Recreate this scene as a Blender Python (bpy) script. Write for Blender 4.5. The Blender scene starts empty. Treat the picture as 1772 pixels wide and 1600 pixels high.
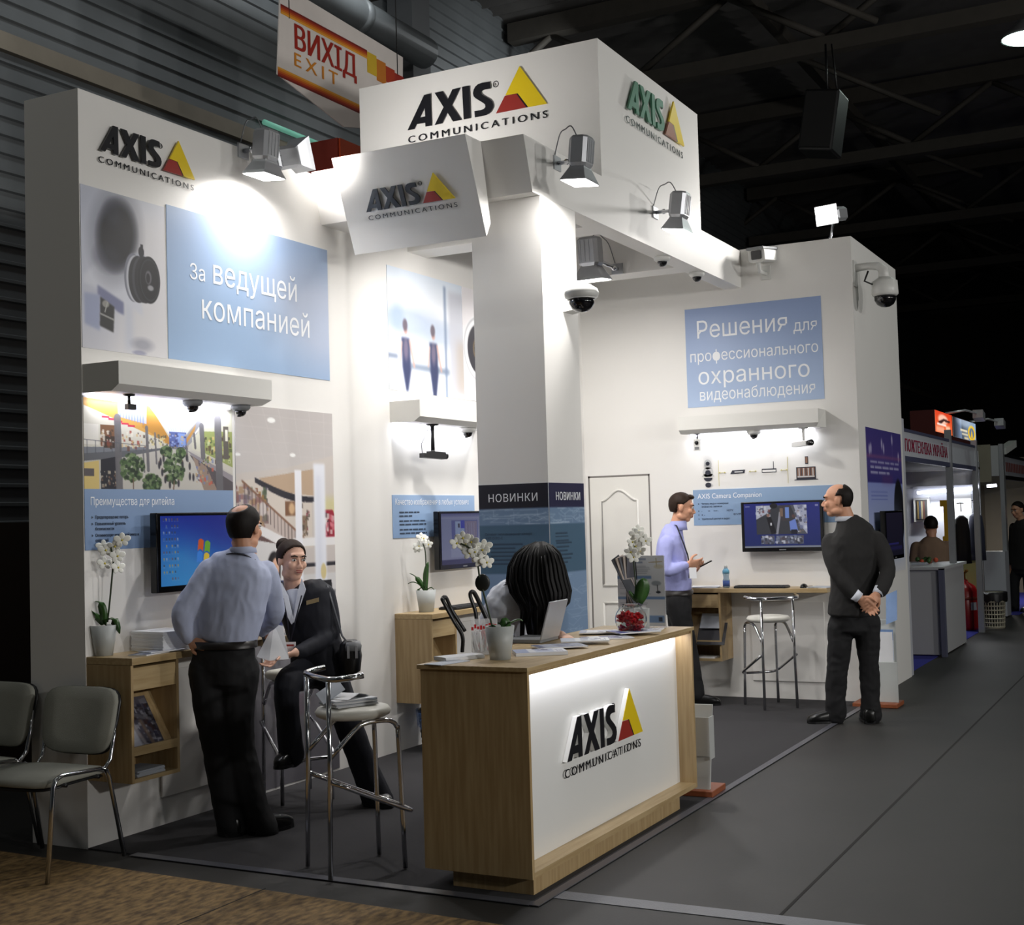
import bpy, math, random
import numpy as np
from mathutils import Vector, Matrix, noise
random.seed(11)
SC = bpy.context.scene
COL = SC.collection

# ------------------------------------------------------------------ camera
F_PX, YAW, PITCH, ROLL, EYE = 2273.576, 0.482370493, 0.0438642989, -0.0281928392, 1.6
_cy, _sy, _cp, _sp = math.cos(YAW), math.sin(YAW), math.cos(PITCH), math.sin(PITCH)
_f = Vector((_cy*_cp, _sy*_cp, _sp)); _r0 = Vector((_sy, -_cy, 0)); _u0 = _r0.cross(_f)
_c, _s = math.cos(ROLL), math.sin(ROLL)
CR, CU, CF = _c*_r0+_s*_u0, -_s*_r0+_c*_u0, _f
EYEP = Vector((0, 0, EYE))
cam = bpy.data.cameras.new('camera'); camo = bpy.data.objects.new('camera', cam); COL.objects.link(camo)
cam.sensor_fit = 'HORIZONTAL'; cam.sensor_width = 36; cam.lens = F_PX/1772*36; cam.clip_end = 200
mw = Matrix.Identity(4)
for i, v in enumerate((CR, CU, -CF)):
    for k in range(3): mw[k][i] = v[k]
mw.translation = EYEP
camo.matrix_world = mw
SC.camera = camo

def ray(x, y): return CR*((x-886)/F_PX) - CU*((y-800)/F_PX) + CF
def fl(x, y, z=0.0): d = ray(x, y); return EYEP + d*((z-EYE)/d.z)
def px(x, y, X): d = ray(x, y); return EYEP + d*(X/d.x)
def py(x, y, Y): d = ray(x, y); return EYEP + d*(Y/d.y)
def at(x, y, dep): return EYEP + ray(x, y)*dep          # a point at a depth in metres along the view axis

# ------------------------------------------------------------------ world, colour management, hall light
w = bpy.data.worlds.new('hall_air'); SC.world = w; w.use_nodes = True
bgn = w.node_tree.nodes['Background']; bgn.inputs[0].default_value = (0.80, 0.90, 1.0, 1); bgn.inputs[1].default_value = 0.012
SC.view_settings.view_transform = 'Standard'; SC.view_settings.look = 'None'
SC.view_settings.exposure = 0.0; SC.view_settings.gamma = 1.0
try: SC.view_settings.use_curve_mapping = False
except Exception: pass

def area(name, loc, direction, sx, sy, power, color=(1, 1, 1), spread=180):
    l = bpy.data.lights.new(name, 'AREA'); l.shape = 'RECTANGLE'; l.size = sx; l.size_y = sy
    l.energy = power; l.color = color; l.spread = math.radians(spread)
    o = bpy.data.objects.new(name, l); COL.objects.link(o); o.location = loc
    o.rotation_euler = Vector(direction).to_track_quat('-Z', 'Y').to_euler()
    return o
# high-bay hall lamps, far above and around the booth (one is in view, top right)
HB = [(1.5, -1.5), (1.5, 4.0), (7.0, -3.0), (13.5, -1.2), (20.0, -2.5), (4.0, 7.0), (-4, -4), (-4, 2)]
HBP = [75, 50, 130, 100, 60, 40, 70, 70]
for (hx, hy), hp in zip(HB, HBP):
    area('high_bay_light', (hx, hy, 7.3), (0, 0, -1), 0.5, 0.5, hp*0.17, (0.97, 1.0, 0.93))
# unseen fill lights added around the stand, without fixtures
for hx in (2.5, 6.5, 10.5, 15.0): area('rear_wall_fill', (hx, 6.5, 7.4), (0, 1, -.75), .4, .4, 17, (.93, .98, 1.0))  # added to brighten the ribbed rear wall
for hx, hp in ((2.0, 110), (5.5, 140), (10.5, 105)): area('aisle_fill', (hx, -6.5, 3.4), (0, 1, -.12), .5, .3, hp, (1, .98, .95), 150)  # added fill from the aisle side for the long wall and counter front
for hx, hy, hp in ((9, -1, 3), (15, -1, 7), (22, -1, 4)): area('roof_fill', (hx, hy, 7.4), (0, 0, 1), .4, .4, hp, (.95, 1, .95))  # added upward fill to lift the dark roof deck

# ------------------------------------------------------------------ materials
def lin(c):
    return tuple(((x/255)/12.92 if x/255 <= 0.04045 else ((x/255+0.055)/1.055)**2.4) for x in c)
MATS = {}
def pm(name, rgb, rough=0.5, metal=0.0, namt=0.06, nscale=8.0, bump=0.0, bscale=60.0, emit=None, estr=0.0, trans=0.0, ior=1.45, alpha=1.0, stretch=None, coat=0.0, rgb2=None, sheen=0.0, spec=None):
    m = bpy.data.materials.new(name); m.use_nodes = True
    nt = m.node_tree; N = nt.nodes; L = nt.links; b = N['Principled BSDF']
    c = lin(rgb)
    b.inputs['Roughness'].default_value = rough; b.inputs['Metallic'].default_value = metal
    if spec is not None: b.inputs['Specular IOR Level'].default_value = spec
    if coat: b.inputs['Coat Weight'].default_value = coat
    if sheen: b.inputs['Sheen Weight'].default_value = sheen
    tc = N.new('ShaderNodeTexCoord'); mp = N.new('ShaderNodeMapping'); L.new(tc.outputs['Object'], mp.inputs['Vector'])
    if stretch: mp.inputs['Scale'].default_value = stretch
    nz = N.new('ShaderNodeTexNoise'); nz.inputs['Scale'].default_value = nscale; nz.inputs['Detail'].default_value = 5
    L.new(mp.outputs['Vector'], nz.inputs['Vector'])
    mx = N.new('ShaderNodeMix'); mx.data_type = 'RGBA'
    c2 = lin(rgb2) if rgb2 else tuple(min(1, x*(1+namt)) for x in c)
    c1 = c if rgb2 else tuple(x*(1-namt) for x in c)
    mx.inputs[6].default_value = (*c1, 1); mx.inputs[7].default_value = (*c2, 1)
    if rgb2:
        rp = N.new('ShaderNodeValToRGB'); rp.color_ramp.elements[0].position = 0.35; rp.color_ramp.elements[1].position = 0.65
        L.new(nz.outputs['Fac'], rp.inputs[0]); L.new(rp.outputs[0], mx.inputs[0])
    else: L.new(nz.outputs['Fac'], mx.inputs[0])
    L.new(mx.outputs[2], b.inputs['Base Color'])
    if bump:
        n2 = N.new('ShaderNodeTexNoise'); n2.inputs['Scale'].default_value = bscale; n2.inputs['Detail'].default_value = 4
        L.new(mp.outputs['Vector'], n2.inputs['Vector'])
        bp = N.new('ShaderNodeBump'); bp.inputs['Strength'].default_value = bump; bp.inputs['Distance'].default_value = 0.01
        L.new(n2.outputs['Fac'], bp.inputs['Height']); L.new(bp.outputs[0], b.inputs['Normal'])
    if emit is not None:
        b.inputs['Emission Color'].default_value = (*lin(emit), 1); b.inputs['Emission Strength'].default_value = estr
    if trans:
        b.inputs['Transmission Weight'].default_value = trans; b.inputs['IOR'].default_value = ior
    if alpha < 1: b.inputs['Alpha'].default_value = alpha
    MATS[name] = m
    return m
def colmat(name, rough=0.45, emit=0.0):
    """printed paper or screen: colour comes from the mesh's own colour attribute"""
    m = bpy.data.materials.new(name); m.use_nodes = True
    nt = m.node_tree; b = nt.nodes['Principled BSDF']; a = nt.nodes.new('ShaderNodeVertexColor'); a.layer_name = 'Col'
    b.inputs['Roughness'].default_value = rough
    if emit:
        b.inputs['Base Color'].default_value = (0.01, 0.01, 0.012, 1)
        nt.links.new(a.outputs[0], b.inputs['Emission Color']); b.inputs['Emission Strength'].default_value = emit
    else: nt.links.new(a.outputs[0], b.inputs['Base Color'])
    MATS[name] = m
    return m
white = pm('white_panel', (228, 226, 222), 0.55, namt=0.015, nscale=3)
whiteg = pm('white_gloss', (225, 225, 222), 0.3, namt=0.01)
shelfw = pm('shelf_white', (222, 221, 216), 0.5, namt=0.015)
maple = pm('maple_laminate', (160, 134, 94), 0.42, rgb2=(178, 154, 114), nscale=5, stretch=(9, 9, 0.6), bump=0.03, bscale=40)
mapleh = pm('maple_laminate_flat', (164, 139, 98), 0.42, rgb2=(182, 159, 119), nscale=5, stretch=(0.6, 9, 9))
chrome = pm('chrome', (215, 216, 220), 0.13, 1.0, namt=0.03)
alu = pm('brushed_metal', (186, 188, 192), 0.34, 0.55, namt=0.06, nscale=20)
blackp = pm('black_plastic', (16, 16, 18), 0.42, namt=0.1)
blackg = pm('black_gloss', (8, 8, 10), 0.15, namt=0.1)
greyp = pm('grey_plastic', (120, 122, 124), 0.5)
whitep = pm('white_plastic', (214, 214, 210), 0.35, namt=0.02)
inkb = pm('logo_black', (18, 18, 24), 0.35, namt=0.05)
inky = pm('logo_yellow', (226, 196, 18), 0.4, namt=0.03)
inkr = pm('logo_red', (150, 42, 34), 0.4, namt=0.03)
inkg = pm('logo_green', (58, 112, 86), 0.4, namt=0.03)
inkbr = pm('logo_brown', (150, 92, 70), 0.4, namt=0.03)
inkw = pm('print_white', (240, 242, 245), 0.5, namt=0.01)
inkd = pm('print_grey', (52, 66, 86), 0.5, namt=0.02)
inkwarm = pm('exit_red', (160, 34, 18), 0.5, namt=0.03)
inkor = pm('exit_orange', (206, 130, 28), 0.5, namt=0.03)
steel = pm('galvanised_cladding', (104, 108, 110), 0.5, 0.1, namt=0.25, nscale=2.5)
roofm = pm('roof_deck', (96, 94, 92), 0.6, 0.2, namt=0.3, nscale=3)
beamm = pm('roof_steel', (74, 70, 64), 0.7, namt=0.2)
concm = pm('band_concrete', (138, 130, 116), 0.8, namt=0.15, nscale=6)
floorm = pm('hall_floor', (37, 36, 34), 0.6, rgb2=(44, 42, 40), nscale=1.6, bump=0.04, bscale=90)
carpm = pm('booth_carpet', (40, 39, 41), 0.95, rgb2=(50, 49, 52), nscale=260, bump=0.25, bscale=500)
tapem = pm('tape', (112, 114, 120), 0.4, namt=0.12, nscale=30, bump=0.2, bscale=120)
tapec = pm('tape_clear', (84, 85, 92), 0.3, namt=0.15, nscale=30)
osb = pm('osb_board', (84, 64, 36), 0.75, rgb2=(146, 118, 74), nscale=16, bump=0.2, bscale=50, stretch=(1, 2.2, 1))
paper = pm('paper_white', (232, 233, 236), 0.6, namt=0.015)
paperg = pm('paper_grey', (176, 182, 192), 0.55, namt=0.04)
paperb = pm('paper_blue', (60, 66, 110), 0.5, namt=0.05)
fabg = pm('chair_fabric', (150, 150, 140), 0.95, namt=0.06, nscale=200, bump=0.3, bscale=400)
seatw = pm('stool_seat', (226, 224, 214), 0.4, namt=0.02)
skin = pm('skin', (206, 152, 122), 0.5, namt=0.06, nscale=20)
skinp = pm('skin_pale', (222, 176, 152), 0.5, namt=0.05, nscale=20)
lips = pm('lips', (168, 92, 84), 0.45, namt=0.05)
eyew = pm('eye_white', (220, 216, 210), 0.3, namt=0.01)
eyed = pm('eye_dark', (28, 22, 18), 0.25, namt=0.05)
hairk = pm('hair_black', (9, 8, 9), 0.55, spec=.22, namt=0.3, nscale=60, stretch=(6, 6, 0.7))
hairb = pm('hair_brown', (44, 31, 23), 0.6, spec=.2, namt=0.3, nscale=60)
haird = pm('hair_dark', (24, 19, 16), 0.6, spec=.2, namt=0.3, nscale=60)
shirtb = pm('shirt_blue', (178, 186, 212), 0.8, namt=0.04, nscale=90)
shirtl = pm('shirt_lilac', (164, 168, 222), 0.8, namt=0.04, nscale=90)
shirtw = pm('shirt_white', (216, 220, 230), 0.8, namt=0.03, nscale=60)
trous = pm('trousers_black', (15, 15, 18), 0.85, namt=0.15, nscale=40)
suit = pm('suit_dark', (29, 28, 28), 0.85, namt=0.15, nscale=60)
suitn = pm('suit_navy', (22, 24, 34), 0.8, namt=0.15, nscale=60)
shoem = pm('shoe_black', (12, 12, 12), 0.3, namt=0.1)
beltm = pm('belt', (26, 20, 17), 0.4, namt=0.1)
lanym = pm('lanyard', (22, 24, 40), 0.6, namt=0.1)
leafm = pm('leaf', (42, 78, 34), 0.35, namt=0.2, nscale=25, rgb2=(60, 98, 44))
stemm = pm('stem', (46, 60, 36), 0.5, namt=0.15)
petalm = pm('petal', (240, 240, 232), 0.6, namt=0.03, nscale=30)
petaly = pm('petal_heart', (206, 190, 70), 0.6, namt=0.1)
barkm = pm('bark_medium', (70, 52, 38), 0.9, namt=0.3, nscale=40)
frost = pm('frosted_pot', (206, 210, 208), 0.45, namt=0.02, trans=0.35)
glass = pm('clear_glass', (250, 252, 252), 0.02, namt=0.0, trans=1.0, ior=1.35)
acryl = pm('clear_acrylic', (246, 248, 250), 0.03, namt=0.0, alpha=0.22)
redc = pm('red_candy', (178, 16, 26), 0.25, namt=0.25, nscale=40)
woodr = pm('reddish_wood', (142, 78, 46), 0.5, namt=0.2, nscale=10, stretch=(1, 8, 8))
bagb = pm('blue_bag', (116, 150, 210), 0.15, namt=0.1, nscale=14, alpha=0.45, bump=0.8, bscale=25)
lensm = pm('lamp_lens', (255, 255, 255), 0.3, emit=(255, 250, 246), estr=14)
ledm = pm('led_strip', (255, 255, 255), 0.4, emit=(236, 236, 255), estr=9)
hbm = pm('high_bay_lens', (255, 255, 255), 0.3, emit=(214, 255, 236), estr=7)
tubem = pm('fluorescent_tube', (255, 255, 255), 0.3, emit=(236, 240, 255), estr=7)
domeb = pm('dome_smoked', (14, 14, 17), 0.06, namt=0.05, coat=0.5)
doorw = pm('door_white', (222, 220, 214), 0.5, namt=0.01)
bluec = pm('blue_carpet', (48, 50, 150), 0.95, namt=0.1, nscale=150)
redp = pm('red_panel', (120, 34, 16), 0.6, namt=0.08)
redo = pm('orange_panel', (168, 62, 22), 0.6, namt=0.08)
prnt = colmat('printed_graphic')
scrn = colmat('screen_glow', 0.25, 0.62)
scrn2 = colmat('screen_dim', 0.25, 0.32)
# ------------------------------------------------------------------ mesh helpers
WM = {}
V3 = Vector
class MB:
    def __init__(s): s.v = []; s.f = []; s.m = []; s.s = []
    def add(s, vs, fs, mat=0, smooth=False):
        o = len(s.v); s.v += [Vector(v) for v in vs]
        for f in fs: s.f.append([i+o for i in f]); s.m.append(mat); s.s.append(smooth)
        return s
    def box(s, x0, x1, y0, y1, z0, z1, mat=0):
        x0, x1 = min(x0, x1), max(x0, x1); y0, y1 = min(y0, y1), max(y0, y1); z0, z1 = min(z0, z1), max(z0, z1)
        vs = [(x, y, z) for z in (z0, z1) for y in (y0, y1) for x in (x0, x1)]
        return s.add(vs, [(0, 2, 3, 1), (4, 5, 7, 6), (0, 1, 5, 4), (2, 6, 7, 3), (0, 4, 6, 2), (1, 3, 7, 5)], mat)
    def obox(s, c, a, b, d, mat=0):          # half-axis vectors
        c, a, b, d = map(Vector, (c, a, b, d))
        if a.cross(b).dot(d) < 0: a = -a
        vs = [c + a*x + b*y + d*z for z in (-1, 1) for y in (-1, 1) for x in (-1, 1)]
        return s.add(vs, [(0, 2, 3, 1), (4, 5, 7, 6), (0, 1, 5, 4), (2, 6, 7, 3), (0, 4, 6, 2), (1, 3, 7, 5)], mat)
    def tube(s, pts, r, n=10, mat=0, caps=True, flat=None, cr=0):
        pts = [Vector(p) for p in pts]
        if cr:                                   # rounded run through the points
            q = [pts[0]*2-pts[1]]+pts+[pts[-1]*2-pts[-2]]; o = []
            for i in range(1, len(q)-2):
                for j in range(cr):
                    t = j/cr; a, b, c, d = q[i-1], q[i], q[i+1], q[i+2]
                    o.append((b*2+(c-a)*t+(a*2-b*5+c*4-d)*t*t+(b*3-a-c*3+d)*t**3)*.5)
            pts = o+[pts[-1]]
        k = len(pts)
        rs = list(r) if hasattr(r, '__len__') else [r]*k
        t0 = (pts[1]-pts[0]).normalized(); ref = Vector((0, 0, 1)) if abs(t0.z) < 0.9 else Vector((1, 0, 0))
        u = t0.cross(ref).normalized(); vs = []
        for i in range(k):
            t = (pts[min(i+1, k-1)]-pts[max(i-1, 0)]).normalized()
            u = (u - t*u.dot(t)).normalized(); w_ = t.cross(u)
            for j in range(n):
                a = 2*math.pi*j/n
                vs.append(pts[i] + u*(math.cos(a)*rs[i]) + w_*(math.sin(a)*rs[i]*(flat or 1)))
        fs = [(i*n+j, i*n+(j+1) % n, (i+1)*n+(j+1) % n, (i+1)*n+j) for i in range(k-1) for j in range(n)]
        if caps: fs += [tuple(reversed(range(n))), tuple(range((k-1)*n, k*n))]
        return s.add(vs, fs, mat, True)
    def lathe(s, c, prof, n=24, mat=0, axis=(0, 0, 1)):
        c = Vector(c); ax = Vector(axis).normalized(); ref = Vector((1, 0, 0)) if abs(ax.x) < 0.9 else Vector((0, 1, 0))
        u = (ref - ax*ref.dot(ax)).normalized(); w_ = ax.cross(u); k = len(prof); vs = []
        for r, z in prof:
            for j in range(n):
                a = 2*math.pi*j/n; vs.append(c + ax*z + u*(r*math.cos(a)) + w_*(r*math.sin(a)))
        fs = [(i*n+j, i*n+(j+1) % n, (i+1)*n+(j+1) % n, (i+1)*n+j) for i in range(k-1) for j in range(n)]
        if prof[0][0] > 1e-5: fs.append(tuple(reversed(range(n))))
        if prof[-1][0] > 1e-5: fs.append(tuple(range((k-1)*n, k*n)))
        return s.add(vs, fs, mat, True)
    def ell(s, c, a, b, d, n=16, m=10, mat=0):      # ellipsoid from three half-axis vectors
        c, a, b, d = map(Vector, (c, a, b, d)); vs = []
        for i in range(m+1):
            t = math.pi*i/m
            for j in range(n):
                p = 2*math.pi*j/n
                vs.append(c + a*(math.sin(t)*math.cos(p)) + b*(math.sin(t)*math.sin(p)) + d*math.cos(t))
        fs = [(i*n+j, (i+1)*n+j, (i+1)*n+(j+1) % n, i*n+(j+1) % n) for i in range(m) for j in range(n)]
        if a.cross(b).dot(d) < 0: fs = [tuple(reversed(f)) for f in fs]
        return s.add(vs, fs, mat, True)
    def sph(s, c, r, n=14, m=8, mat=0): return s.ell(c, (r, 0, 0), (0, r, 0), (0, 0, r), n, m, mat)
    def prism(s, poly, o, u, v, w, mat=0):          # 2-D outline in (u,v), thickness vector w
        o, u, v, w = map(Vector, (o, u, v, w)); n = len(poly)
        ar = sum(poly[i][0]*poly[(i+1) % n][1]-poly[(i+1) % n][0]*poly[i][1] for i in range(n))
        if (ar < 0) != (u.cross(v).dot(w) < 0): poly = poly[::-1]
        b = [o + u*p[0] + v*p[1] for p in poly]; t = [p + w for p in b]
        fs = [tuple(reversed(range(n))), tuple(range(n, 2*n))] + [(i, (i+1) % n, n+(i+1) % n, n+i) for i in range(n)]
        return s.add(b+t, fs, mat)
    def loft(s, rings, mat=0, caps=True, smooth=True):
        n = len(rings[0]); vs = [p for r in rings for p in r]; k = len(rings)
        fs = [(i*n+j, i*n+(j+1) % n, (i+1)*n+(j+1) % n, (i+1)*n+j) for i in range(k-1) for j in range(n)]
        if caps: fs += [tuple(reversed(range(n))), tuple(range((k-1)*n, k*n))]
        return s.add(vs, fs, mat, smooth)
    def build(s, name, mats, parent=None, bev=0.0, local=False, sub=0):
        mats = mats if isinstance(mats, (list, tuple)) else [mats]
        vs = s.v
        if parent is not None and not local:
            inv = WM[parent].inverted(); vs = [inv @ v for v in vs]
        me = bpy.data.meshes.new(name); me.from_pydata([tuple(v) for v in vs], [], s.f)
        for m in mats: me.materials.append(m)
        me.polygons.foreach_set('material_index', s.m); me.polygons.foreach_set('use_smooth', s.s); me.update()
        o = bpy.data.objects.new(name, me); COL.objects.link(o)
        if parent is not None: o.parent = parent; WM[o] = WM[parent]
        else: WM[o] = Matrix.Identity(4)
        if bev:
            b = o.modifiers.new('bevel', 'BEVEL'); b.width = bev; b.segments = 2; b.limit_method = 'ANGLE'
        if sub:
            d = o.modifiers.new('sub', 'SUBSURF'); d.levels = sub; d.render_levels = sub
        return o
def tag(o, label, cat, group=None, kind=None):
    o['label'] = label; o['category'] = cat
    if group: o['group'] = group
    if kind: o['kind'] = kind
    return o
def thing(name, label, cat, loc=(0, 0, 0), rz=0.0, group=None):
    o = bpy.data.objects.new(name, None); COL.objects.link(o); o.location = loc; o.rotation_euler = (0, 0, rz)
    o.empty_display_size = 0.1
    WM[o] = Matrix.Translation(Vector(loc)) @ Matrix.Rotation(rz, 4, 'Z')
    return tag(o, label, cat, group)
def struct(o): o['kind'] = 'structure'; return o
def one(name, mb, mats, label, cat, group=None, bev=0.0, sub=0):
    """a top-level thing that is a single mesh, its origin moved to the base of its own shape"""
    xs = [v.x for v in mb.v]; ys = [v.y for v in mb.v]; zs = [v.z for v in mb.v]
    b = Vector(((min(xs)+max(xs))/2, (min(ys)+max(ys))/2, min(zs)))
    mb.v = [v-b for v in mb.v]
    o = mb.build(name, mats, bev=bev, sub=sub); o.location = b; WM[o] = Matrix.Translation(b)
    return tag(o, label, cat, group)
def dup(root, loc, rz, label, group=None):
    r = root.copy(); COL.objects.link(r); r.location = loc; r.rotation_euler = (0, 0, rz); r['label'] = label
    if group: r['group'] = group
    WM[r] = Matrix.Translation(Vector(loc)) @ Matrix.Rotation(rz, 4, 'Z')
    for ch in list(root.children):
        c = ch.copy(); COL.objects.link(c); c.parent = r
        for g in list(ch.children):
            d = g.copy(); COL.objects.link(d); d.parent = c
    return r
EX, EY, EZ = V3((1, 0, 0)), V3((0, 1, 0)), V3((0, 0, 1))
UA, UB = V3((0, -1, 0)), V3((1, 0, 0))        # reading direction on the end-facing and on the aisle-facing planes

_tcache = {}
from mathutils.geometry import tessellate_polygon, interpolate_bezier
def sarea(pl): return sum(pl[i][0]*pl[(i+1) % len(pl)][1]-pl[(i+1) % len(pl)][0]*pl[i][1] for i in range(len(pl)))/2
def inside(q_, pl):
    r = False; n = len(pl)
    for i in range(n):
        (xa, ya), (xb, yb) = pl[i], pl[(i+1) % n]
        if (ya > q_[1]) != (yb > q_[1]) and q_[0] < (xb-xa)*(q_[1]-ya)/(yb-ya)+xa: r = not r
    return r
def text_geo(s, space=1.0):
    """lettering as separate stroke outlines: [(points, triangles), ...]; overlapping strokes stay apart"""
    k = (s, space)
    if k in _tcache: return _tcache[k]
    c = bpy.data.curves.new('txt', 'FONT'); c.body = s; c.space_character = space
    o = bpy.data.objects.new('txt', c); COL.objects.link(o)
    dg = bpy.context.evaluated_depsgraph_get(); cu = o.evaluated_get(dg).to_curve(dg)
    loops = []
    for sp in cu.splines:
        pts = []; bp = sp.bezier_points; n = len(bp)
        for i in range(n):
            a, b = bp[i], bp[(i+1) % n]
            straight = (a.co-a.handle_right).length < 1e-5 and (b.co-b.handle_left).length < 1e-5
            if straight: pts.append((a.co.x, a.co.y))
            else: pts += [(q_.x, q_.y) for q_ in interpolate_bezier(a.co, a.handle_right, b.handle_left, b.co, 5)[:-1]]
        cl = [pts[0]]
        for q_ in pts[1:]:
            if abs(q_[0]-cl[-1][0])+abs(q_[1]-cl[-1][1]) > 1e-5: cl.append(q_)
        if len(cl) > 2: loops.append(cl)
    o.to_curve_clear() if hasattr(o, 'to_curve_clear') else None
    COL.objects.unlink(o); bpy.data.objects.remove(o); bpy.data.curves.remove(c)
    big = max(loops, key=lambda l: abs(sarea(l))); sg = 1 if sarea(big) > 0 else -1
    outs = [l for l in loops if sarea(l)*sg > 0]; holes = [l for l in loops if sarea(l)*sg <= 0]; own = [[] for _ in outs]
    for h in holes:
        cand = [i for i, l in enumerate(outs) if inside(h[0], l)]
        if cand: own[min(cand, key=lambda i: abs(sarea(outs[i])))].append(h)
    res = []
    for l, hs in zip(outs, own):
        polys = [[V3((x, y, 0)) for x, y in q_] for q_ in [l]+hs]; flat = [q_ for pl in [l]+hs for q_ in pl]
        tri = []
        for t in tessellate_polygon(polys):
            t = list(t)
            if sarea([flat[i] for i in t]) < 0: t.reverse()
            tri.append(tuple(t))
        res.append((flat, tri))
    _tcache[k] = res; return res
def text(mb, s, o, u, v, w, width=None, cap=None, mat=0, space=1.0, bold=0.0, sx=None):
    """lettering laid on a plane: o is the left end of the baseline, cap the height of a capital"""
    isl = text_geo(s, space)
    xs_ = [q_[0] for l in isl for q_ in l[0]]; x0, x1 = min(xs_), max(xs_)
    ky = cap/0.729; kx = (width/(x1-x0)) if width else ky*(sx or 1.0)
    o, u, v, w = map(Vector, (o, u, v, w)); n = u.cross(v).normalized()
    for j, dx in enumerate((0,) if not bold else (-bold, 0, bold)):
        for i, (pts, tri) in enumerate(isl):
            mb.add([o + u*((x-x0+dx)*kx) + v*(y*ky) + w + n*(.0002*(i % 3)+.0007*j) for x, y in pts], tri, mat)

# outlines of the stand's mark, normalised to its width
LG = dict(
 A=[(0, 0), (.131, .207), (.18, .208), (.182, .001), (.135, .002), (.134, .027), (.068, .029), (.051, 0)],
 H=[(.132, .129), (.135, .068), (.094, .067)],
 X=[(.209, .207), (.268, .207), (.303, .147), (.34, .206), (.397, .207), (.332, .105), (.4, .001), (.339, .001), (.298, .067), (.259, .002), (.204, .001), (.272, .104)],
 I=[(.411, .209), (.462, .207), (.465, .001), (.416, .001)],
 S=[(.61, .206), (.614, .163), (.571, .164), (.551, .159), (.544, .149), (.549, .138), (.564, .126), (.604, .099), (.622, .08), (.629, .058), (.626, .04), (.614, .02), (.6, .009), (.578, .002), (.538, 0), (.497, .001), (.495, .04), (.536, .038), (.562, .042), (.574, .053), (.572, .068), (.56, .08), (.504, .121), (.492, .135), (.488, .155), (.494, .177), (.506, .194), (.525, .205), (.551, .209)],
 Y=[(.821, .265), (1, 0), (.872, .001), (.803, .098), (.717, .102)],
 R=[(.713, .098), (.793, .097), (.859, .001), (.648, 0)],
 K=[(.793, .097), (.803, .098), (.872, .001), (.859, .001)])
def logo(parent, o, u, v, w, W, mk=inkb, my=inky, mr=inkr, ms=inkb, base=False):
    """raised cut-out mark; w is the stand-off/thickness vector"""
    o, u, v, w = map(Vector, (o, u, v, w)); U, Vv = u*W, v*W
    b = MB()
    A, H = LG['A'], LG['H']
    hd = w*0.55; td = w*0.45
    if base: hd = w*.92; td = w*.08
    # letter A as three limbs so that its counter stays open
    b.prism([A[0], A[1], A[2], (.1795, .17), H[0], H[2], A[6], A[7]], o+hd, U, Vv, td)
    b.prism([(.1795, .17), A[3], A[4], H[1], H[0]], o+hd, U, Vv, td)
    b.prism([H[2], H[1], A[4], A[5], A[6]], o+hd, U, Vv, td)
    for k in 'XIS': b.prism(LG[k], o+hd, U, Vv, td)
    n = 20; ring = []
    for j in range(n):
        a0, a1 = 2*math.pi*j/n, 2*math.pi*(j+1)/n
        b.prism([(.647+.02*math.cos(a0), .187+.02*math.sin(a0)), (.647+.02*math.cos(a1), .187+.02*math.sin(a1)), (.647+.016*math.cos(a1), .187+.016*math.sin(a1)), (.647+.016*math.cos(a0), .187+.016*math.sin(a0))], o, U, Vv, w*0.2, 3)
    text(b, 'R', o+U*.640+Vv*.178, u, v, w*0.2, cap=.017*W, mat=3)
    b.prism(LG['Y'], o+hd, U, Vv, td, 1); b.prism(LG['R'], o+hd, U, Vv, td, 2); b.prism(LG['K'], o+hd, U, Vv, td*0.98, 0)
    text(b, 'COMMUNICATIONS', o-v*.083*W, u, v, w*.4, width=W, cap=.046*W, mat=3, space=1.42, bold=.016)
    if base:
        for pl in ([A[0], A[1], A[2], (.1795, .17), H[0], H[2], A[6], A[7]], [(.1795, .17), A[3], A[4], H[1], H[0]], [H[2], H[1], A[4], A[5], A[6]], LG['X'], LG['I'], LG['S'], [LG['Y'][0], LG['Y'][1], LG['R'][3]]):
            b.prism(pl, o, U, Vv, hd*.99, 4)
    return b.build('logo_lettering', [mk, my, mr, ms, whiteg], parent)

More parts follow.
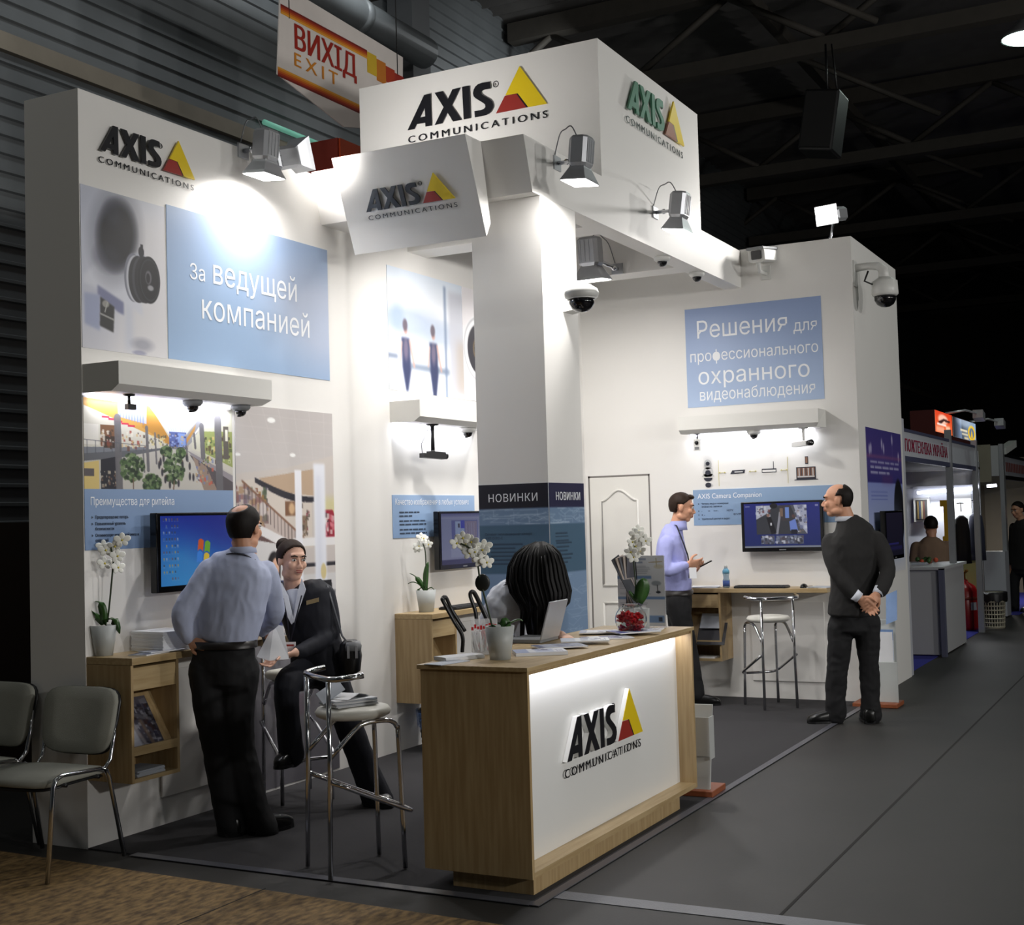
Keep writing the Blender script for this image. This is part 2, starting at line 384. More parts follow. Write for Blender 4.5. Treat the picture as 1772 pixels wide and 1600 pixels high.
# ------------------------------------------------------------------ printed pictures as coloured grids
class Cv:
    def __init__(s, W, H, c, asp=None):
        s.W, s.H = W, H; s.a = np.zeros((H*2, W*2, 3)); s.a[:] = np.array(c)/255.0
        yy, xx = np.mgrid[0:H*2, 0:W*2]; s.x = (xx+.5)/(W*2); s.y = (yy+.5)/(H*2); s.k = asp or W/H
    def put(s, m, c): m = m[..., None]; s.a = s.a*(1-m) + np.array(c)/255.0*m; return s
    def grad(s, c0, c1, y0=0, y1=1, x0=0, x1=1, horiz=False):
        t = np.clip((((s.x-x0)/(x1-x0)) if horiz else ((s.y-y0)/(y1-y0))), 0, 1)[..., None]
        m = ((s.x >= x0) & (s.x <= x1) & (s.y >= y0) & (s.y <= y1))[..., None]
        s.a = np.where(m, np.array(c0)/255.0*(1-t)+np.array(c1)/255.0*t, s.a); return s
    def poly(s, pts, c, al=1.0, soft=0):
        ins = np.zeros(s.x.shape, bool); n = len(pts)
        for i in range(n):
            (xa, ya), (xb, yb) = pts[i], pts[(i+1) % n]
            if ya == yb: continue
            cr = ((ya > s.y) != (yb > s.y)) & (s.x < (xb-xa)*(s.y-ya)/(yb-ya)+xa); ins ^= cr
        m = ins.astype(float)
        if soft: m = blur(m, soft)
        return s.put(m*al, c)
    def rect(s, x0, y0, x1, y1, c, al=1.0, soft=0): return s.poly([(x0, y0), (x1, y0), (x1, y1), (x0, y1)], c, al, soft)
    def ell(s, cx, cy, rx, ry, c, al=1.0, soft=0.02, rot=0.0):
        dx, dy = (s.x-cx)*s.k, (s.y-cy); ca, sa = math.cos(rot), math.sin(rot)
        ux, uy = dx*ca+dy*sa, -dx*sa+dy*ca
        d = np.sqrt((ux/(rx*s.k))**2+(uy/ry)**2)
        return s.put(np.clip((1-d)/max(soft, 1e-3)+.5, 0, 1)*al, c)
    def line(s, x0, y0, x1, y1, wd, c, al=1.0):
        dx, dy = (x1-x0)*s.k, y1-y0; L2 = dx*dx+dy*dy+1e-12
        t = np.clip(((s.x-x0)*s.k*dx+(s.y-y0)*dy)/L2, 0, 1)
        d = np.sqrt(((s.x-x0)*s.k-t*dx)**2+((s.y-y0)-t*dy)**2)
        return s.put(np.clip((wd/2-d)/(0.6/(s.H*2))+.5, 0, 1)*al, c)
    def speck(s, x0, y0, x1, y1, n, cols, r0, r1, rng):
        for _ in range(n):
            a, b = rng.uniform(x0, x1), rng.uniform(y0, y1); r = rng.uniform(r0, r1)
            s.rect(a-r/s.k, b-r, a+r/s.k, b+r*rng.uniform(.6, 2), cols[rng.randrange(len(cols))], .75)
        return s
    def blurall(s, k): 
        for i in range(3): s.a[..., i] = blur(s.a[..., i], k)
        return s
    def out(s): return s.a.reshape(s.H, 2, s.W, 2, 3).mean(axis=(1, 3))
def blur(m, k):
    k = int(k)
    for _ in range(2):
        for ax in (0, 1):
            p = np.pad(m, [(k, k) if a == ax else (0, 0) for a in (0, 1)], mode='edge')
            c = np.cumsum(np.insert(p, 0, 0, axis=ax), axis=ax)
            n = m.shape[ax]
            m = (np.take(c, np.arange(2*k+1, 2*k+1+n), axis=ax)-np.take(c, np.arange(0, n), axis=ax))/(2*k+1)
    return m
def picture(name, cv, o, u, v, thick, mat, parent=None, border=white):
    """o = top-left corner, u = right edge vector, v = down edge vector; thick = outward vector"""
    img = cv.out() if isinstance(cv, Cv) else cv
    H, W = img.shape[:2]; o, u, v, thick = map(Vector, (o, u, v, thick))
    On, Un, Vn = (np.array(x) for x in (o+thick, u, v))
    gx = np.linspace(0, 1, W); gy = np.linspace(0, 1, H)
    P = On + gx[None, :, None]*Un + gy[:, None, None]*Vn
    b = MB(); b.v = []; nv = W*H
    idx = np.arange(nv).reshape(H, W)
    F = np.stack([idx[:-1, :-1], idx[1:, :-1], idx[1:, 1:], idx[:-1, 1:]], -1).reshape(-1, 4)
    if u.cross(-v).dot(thick) < 0: F = F[:, ::-1]
    back = [o, o+u, o+u+v, o+v]; cor = [0, W-1, nv-1, nv-W]
    P = np.concatenate([P.reshape(-1, 3), np.array([list(p) for p in back])])
    fs = F.tolist()
    for i in range(4): fs.append([cor[i], cor[(i+1) % 4], nv+(i+1) % 4, nv+i])
    if parent is not None: inv = np.array(WM[parent].inverted()); P = P @ inv[:3, :3].T + inv[:3, 3]; base = None
    else: base = P.mean(0); base[2] = P[:, 2].min(); P = P-base
    me = bpy.data.meshes.new(name); me.from_pydata(P.tolist(), [], fs); me.materials.append(mat)
    ca = me.color_attributes.new('Col', 'FLOAT_COLOR', 'POINT')
    L = np.where(img <= .04045, img/12.92, ((img+.055)/1.055)**2.4).reshape(-1, 3)
    L = np.concatenate([L, np.tile(L.mean(0), (4, 1))]); L = np.concatenate([L, np.ones((len(L), 1))], 1)
    ca.data.foreach_set('color', L.astype(np.float32).ravel()); me.update()
    ob = bpy.data.objects.new(name, me); COL.objects.link(ob)
    if parent is not None: ob.parent = parent; WM[ob] = WM[parent]
    else: ob.location = base; WM[ob] = Matrix.Translation(Vector(base))
    return ob
# ------------------------------------------------------------------ hall shell
WY, EXP, SY = 5.06, 11.12, 2.53      # booth long wall plane, end wall plane, aisle-side plane
BZ = 3.90                            # booth wall height
b = MB(); b.box(-14, 60, -16, 8.2, -0.12, 0.0); struct(b.build('floor', floorm))
b = MB(); b.box(4.93, 11.12, 2.53, 5.06, 0.0005, 0.006); struct(b.build('floor_carpet', carpm))
b = MB(); b.add([(-3, 8, .001), (4.70, 8, .001), (4.70, 5.46, .001), (4.61, 2.7, .001), (4.55, 1.2, .001), (-3, 1.2, .001),
                 (-3, 8, .013), (4.70, 8, .013), (4.70, 5.46, .013), (4.61, 2.7, .013), (4.55, 1.2, .013), (-3, 1.2, .013)],
                [(5, 4, 3, 2, 1, 0), (6, 7, 8, 9, 10, 11), (0, 1, 7, 6), (1, 2, 8, 7), (2, 3, 9, 8), (3, 4, 10, 9), (4, 5, 11, 10), (5, 0, 6, 11)])
struct(b.build('floor_boards', osb))
dk = pm('joint_dark', (22, 20, 18), 0.9)
b = MB(); b.box(5.14, 30, 1.553, 1.567, 0.0005, 0.0012); struct(b.build('trim_1', dk))
b = MB(); b.box(3.4, 3.407, 1.2, 8, 0.0125, 0.0138); b.box(1.0, 4.66, 3.72, 3.727, 0.0125, 0.0138); struct(b.build('trim_2', dk))
# tape laid on the floor
b = MB(); b.box(4.90, 11.1, 2.50, 2.545, 0.0045, 0.0075); one('floor_tape', b, tapec, 'clear tape strip sealing the long carpet edge beside the aisle', 'tape')
b = MB(); b.box(4.895, 4.955, 2.545, 4.75, 0.0045, 0.0075); one('floor_tape', b, tapec, 'clear tape strip sealing the short carpet edge beside the boards', 'tape')
b = MB(); b.add([(5.04, 2.50, .001), (5.15, 2.50, .001), (5.20, -1.2, .001), (5.09, -1.2, .001), (5.04, 2.50, .003), (5.15, 2.50, .003), (5.20, -1.2, .003), (5.09, -1.2, .003)],
                [(0, 1, 2, 3), (7, 6, 5, 4), (0, 4, 5, 1), (1, 5, 6, 2), (2, 6, 7, 3), (3, 7, 4, 0)])
one('floor_tape', b, tapem, 'wide grey tape running out across the aisle floor from the counter', 'tape')
# hall rear wall: ribbed steel sheet with a concrete band
def ribs(y, z0, z1, x0, x1, pitch, d, b):
    z = z0; prof = []
    while z < z1:
        prof += [(y, z), (y, z+pitch*.70), (y-d, z+pitch*.78), (y-d, z+pitch*.94)]; z += pitch
    vs = []; 
    for (yy, zz) in prof: vs += [(x0, yy, zz), (x1, yy, zz)]
    fs = [(2*i, 2*i+1, 2*i+3, 2*i+2) for i in range(len(prof)-1)]
    b.add(vs, fs)
HY = 8.0
b = MB(); ribs(HY, 0, 5.28, -14, 46, 0.142, 0.022, b); ribs(HY, 5.46, 8.2, -14, 46, 0.142, 0.022, b); b.box(-14, 46, HY+.02, HY+.12, 0, 8.3)
struct(b.build('wall_rear', steel))
b = MB(); b.box(-14, 46, HY-.06, HY+.02, 5.30, 5.44); struct(b.build('trim_3', concm))
b = MB(); b.box(46, 46.2, -16, 8.2, 0, 9); struct(b.build('wall_far', beamm))
# roof deck with ribs across the hall, lattice girders and purlins
b = MB(); xs = np.arange(-2, 46, 0.30); vs = []; fs = []
for i, x in enumerate(xs):
    vs += [(x, -16, 8.25), (x, 8.2, 8.25), (x+.15, -16, 8.31), (x+.15, 8.2, 8.31)]
for i in range(2*len(xs)-1): fs.append((2*i, 2*i+1, 2*i+3, 2*i+2))
b.add(vs, fs); struct(b.build('ceiling', roofm))
GX = [11.2, 15.4, 20.6, 25.8, 31.0, 37.0]
for i, gx in enumerate(GX):
    t = thing('roof_girder', ['dark steel lattice girder under the roof deck just beyond the white sign tower', 'second dark roof girder beyond the sign tower', 'third dark roof girder beyond the sign tower, over the far end of the stand', 'fourth dark roof girder in the depth of the hall', 'fifth dark roof girder in the depth of the hall', 'last and most distant dark roof girder'][i], 'girder', (gx, -4, 7.0), group='roof girders')
    m = MB(); m.box(gx-.1, gx+.1, -16, 7.9, 7.95, 8.2); m.build('top_chord', beamm, t)
    m = MB(); m.box(gx-.09, gx+.09, -16, 7.9, 7.02, 7.20); m.build('bottom_chord', beamm, t)
    m = MB(); yy = -15.5
    while yy < 7.0:
        m.tube([(gx, yy, 7.2), (gx, yy+1.2, 7.95)], .045, 6); m.tube([(gx, yy+1.2, 7.95), (gx, yy+2.4, 7.2)], .045, 6); yy += 2.4
    m.build('lattice', beamm, t)
for i, yy in enumerate((-5.5, 0.6, 4.6)):
    b = MB(); b.box(6.0, 45, yy-.06, yy+.06, 7.78, 7.94)
    for k in range(9):
        b.tube([(9.6+4*k*.999, yy, 7.8), (10.9+4*k*.999, yy-1.6, 7.1)], .04, 6)
    one('roof_purlin', b, beamm, ['dark steel brace line over the aisle, right of the loudspeaker', 'dark steel brace line above the aisle edge of the stand', 'dark steel brace line above the sign tower'][i], 'brace', 'roof braces')
b = MB(); b.tube([(9.0, 7.35, 6.74), (12.25, 7.35, 6.76)], .17, 20); b.tube([(10.9, 7.35, 6.75), (11.0, 7.35, 6.75)], .185, 20)
one('air_duct', b, steel, 'round grey duct running behind the exit banner', 'duct')
b = MB(); b.box(12.40, 12.78, 7.60, 7.93, 0, 8.2); one('hall_column', b, pm('column_grey', (92, 94, 96), .7), 'grey steel column of the hall behind the sign tower', 'column')
# hanging loudspeaker and high-bay lamp
t = thing('loudspeaker', 'black loudspeaker hanging from the roof right of the sign tower', 'loudspeaker', tuple(at(1425, 215, 13.0)))
c0 = at(1425, 215, 13.0)
m = MB(); tl = (EZ*0.98+UA*0.17).normalized(); sd = (UA-tl*UA.dot(tl)).normalized(); m.obox(c0, sd*.17, EX*.2, tl*.30); m.build('cabinet', blackp, t, bev=.02)
m = MB(); m.obox(c0-EX*.205, sd*.15, EX*.008, tl*.27); m.build('grille', pm('grille', (20, 20, 20), .9), t)
m = MB(); m.tube([c0+tl*.3, c0+tl*.3+EZ*.5], .012, 8); m.tube([c0+tl*.3+sd*.1, c0+tl*.3+sd*.06+EZ*.5], .008, 8); m.build('hanger', blackp, t)
hc = at(1776, 66, 15.5)
t = thing('high_bay_lamp', 'lit round hall lamp glowing greenish white, top right corner', 'lamp', tuple(hc))
m = MB(); m.lathe(hc, [(.06, .34), (.1, .33), (.1, .2), (.26, .05), (.29, 0), (.28, 0), (.24, .05), (.08, .18)], 24); m.build('reflector', alu, t)
m = MB(); m.lathe(hc, [(.0, -.065), (.12, -.05), (.22, -.02), (.275, .01)], 24); m.build('lens', hbm, t)
m = MB(); m.tube([hc+EZ*.33, hc+EZ*1.1], .02, 8); m.build('hanger', blackp, t)
area('high_bay_glow', hc-EZ*.07, (0, 0, -1), .3, .3, 45, (.86, 1, .93))

# exit banner hanging in front of the rear wall
BY = 6.2
def q(zx, zy, Y=BY): return py(450+zx/2.953, zy/2.953, Y)
t = thing('exit_banner', 'white hanging banner with red and orange stripes reading exit', 'banner', tuple(q(300, 300)))
tl_, tr_, br_, bl_ = q(100, -60), q(730, 295), q(730, 700), q(90, 375)
m = MB(); pts = [q(100, 5), q(105, -85), q(730, 293), q(728, 640), q(535, 655), q(430, 648), q(88, 378)]
m.prism([(p.x, p.z) for p in pts], (0, BY, 0), EX, EZ, (0, .01, 0)); m.build('sheet', pm('banner_white', (222, 214, 208), .6), t)
def strip(pl, mt, nm, dd=.003):
    m = MB(); m.prism([(p.x, p.z) for p in pl], (0, BY-dd, 0), EX, EZ, (0, dd*.8, 0)); return m.build(nm, mt, t)
zt, zb = q(105, 20).z, q(90, 340).z
xa, xb = q(104, 30).x, q(545, 265).x
def grs(z0, x0, x1, cols, hh, nm):
    m = MB(); n = len(cols)
    for i in range(n): m.box(x0, x1, BY-.004, BY-.001, z0-hh*(i+1)/n, z0-hh*i/n, i)
    m.build(nm, [pm('stripe_%d_%d_%d' % c, c, .6) for c in cols], t)
gcol = [(120, 26, 18), (160, 46, 18), (190, 84, 20), (212, 124, 26), (226, 160, 50)]
grs(zt, xa, xb, gcol, .075, 'upper_stripe'); grs(zb+.0, q(90, 350).x, q(515, 560).x, gcol[::-1], .075, 'lower_stripe')
m = MB(); text(m, 'ВИХІД', q(178, 248)-EY*.004, EX, EZ, V3((0, 0, 0)), width=q(490, 400).x-q(178, 248).x, cap=q(180, 122).z-q(178, 248).z, bold=.022)
m.build('exit_lettering', inkwarm, t)
m = MB(); text(m, 'EXIT', q(175, 335)-EY*.004, EX, EZ, V3((0, 0, 0)), width=q(395, 400).x-q(175, 335).x, cap=(q(180, 122).z-q(178, 248).z)*.56, space=1.5, bold=.008)
m.build('exit_lettering', inkor, t)
m = MB()
sq = (q(590, 290).x-q(542, 265).x); zz0 = q(545, 262).z
for i, (c, r) in enumerate(((0, 0), (1, 0), (2, 0), (3, 0))): m.box(xb+sq*i, xb+sq*(i+1), BY-.004, BY-.001, zz0-sq*1.25-.03*(i % 2), zz0-.02*i, i)
m.box(xb+sq*2, xb+sq*4, BY-.004, BY-.001, zz0-sq*2.3, zz0-sq*1.3, 2)
m.prism([(xb+.02, zz0-sq*2.1), (xb+sq*1.9, zz0-sq*1.9), (xb+sq*1.9, zz0-sq*3.4), (xb+sq*.9, zz0-sq*3.1)], (0, BY-.004, 0), EX, EZ, (0, .003, 0), 3)
m.build('checker_mark', [pm('sq_y', (212, 176, 44), .6), pm('sq_o', (200, 120, 34), .6), pm('sq_r', (176, 56, 24), .6), inkwarm], t)
m = MB()
for xx in (pts[1].x+.1, pts[2].x-.1): m.tube([(xx, BY, 5.6), (xx, BY, 8.2)], .006, 6)
m.build('cord', blackp, t)
# neighbouring stand's red tower behind the long wall
b = MB(); A0 = py(548.5, 225, 6.0); B0 = py(584, 237, 6.0); 
b.box(8.6, 10.2, 6.0, 6.8, 3.0, 4.70, 0); o = b.build('neighbour_tower', [redp]); tag(o, 'dark red box tower of another stand behind the long white wall', 'tower')
m = MB(); m.box(8.62, 10.18, 5.985, 6.0, 3.0, 4.70); o2 = m.build('front_panel', redo, o)
m = MB(); m.box(8.59, 10.2, 5.98, 6.8, 0, 3.0); m.build('plinth', redp, o)
# green fluorescent strip on the rear wall and brown boards at its foot
b = MB(); p0, p1 = py(457, 211, HY-.1), py(548, 248, HY-.1); b.tube([p0, p1], .028, 8)
one('wall_tube_light', b, pm('dim_tube', (120, 190, 170), .4, emit=(120, 190, 165), estr=.35), 'greenish tube light on the ribbed rear wall above the flood lamp', 'lamp')
b = MB(); b.box(5.6, 7.4, 7.2, 7.26, 0, 1.68); b.box(5.6, 7.4, 7.26, 7.4, 0, .1); one('timber_board', b, pm('brown_board', (52, 40, 32), .8), 'dark brown board standing behind the chairs, against the ribbed wall', 'board')
b = MB(); b.box(4.5, 5.2, 7.0, 7.6, 0.9, 1.0); b.box(4.5, 5.2, 7.05, 7.6, 0, .9); one('equipment_case', b, blackp, 'black case in the dark corner left of the brown board', 'case', bev=.02)

# ------------------------------------------------------------------ stand walls
b = MB(); b.box(4.93, 12.95, WY, 5.45, 0, BZ); struct(b.build('wall_left', white))
b = MB(); b.box(EXP, 12.95, SY, WY, 0, 3.92); struct(b.build('wall_right', white))
# door in the end wall
b = MB(); b.box(EXP-.012, EXP, 4.432, 5.012, 0.006, 1.968); d1 = struct(b.build('door_1', doorw, bev=.004))
m = MB()
def moulding(m, pts, r=.012): m.tube(pts, r, 8)
X = EXP-.016
arch = [(X, 4.90-.36*i/14, 1.80+.05*math.cos((i/14-.5)*2*math.pi)) for i in range(15)]
moulding(m, [(X, 4.90, .98), *arch, (X, 4.54, .98), (X, 4.90, .98)]); moulding(m, [(X, 4.90, .82), (X, 4.54, .82), (X, 4.54, .16), (X, 4.90, .16), (X, 4.90, .82)])
m.build('panel_moulding', doorw, d1)
m = MB(); m.box(EXP-.0005, EXP-.003, 5.012, 5.03, 0, 1.985); m.box(EXP-.0005, EXP-.003, 4.42, 4.432, 0, 1.985); m.box(EXP-.0005, EXP-.003, 4.42, 5.03, 1.968, 1.985); m.build('door_gap', pm('gap_grey', (120, 116, 112), .8), d1)

# canopy: slanted front beam, side beam
t = thing('canopy_frame', 'white canopy beams with a slanted front joining the pillar to both walls', 'canopy', (7.2, 3.5, 3.58))
m = MB(); m.add([(6.95, 3.5, 3.91), (7.05, 3.5, 3.58), (7.42, 3.5, 3.58), (7.42, 3.5, 3.91), (6.95, WY, 3.91), (7.05, WY, 3.58), (7.42, WY, 3.58), (7.42, WY, 3.91)],
                [(0, 1, 2, 3), (7, 6, 5, 4), (0, 4, 5, 1), (1, 5, 6, 2), (2, 6, 7, 3), (3, 7, 4, 0)])
m.build('front_beam', white, t)
m = MB(); m.box(7.42, 8.11, 3.5, 3.65, 3.58, 3.91); m.build('side_beam', white, t)
m = MB(); m.box(10.11, EXP, 3.5, 3.65, 3.58, 3.91); m.build('side_beam', white, t)
t = thing('sign_tower', 'white square sign tower rising above the canopy', 'sign tower', (9.1, 4.4, 3.58))
m = MB(); m.box(8.11, 8.38, 3.5, WY, 3.58, 3.91); m.box(8.11, 8.38, 3.5, 5.45, 3.91, 4.86); m.build('front_panel', white, t)
m = MB(); m.box(9.86, 10.11, 3.5, WY, 3.58, 3.91); m.box(9.86, 10.11, 3.5, 5.45, 3.91, 4.86); m.build('rear_panel', white, t)
m = MB(); m.box(8.38, 9.86, 3.5, 3.65, 3.58, 4.86); m.build('side_panel', white, t)
m = MB(); m.box(8.38, 9.86, 5.3, 5.45, 3.91, 4.86); m.build('side_panel', white, t)
m = MB(); m.box(8.38, 9.86, 3.65, 5.3, 4.80, 4.86); m.build('lid', white, t)
logo(t, (8.108, 5.025, 4.472), UA, EZ, (-.012, 0, 0), 1.137)
logo(t, (8.547, 3.498, 4.490), UB, EZ, (0, -.03, 0), 1.145, mk=inkg, mr=inkbr)
# tilted hanging sign
t = thing('tilted_sign', 'white tilted sign box hung on the front beam beside the pillar', 'sign', (6.9, 4.28, 3.33))
P0, P2 = V3((6.754, 3.791, 3.909)), V3((6.99, 3.791, 3.335)); dn = (P2-P0); nrm = EY.cross(dn).normalized()
if nrm.x > 0: nrm = -nrm
m = MB(); Wd = V3((0, .968, 0))
m.add([P0, P2, P2+V3((.055, 0, .09)), V3((6.95, 3.791, 3.909)), P0+Wd, P2+Wd, P2+V3((.055, 0, .09))+Wd, V3((6.95, 4.759, 3.909))],
      [(0, 1, 2, 3), (7, 6, 5, 4), (0, 4, 5, 1), (1, 5, 6, 2), (2, 6, 7, 3), (3, 7, 4, 0)])
m.build('sign_box', white, t)
for yy in (3.95, 4.6): m = MB(); m.box(6.90, 7.0, yy-.02, yy+.02, 3.70, 3.74); m.build('mount', white, t)
up = (-dn).normalized()
def ontilt(x, y):
    d = ray(x, y); return EYEP + d*((P0-EYEP).dot(nrm)/d.dot(nrm))
la, lb = ontilt(636.9, 366.3), ontilt(789.7, 339.7)
logo(t, la+nrm*.002, UA, up, nrm*.02, (la-lb).length)
# long-wall mark
lw = thing('wall_mark', 'black and yellow raised mark high on the left end of the long wall', 'sign', (5.4, WY, 3.5))
logo(lw, (5.058, WY-.002, 3.603), EX, EZ, (0, -.022, 0), .735)

# pillar with printed bands
pb = dict(dark=(20, 20, 34), darkb=(34, 34, 68), circ=(112, 138, 168), teal=(74, 104, 128), low=(126, 152, 184))
def band_print(rev=False, W=120, H=300, seed=3):
    rng = random.Random(seed); cv = Cv(W, H, pb['low'], asp=.5/1.8)
    f0, f1, f2 = .0855, .142, .308
    cv.rect(0, 0, 1, f0, pb['darkb'] if rev else pb['dark']); cv.rect(0, f0, 1, f1, pb['circ']); cv.rect(0, f1, 1, f2, pb['teal'])
    def tr(y0, y1, n, c):
        for _ in range(n):
            x = rng.uniform(-.1, 1); y = rng.uniform(y0, y1)
            for _s in range(3):
                dx, dy = rng.choice([(.25, 0), (.12, .012), (.12, -.012), (0, .02), (-.2, 0)]); ny = min(max(y+dy, y0), y1)
                cv.line(x, y, x+dx, ny, .0022, c, .55); x, y = x+dx, ny
    tr(f0+.003, f1-.003, 26, (176, 196, 216)); tr(f2+.01, .98, 110, (164, 186, 212))
    def bars(x0, y0, n, wd, gap):
        for i in range(n): cv.rect(x0, y0+gap*i, x0+wd*rng.uniform(.6, 1), y0+gap*i+.0042, (34, 48, 66), .75)
    bars(.16, .205, 6, .5, .0135)
    if rev: bars(.14, .172, 2, .55, .011); bars(.14, .197, 1, .5, .01)
    return cv
t = thing('display_pillar', 'tall white square pillar with dark news band and blue printed base', 'pillar', (7.405, 3.74, 0))
m = MB(); m.box(7.15, 7.66, 3.5, 3.985, 0, 3.58); m.build('shaft', white, t, bev=.002)
ZT, ZBt = 1.822, 0.03
picture('printed_band', band_print(), (7.15, 3.983, ZT), (0, -.481, 0), (0, 0, ZBt-ZT), (-.003, 0, 0), prnt, t)
picture('printed_band', band_print(True, seed=5), (7.152, 3.5, ZT), (.507, 0, 0), (0, 0, ZBt-ZT), (0, -.003, 0), prnt, t)
m = MB(); text(m, 'НОВИНКИ', (7.1455, 3.912, 1.714), UA, EZ, V3((0, 0, 0)), width=.338, cap=.050, space=1.12, bold=.012); m.build('lettering', inkw, t); m = MB()
text(m, 'НОВИНКИ', (7.242, 3.4955, 1.716), UB, EZ, V3((0, 0, 0)), width=.350, cap=.050, space=1.12, bold=.012); m.build('lettering', inkw, t)
m = MB(); text(m, 'Сетевая тепловизионная камера', (7.1455, 3.943, 1.508), UA, EZ, V3((0, 0, 0)), width=.325, cap=.0165); text(m, 'AXIS Q1921-E', (7.1455, 3.943, 1.484), UA, EZ, V3((0, 0, 0)), cap=.0165, sx=.9)
m.build('lettering', inkd, t)

# ------------------------------------------------------------------ printed graphics on the walls
rng = random.Random(21)
BLU = (150, 174, 206); BLU2 = (134, 160, 194)
def yw(x0, x1, z0, z1): return (V3((x0, WY, z1)), V3((x1-x0, 0, 0)), V3((0, 0, z0-z1)), V3((0, -.004, 0)))
def xw(y0, y1, z0, z1): return (V3((EXP, y0, z1)), V3((0, y1-y0, 0)), V3((0, 0, z0-z1)), V3((-.004, 0, 0)))
# camera close-up
cv = Cv(170, 240, (196, 198, 208), asp=.62/.85)
cv.grad((204, 206, 214), (214, 212, 216)); cv.ell(.1, .4, .3, .6, (170, 176, 196), .5, .9); cv.rect(.55, .1, 1, 1, (216, 214, 216), .8, 30); cv.rect(.5, .66, .58, .98, (190, 196, 212), .7, 12)
cv.poly([(.02, .56), (.2, .44), (.62, .40), (.66, .6), (.72, .75), (.42, .66), (.02, .60)], (206, 208, 218), .95, 6)
cv.poly([(.18, .60), (.48, .68), (.48, .76), (.42, .75), (.18, .66)], (120, 124, 156), 1, 3)
cv.poly([(.03, .66), (.21, .66), (.2, .88), (.03, .85)], (152, 160, 190), .9, 4); cv.poly([(.21, .67), (.37, .72), (.355, .88), (.20, .85)], (46, 46, 46), 1, 2)
cv.line(.21, .775, .36, .80, .012, (150, 150, 146)); cv.ell(.27, .71, .04, .022, (170, 168, 160), .8, .3); cv.line(.26, .76, .29, .70, .008, (170, 170, 165))
cv.ell(.40, .27, .25, .26, (60, 62, 76), .55, .9, .25); cv.ell(.415, .265, .215, .215, (16, 18, 24), 1, .45, .25); cv.ell(.37, .13, .10, .08, (60, 62, 76), .5, .9); cv.ell(.30, .42, .14, .08, (60, 60, 74), .5, .9)
cv.poly([(.58, .36), (.70, .34), (.86, .40), (.86, .62), (.66, .66)], (170, 172, 184), 1, 3); cv.ell(.60, .51, .11, .155, (120, 122, 134), 1, .04); cv.ell(.63, .515, .115, .15, (186, 188, 196), 1, .04); cv.ell(.66, .515, .12, .15, (36, 36, 40), 1, .04); cv.ell(.71, .51, .125, .15, (60, 60, 66), 1, .04); cv.ell(.74, .51, .125, .15, (30, 30, 34), 1, .04); cv.ell(.795, .505, .135, .152, (14, 15, 18), 1, .04)
cv.ell(.80, .505, .12, .136, (52, 54, 60), 1, .03); cv.ell(.80, .505, .112, .128, (16, 17, 20), 1, .1); cv.ell(.785, .49, .04, .045, (100, 98, 104), .9, .3); cv.ell(.78, .495, .024, .032, (18, 17, 21), 1, .2); cv.ell(.81, .555, .038, .018, (170, 170, 174), .85, .5)
cv.ell(.70, .335, .035, .035, (40, 40, 46), 1, .1); cv.rect(.69, .285, .725, .36, (40, 40, 46)); cv.ell(.7, .93, .12, .04, (120, 122, 140), .5, .9); cv.ell(.66, .985, .08, .015, (110, 112, 150), .5, .6)
p = picture('wall_graphic', cv, *yw(4.935, 5.555, 2.55, 3.40), prnt); tag(p, 'printed close-up of a surveillance camera at the left end of the long wall', 'poster')
# leading-company panel
t = thing('wall_graphic', 'pale blue printed panel with two lines of white lettering, under the flood lamp', 'poster', (6.33, WY, 2.555))
cv = Cv(160, 96, BLU); cv.grad((150, 170, 200), (146, 172, 206)); cv.ell(.93, .55, .35, .35, (206, 204, 214), .5, .95); cv.ell(.2, .9, .5, .5, (156, 184, 216), .5, .9)
picture('printed_sheet', cv, *yw(5.572, 7.10, 2.553, 3.42), prnt, t)
m = MB(); Z0 = V3((0, 0, 0)); yy = WY-.0055
text(m, 'За', (5.757, yy, 3.03), EX, EZ, Z0, width=.127, cap=.092); text(m, 'ведущей', (5.957, yy, 3.03), EX, EZ, Z0, width=.80, cap=.150); text(m, 'компанией', (5.854, yy, 2.812), EX, EZ, Z0, width=1.03, cap=.150)
m.build('lettering', inkw, t)
# shopping mall photo
t = thing('wall_graphic', 'printed photo of a shopping mall above a blue text strip, under the left shelf', 'poster', (5.5, WY, 1.505))
cv = Cv(300, 190, (200, 196, 186), asp=1.17/.48)
cv.poly([(0, .02), (.38, .06), (.52, .36), (.52, .47), (.2, .3), (0, .1)], (198, 150, 74)); cv.poly([(.38, .05), (.42, .06), (.54, .4), (.54, .48), (.36, .3)], (184, 132, 58))
cv.poly([(0, .1), (.5, .44), (.5, .62), (0, .6)], (206, 202, 190)); cv.poly([(.21, .05), (.39, .06), (.39, .26), (.21, .2)], (170, 176, 206))
for i in range(9): cv.line(.225+.018*i, .07, .225+.018*i, .2+.008*i, .018, (112, 120, 170), .7)
cv.poly([(.40, .03), (.78, .03), (.655, .36), (.54, .36)], (224, 230, 240))
for i in range(9): cv.line(.44+.04*i, .02, .555+.012*i, .35, .006, (160, 170, 190), .8)
cv.rect(.54, .33, .66, .5, (86, 100, 160)); cv.rect(.60, .34, .655, .5, (130, 156, 214))
for i in range(30): 
    a, c = rng.uniform(.54, .65), rng.uniform(.34, .48); cv.rect(a, c, a+.012, c+.02, rng.choice([(60, 66, 120), (150, 170, 220), (190, 170, 140)]), .8)
cv.poly([(.66, .36), (.8, .04), (.72, .4), (.66, .5)], (150, 150, 156)); cv.poly([(.66, .4), (.73, .22), (.72, .3), (.66, .46)], (190, 140, 74)); cv.poly([(.70, .38), (1, .0), (1, .66), (.70, .52)], (206, 204, 186))
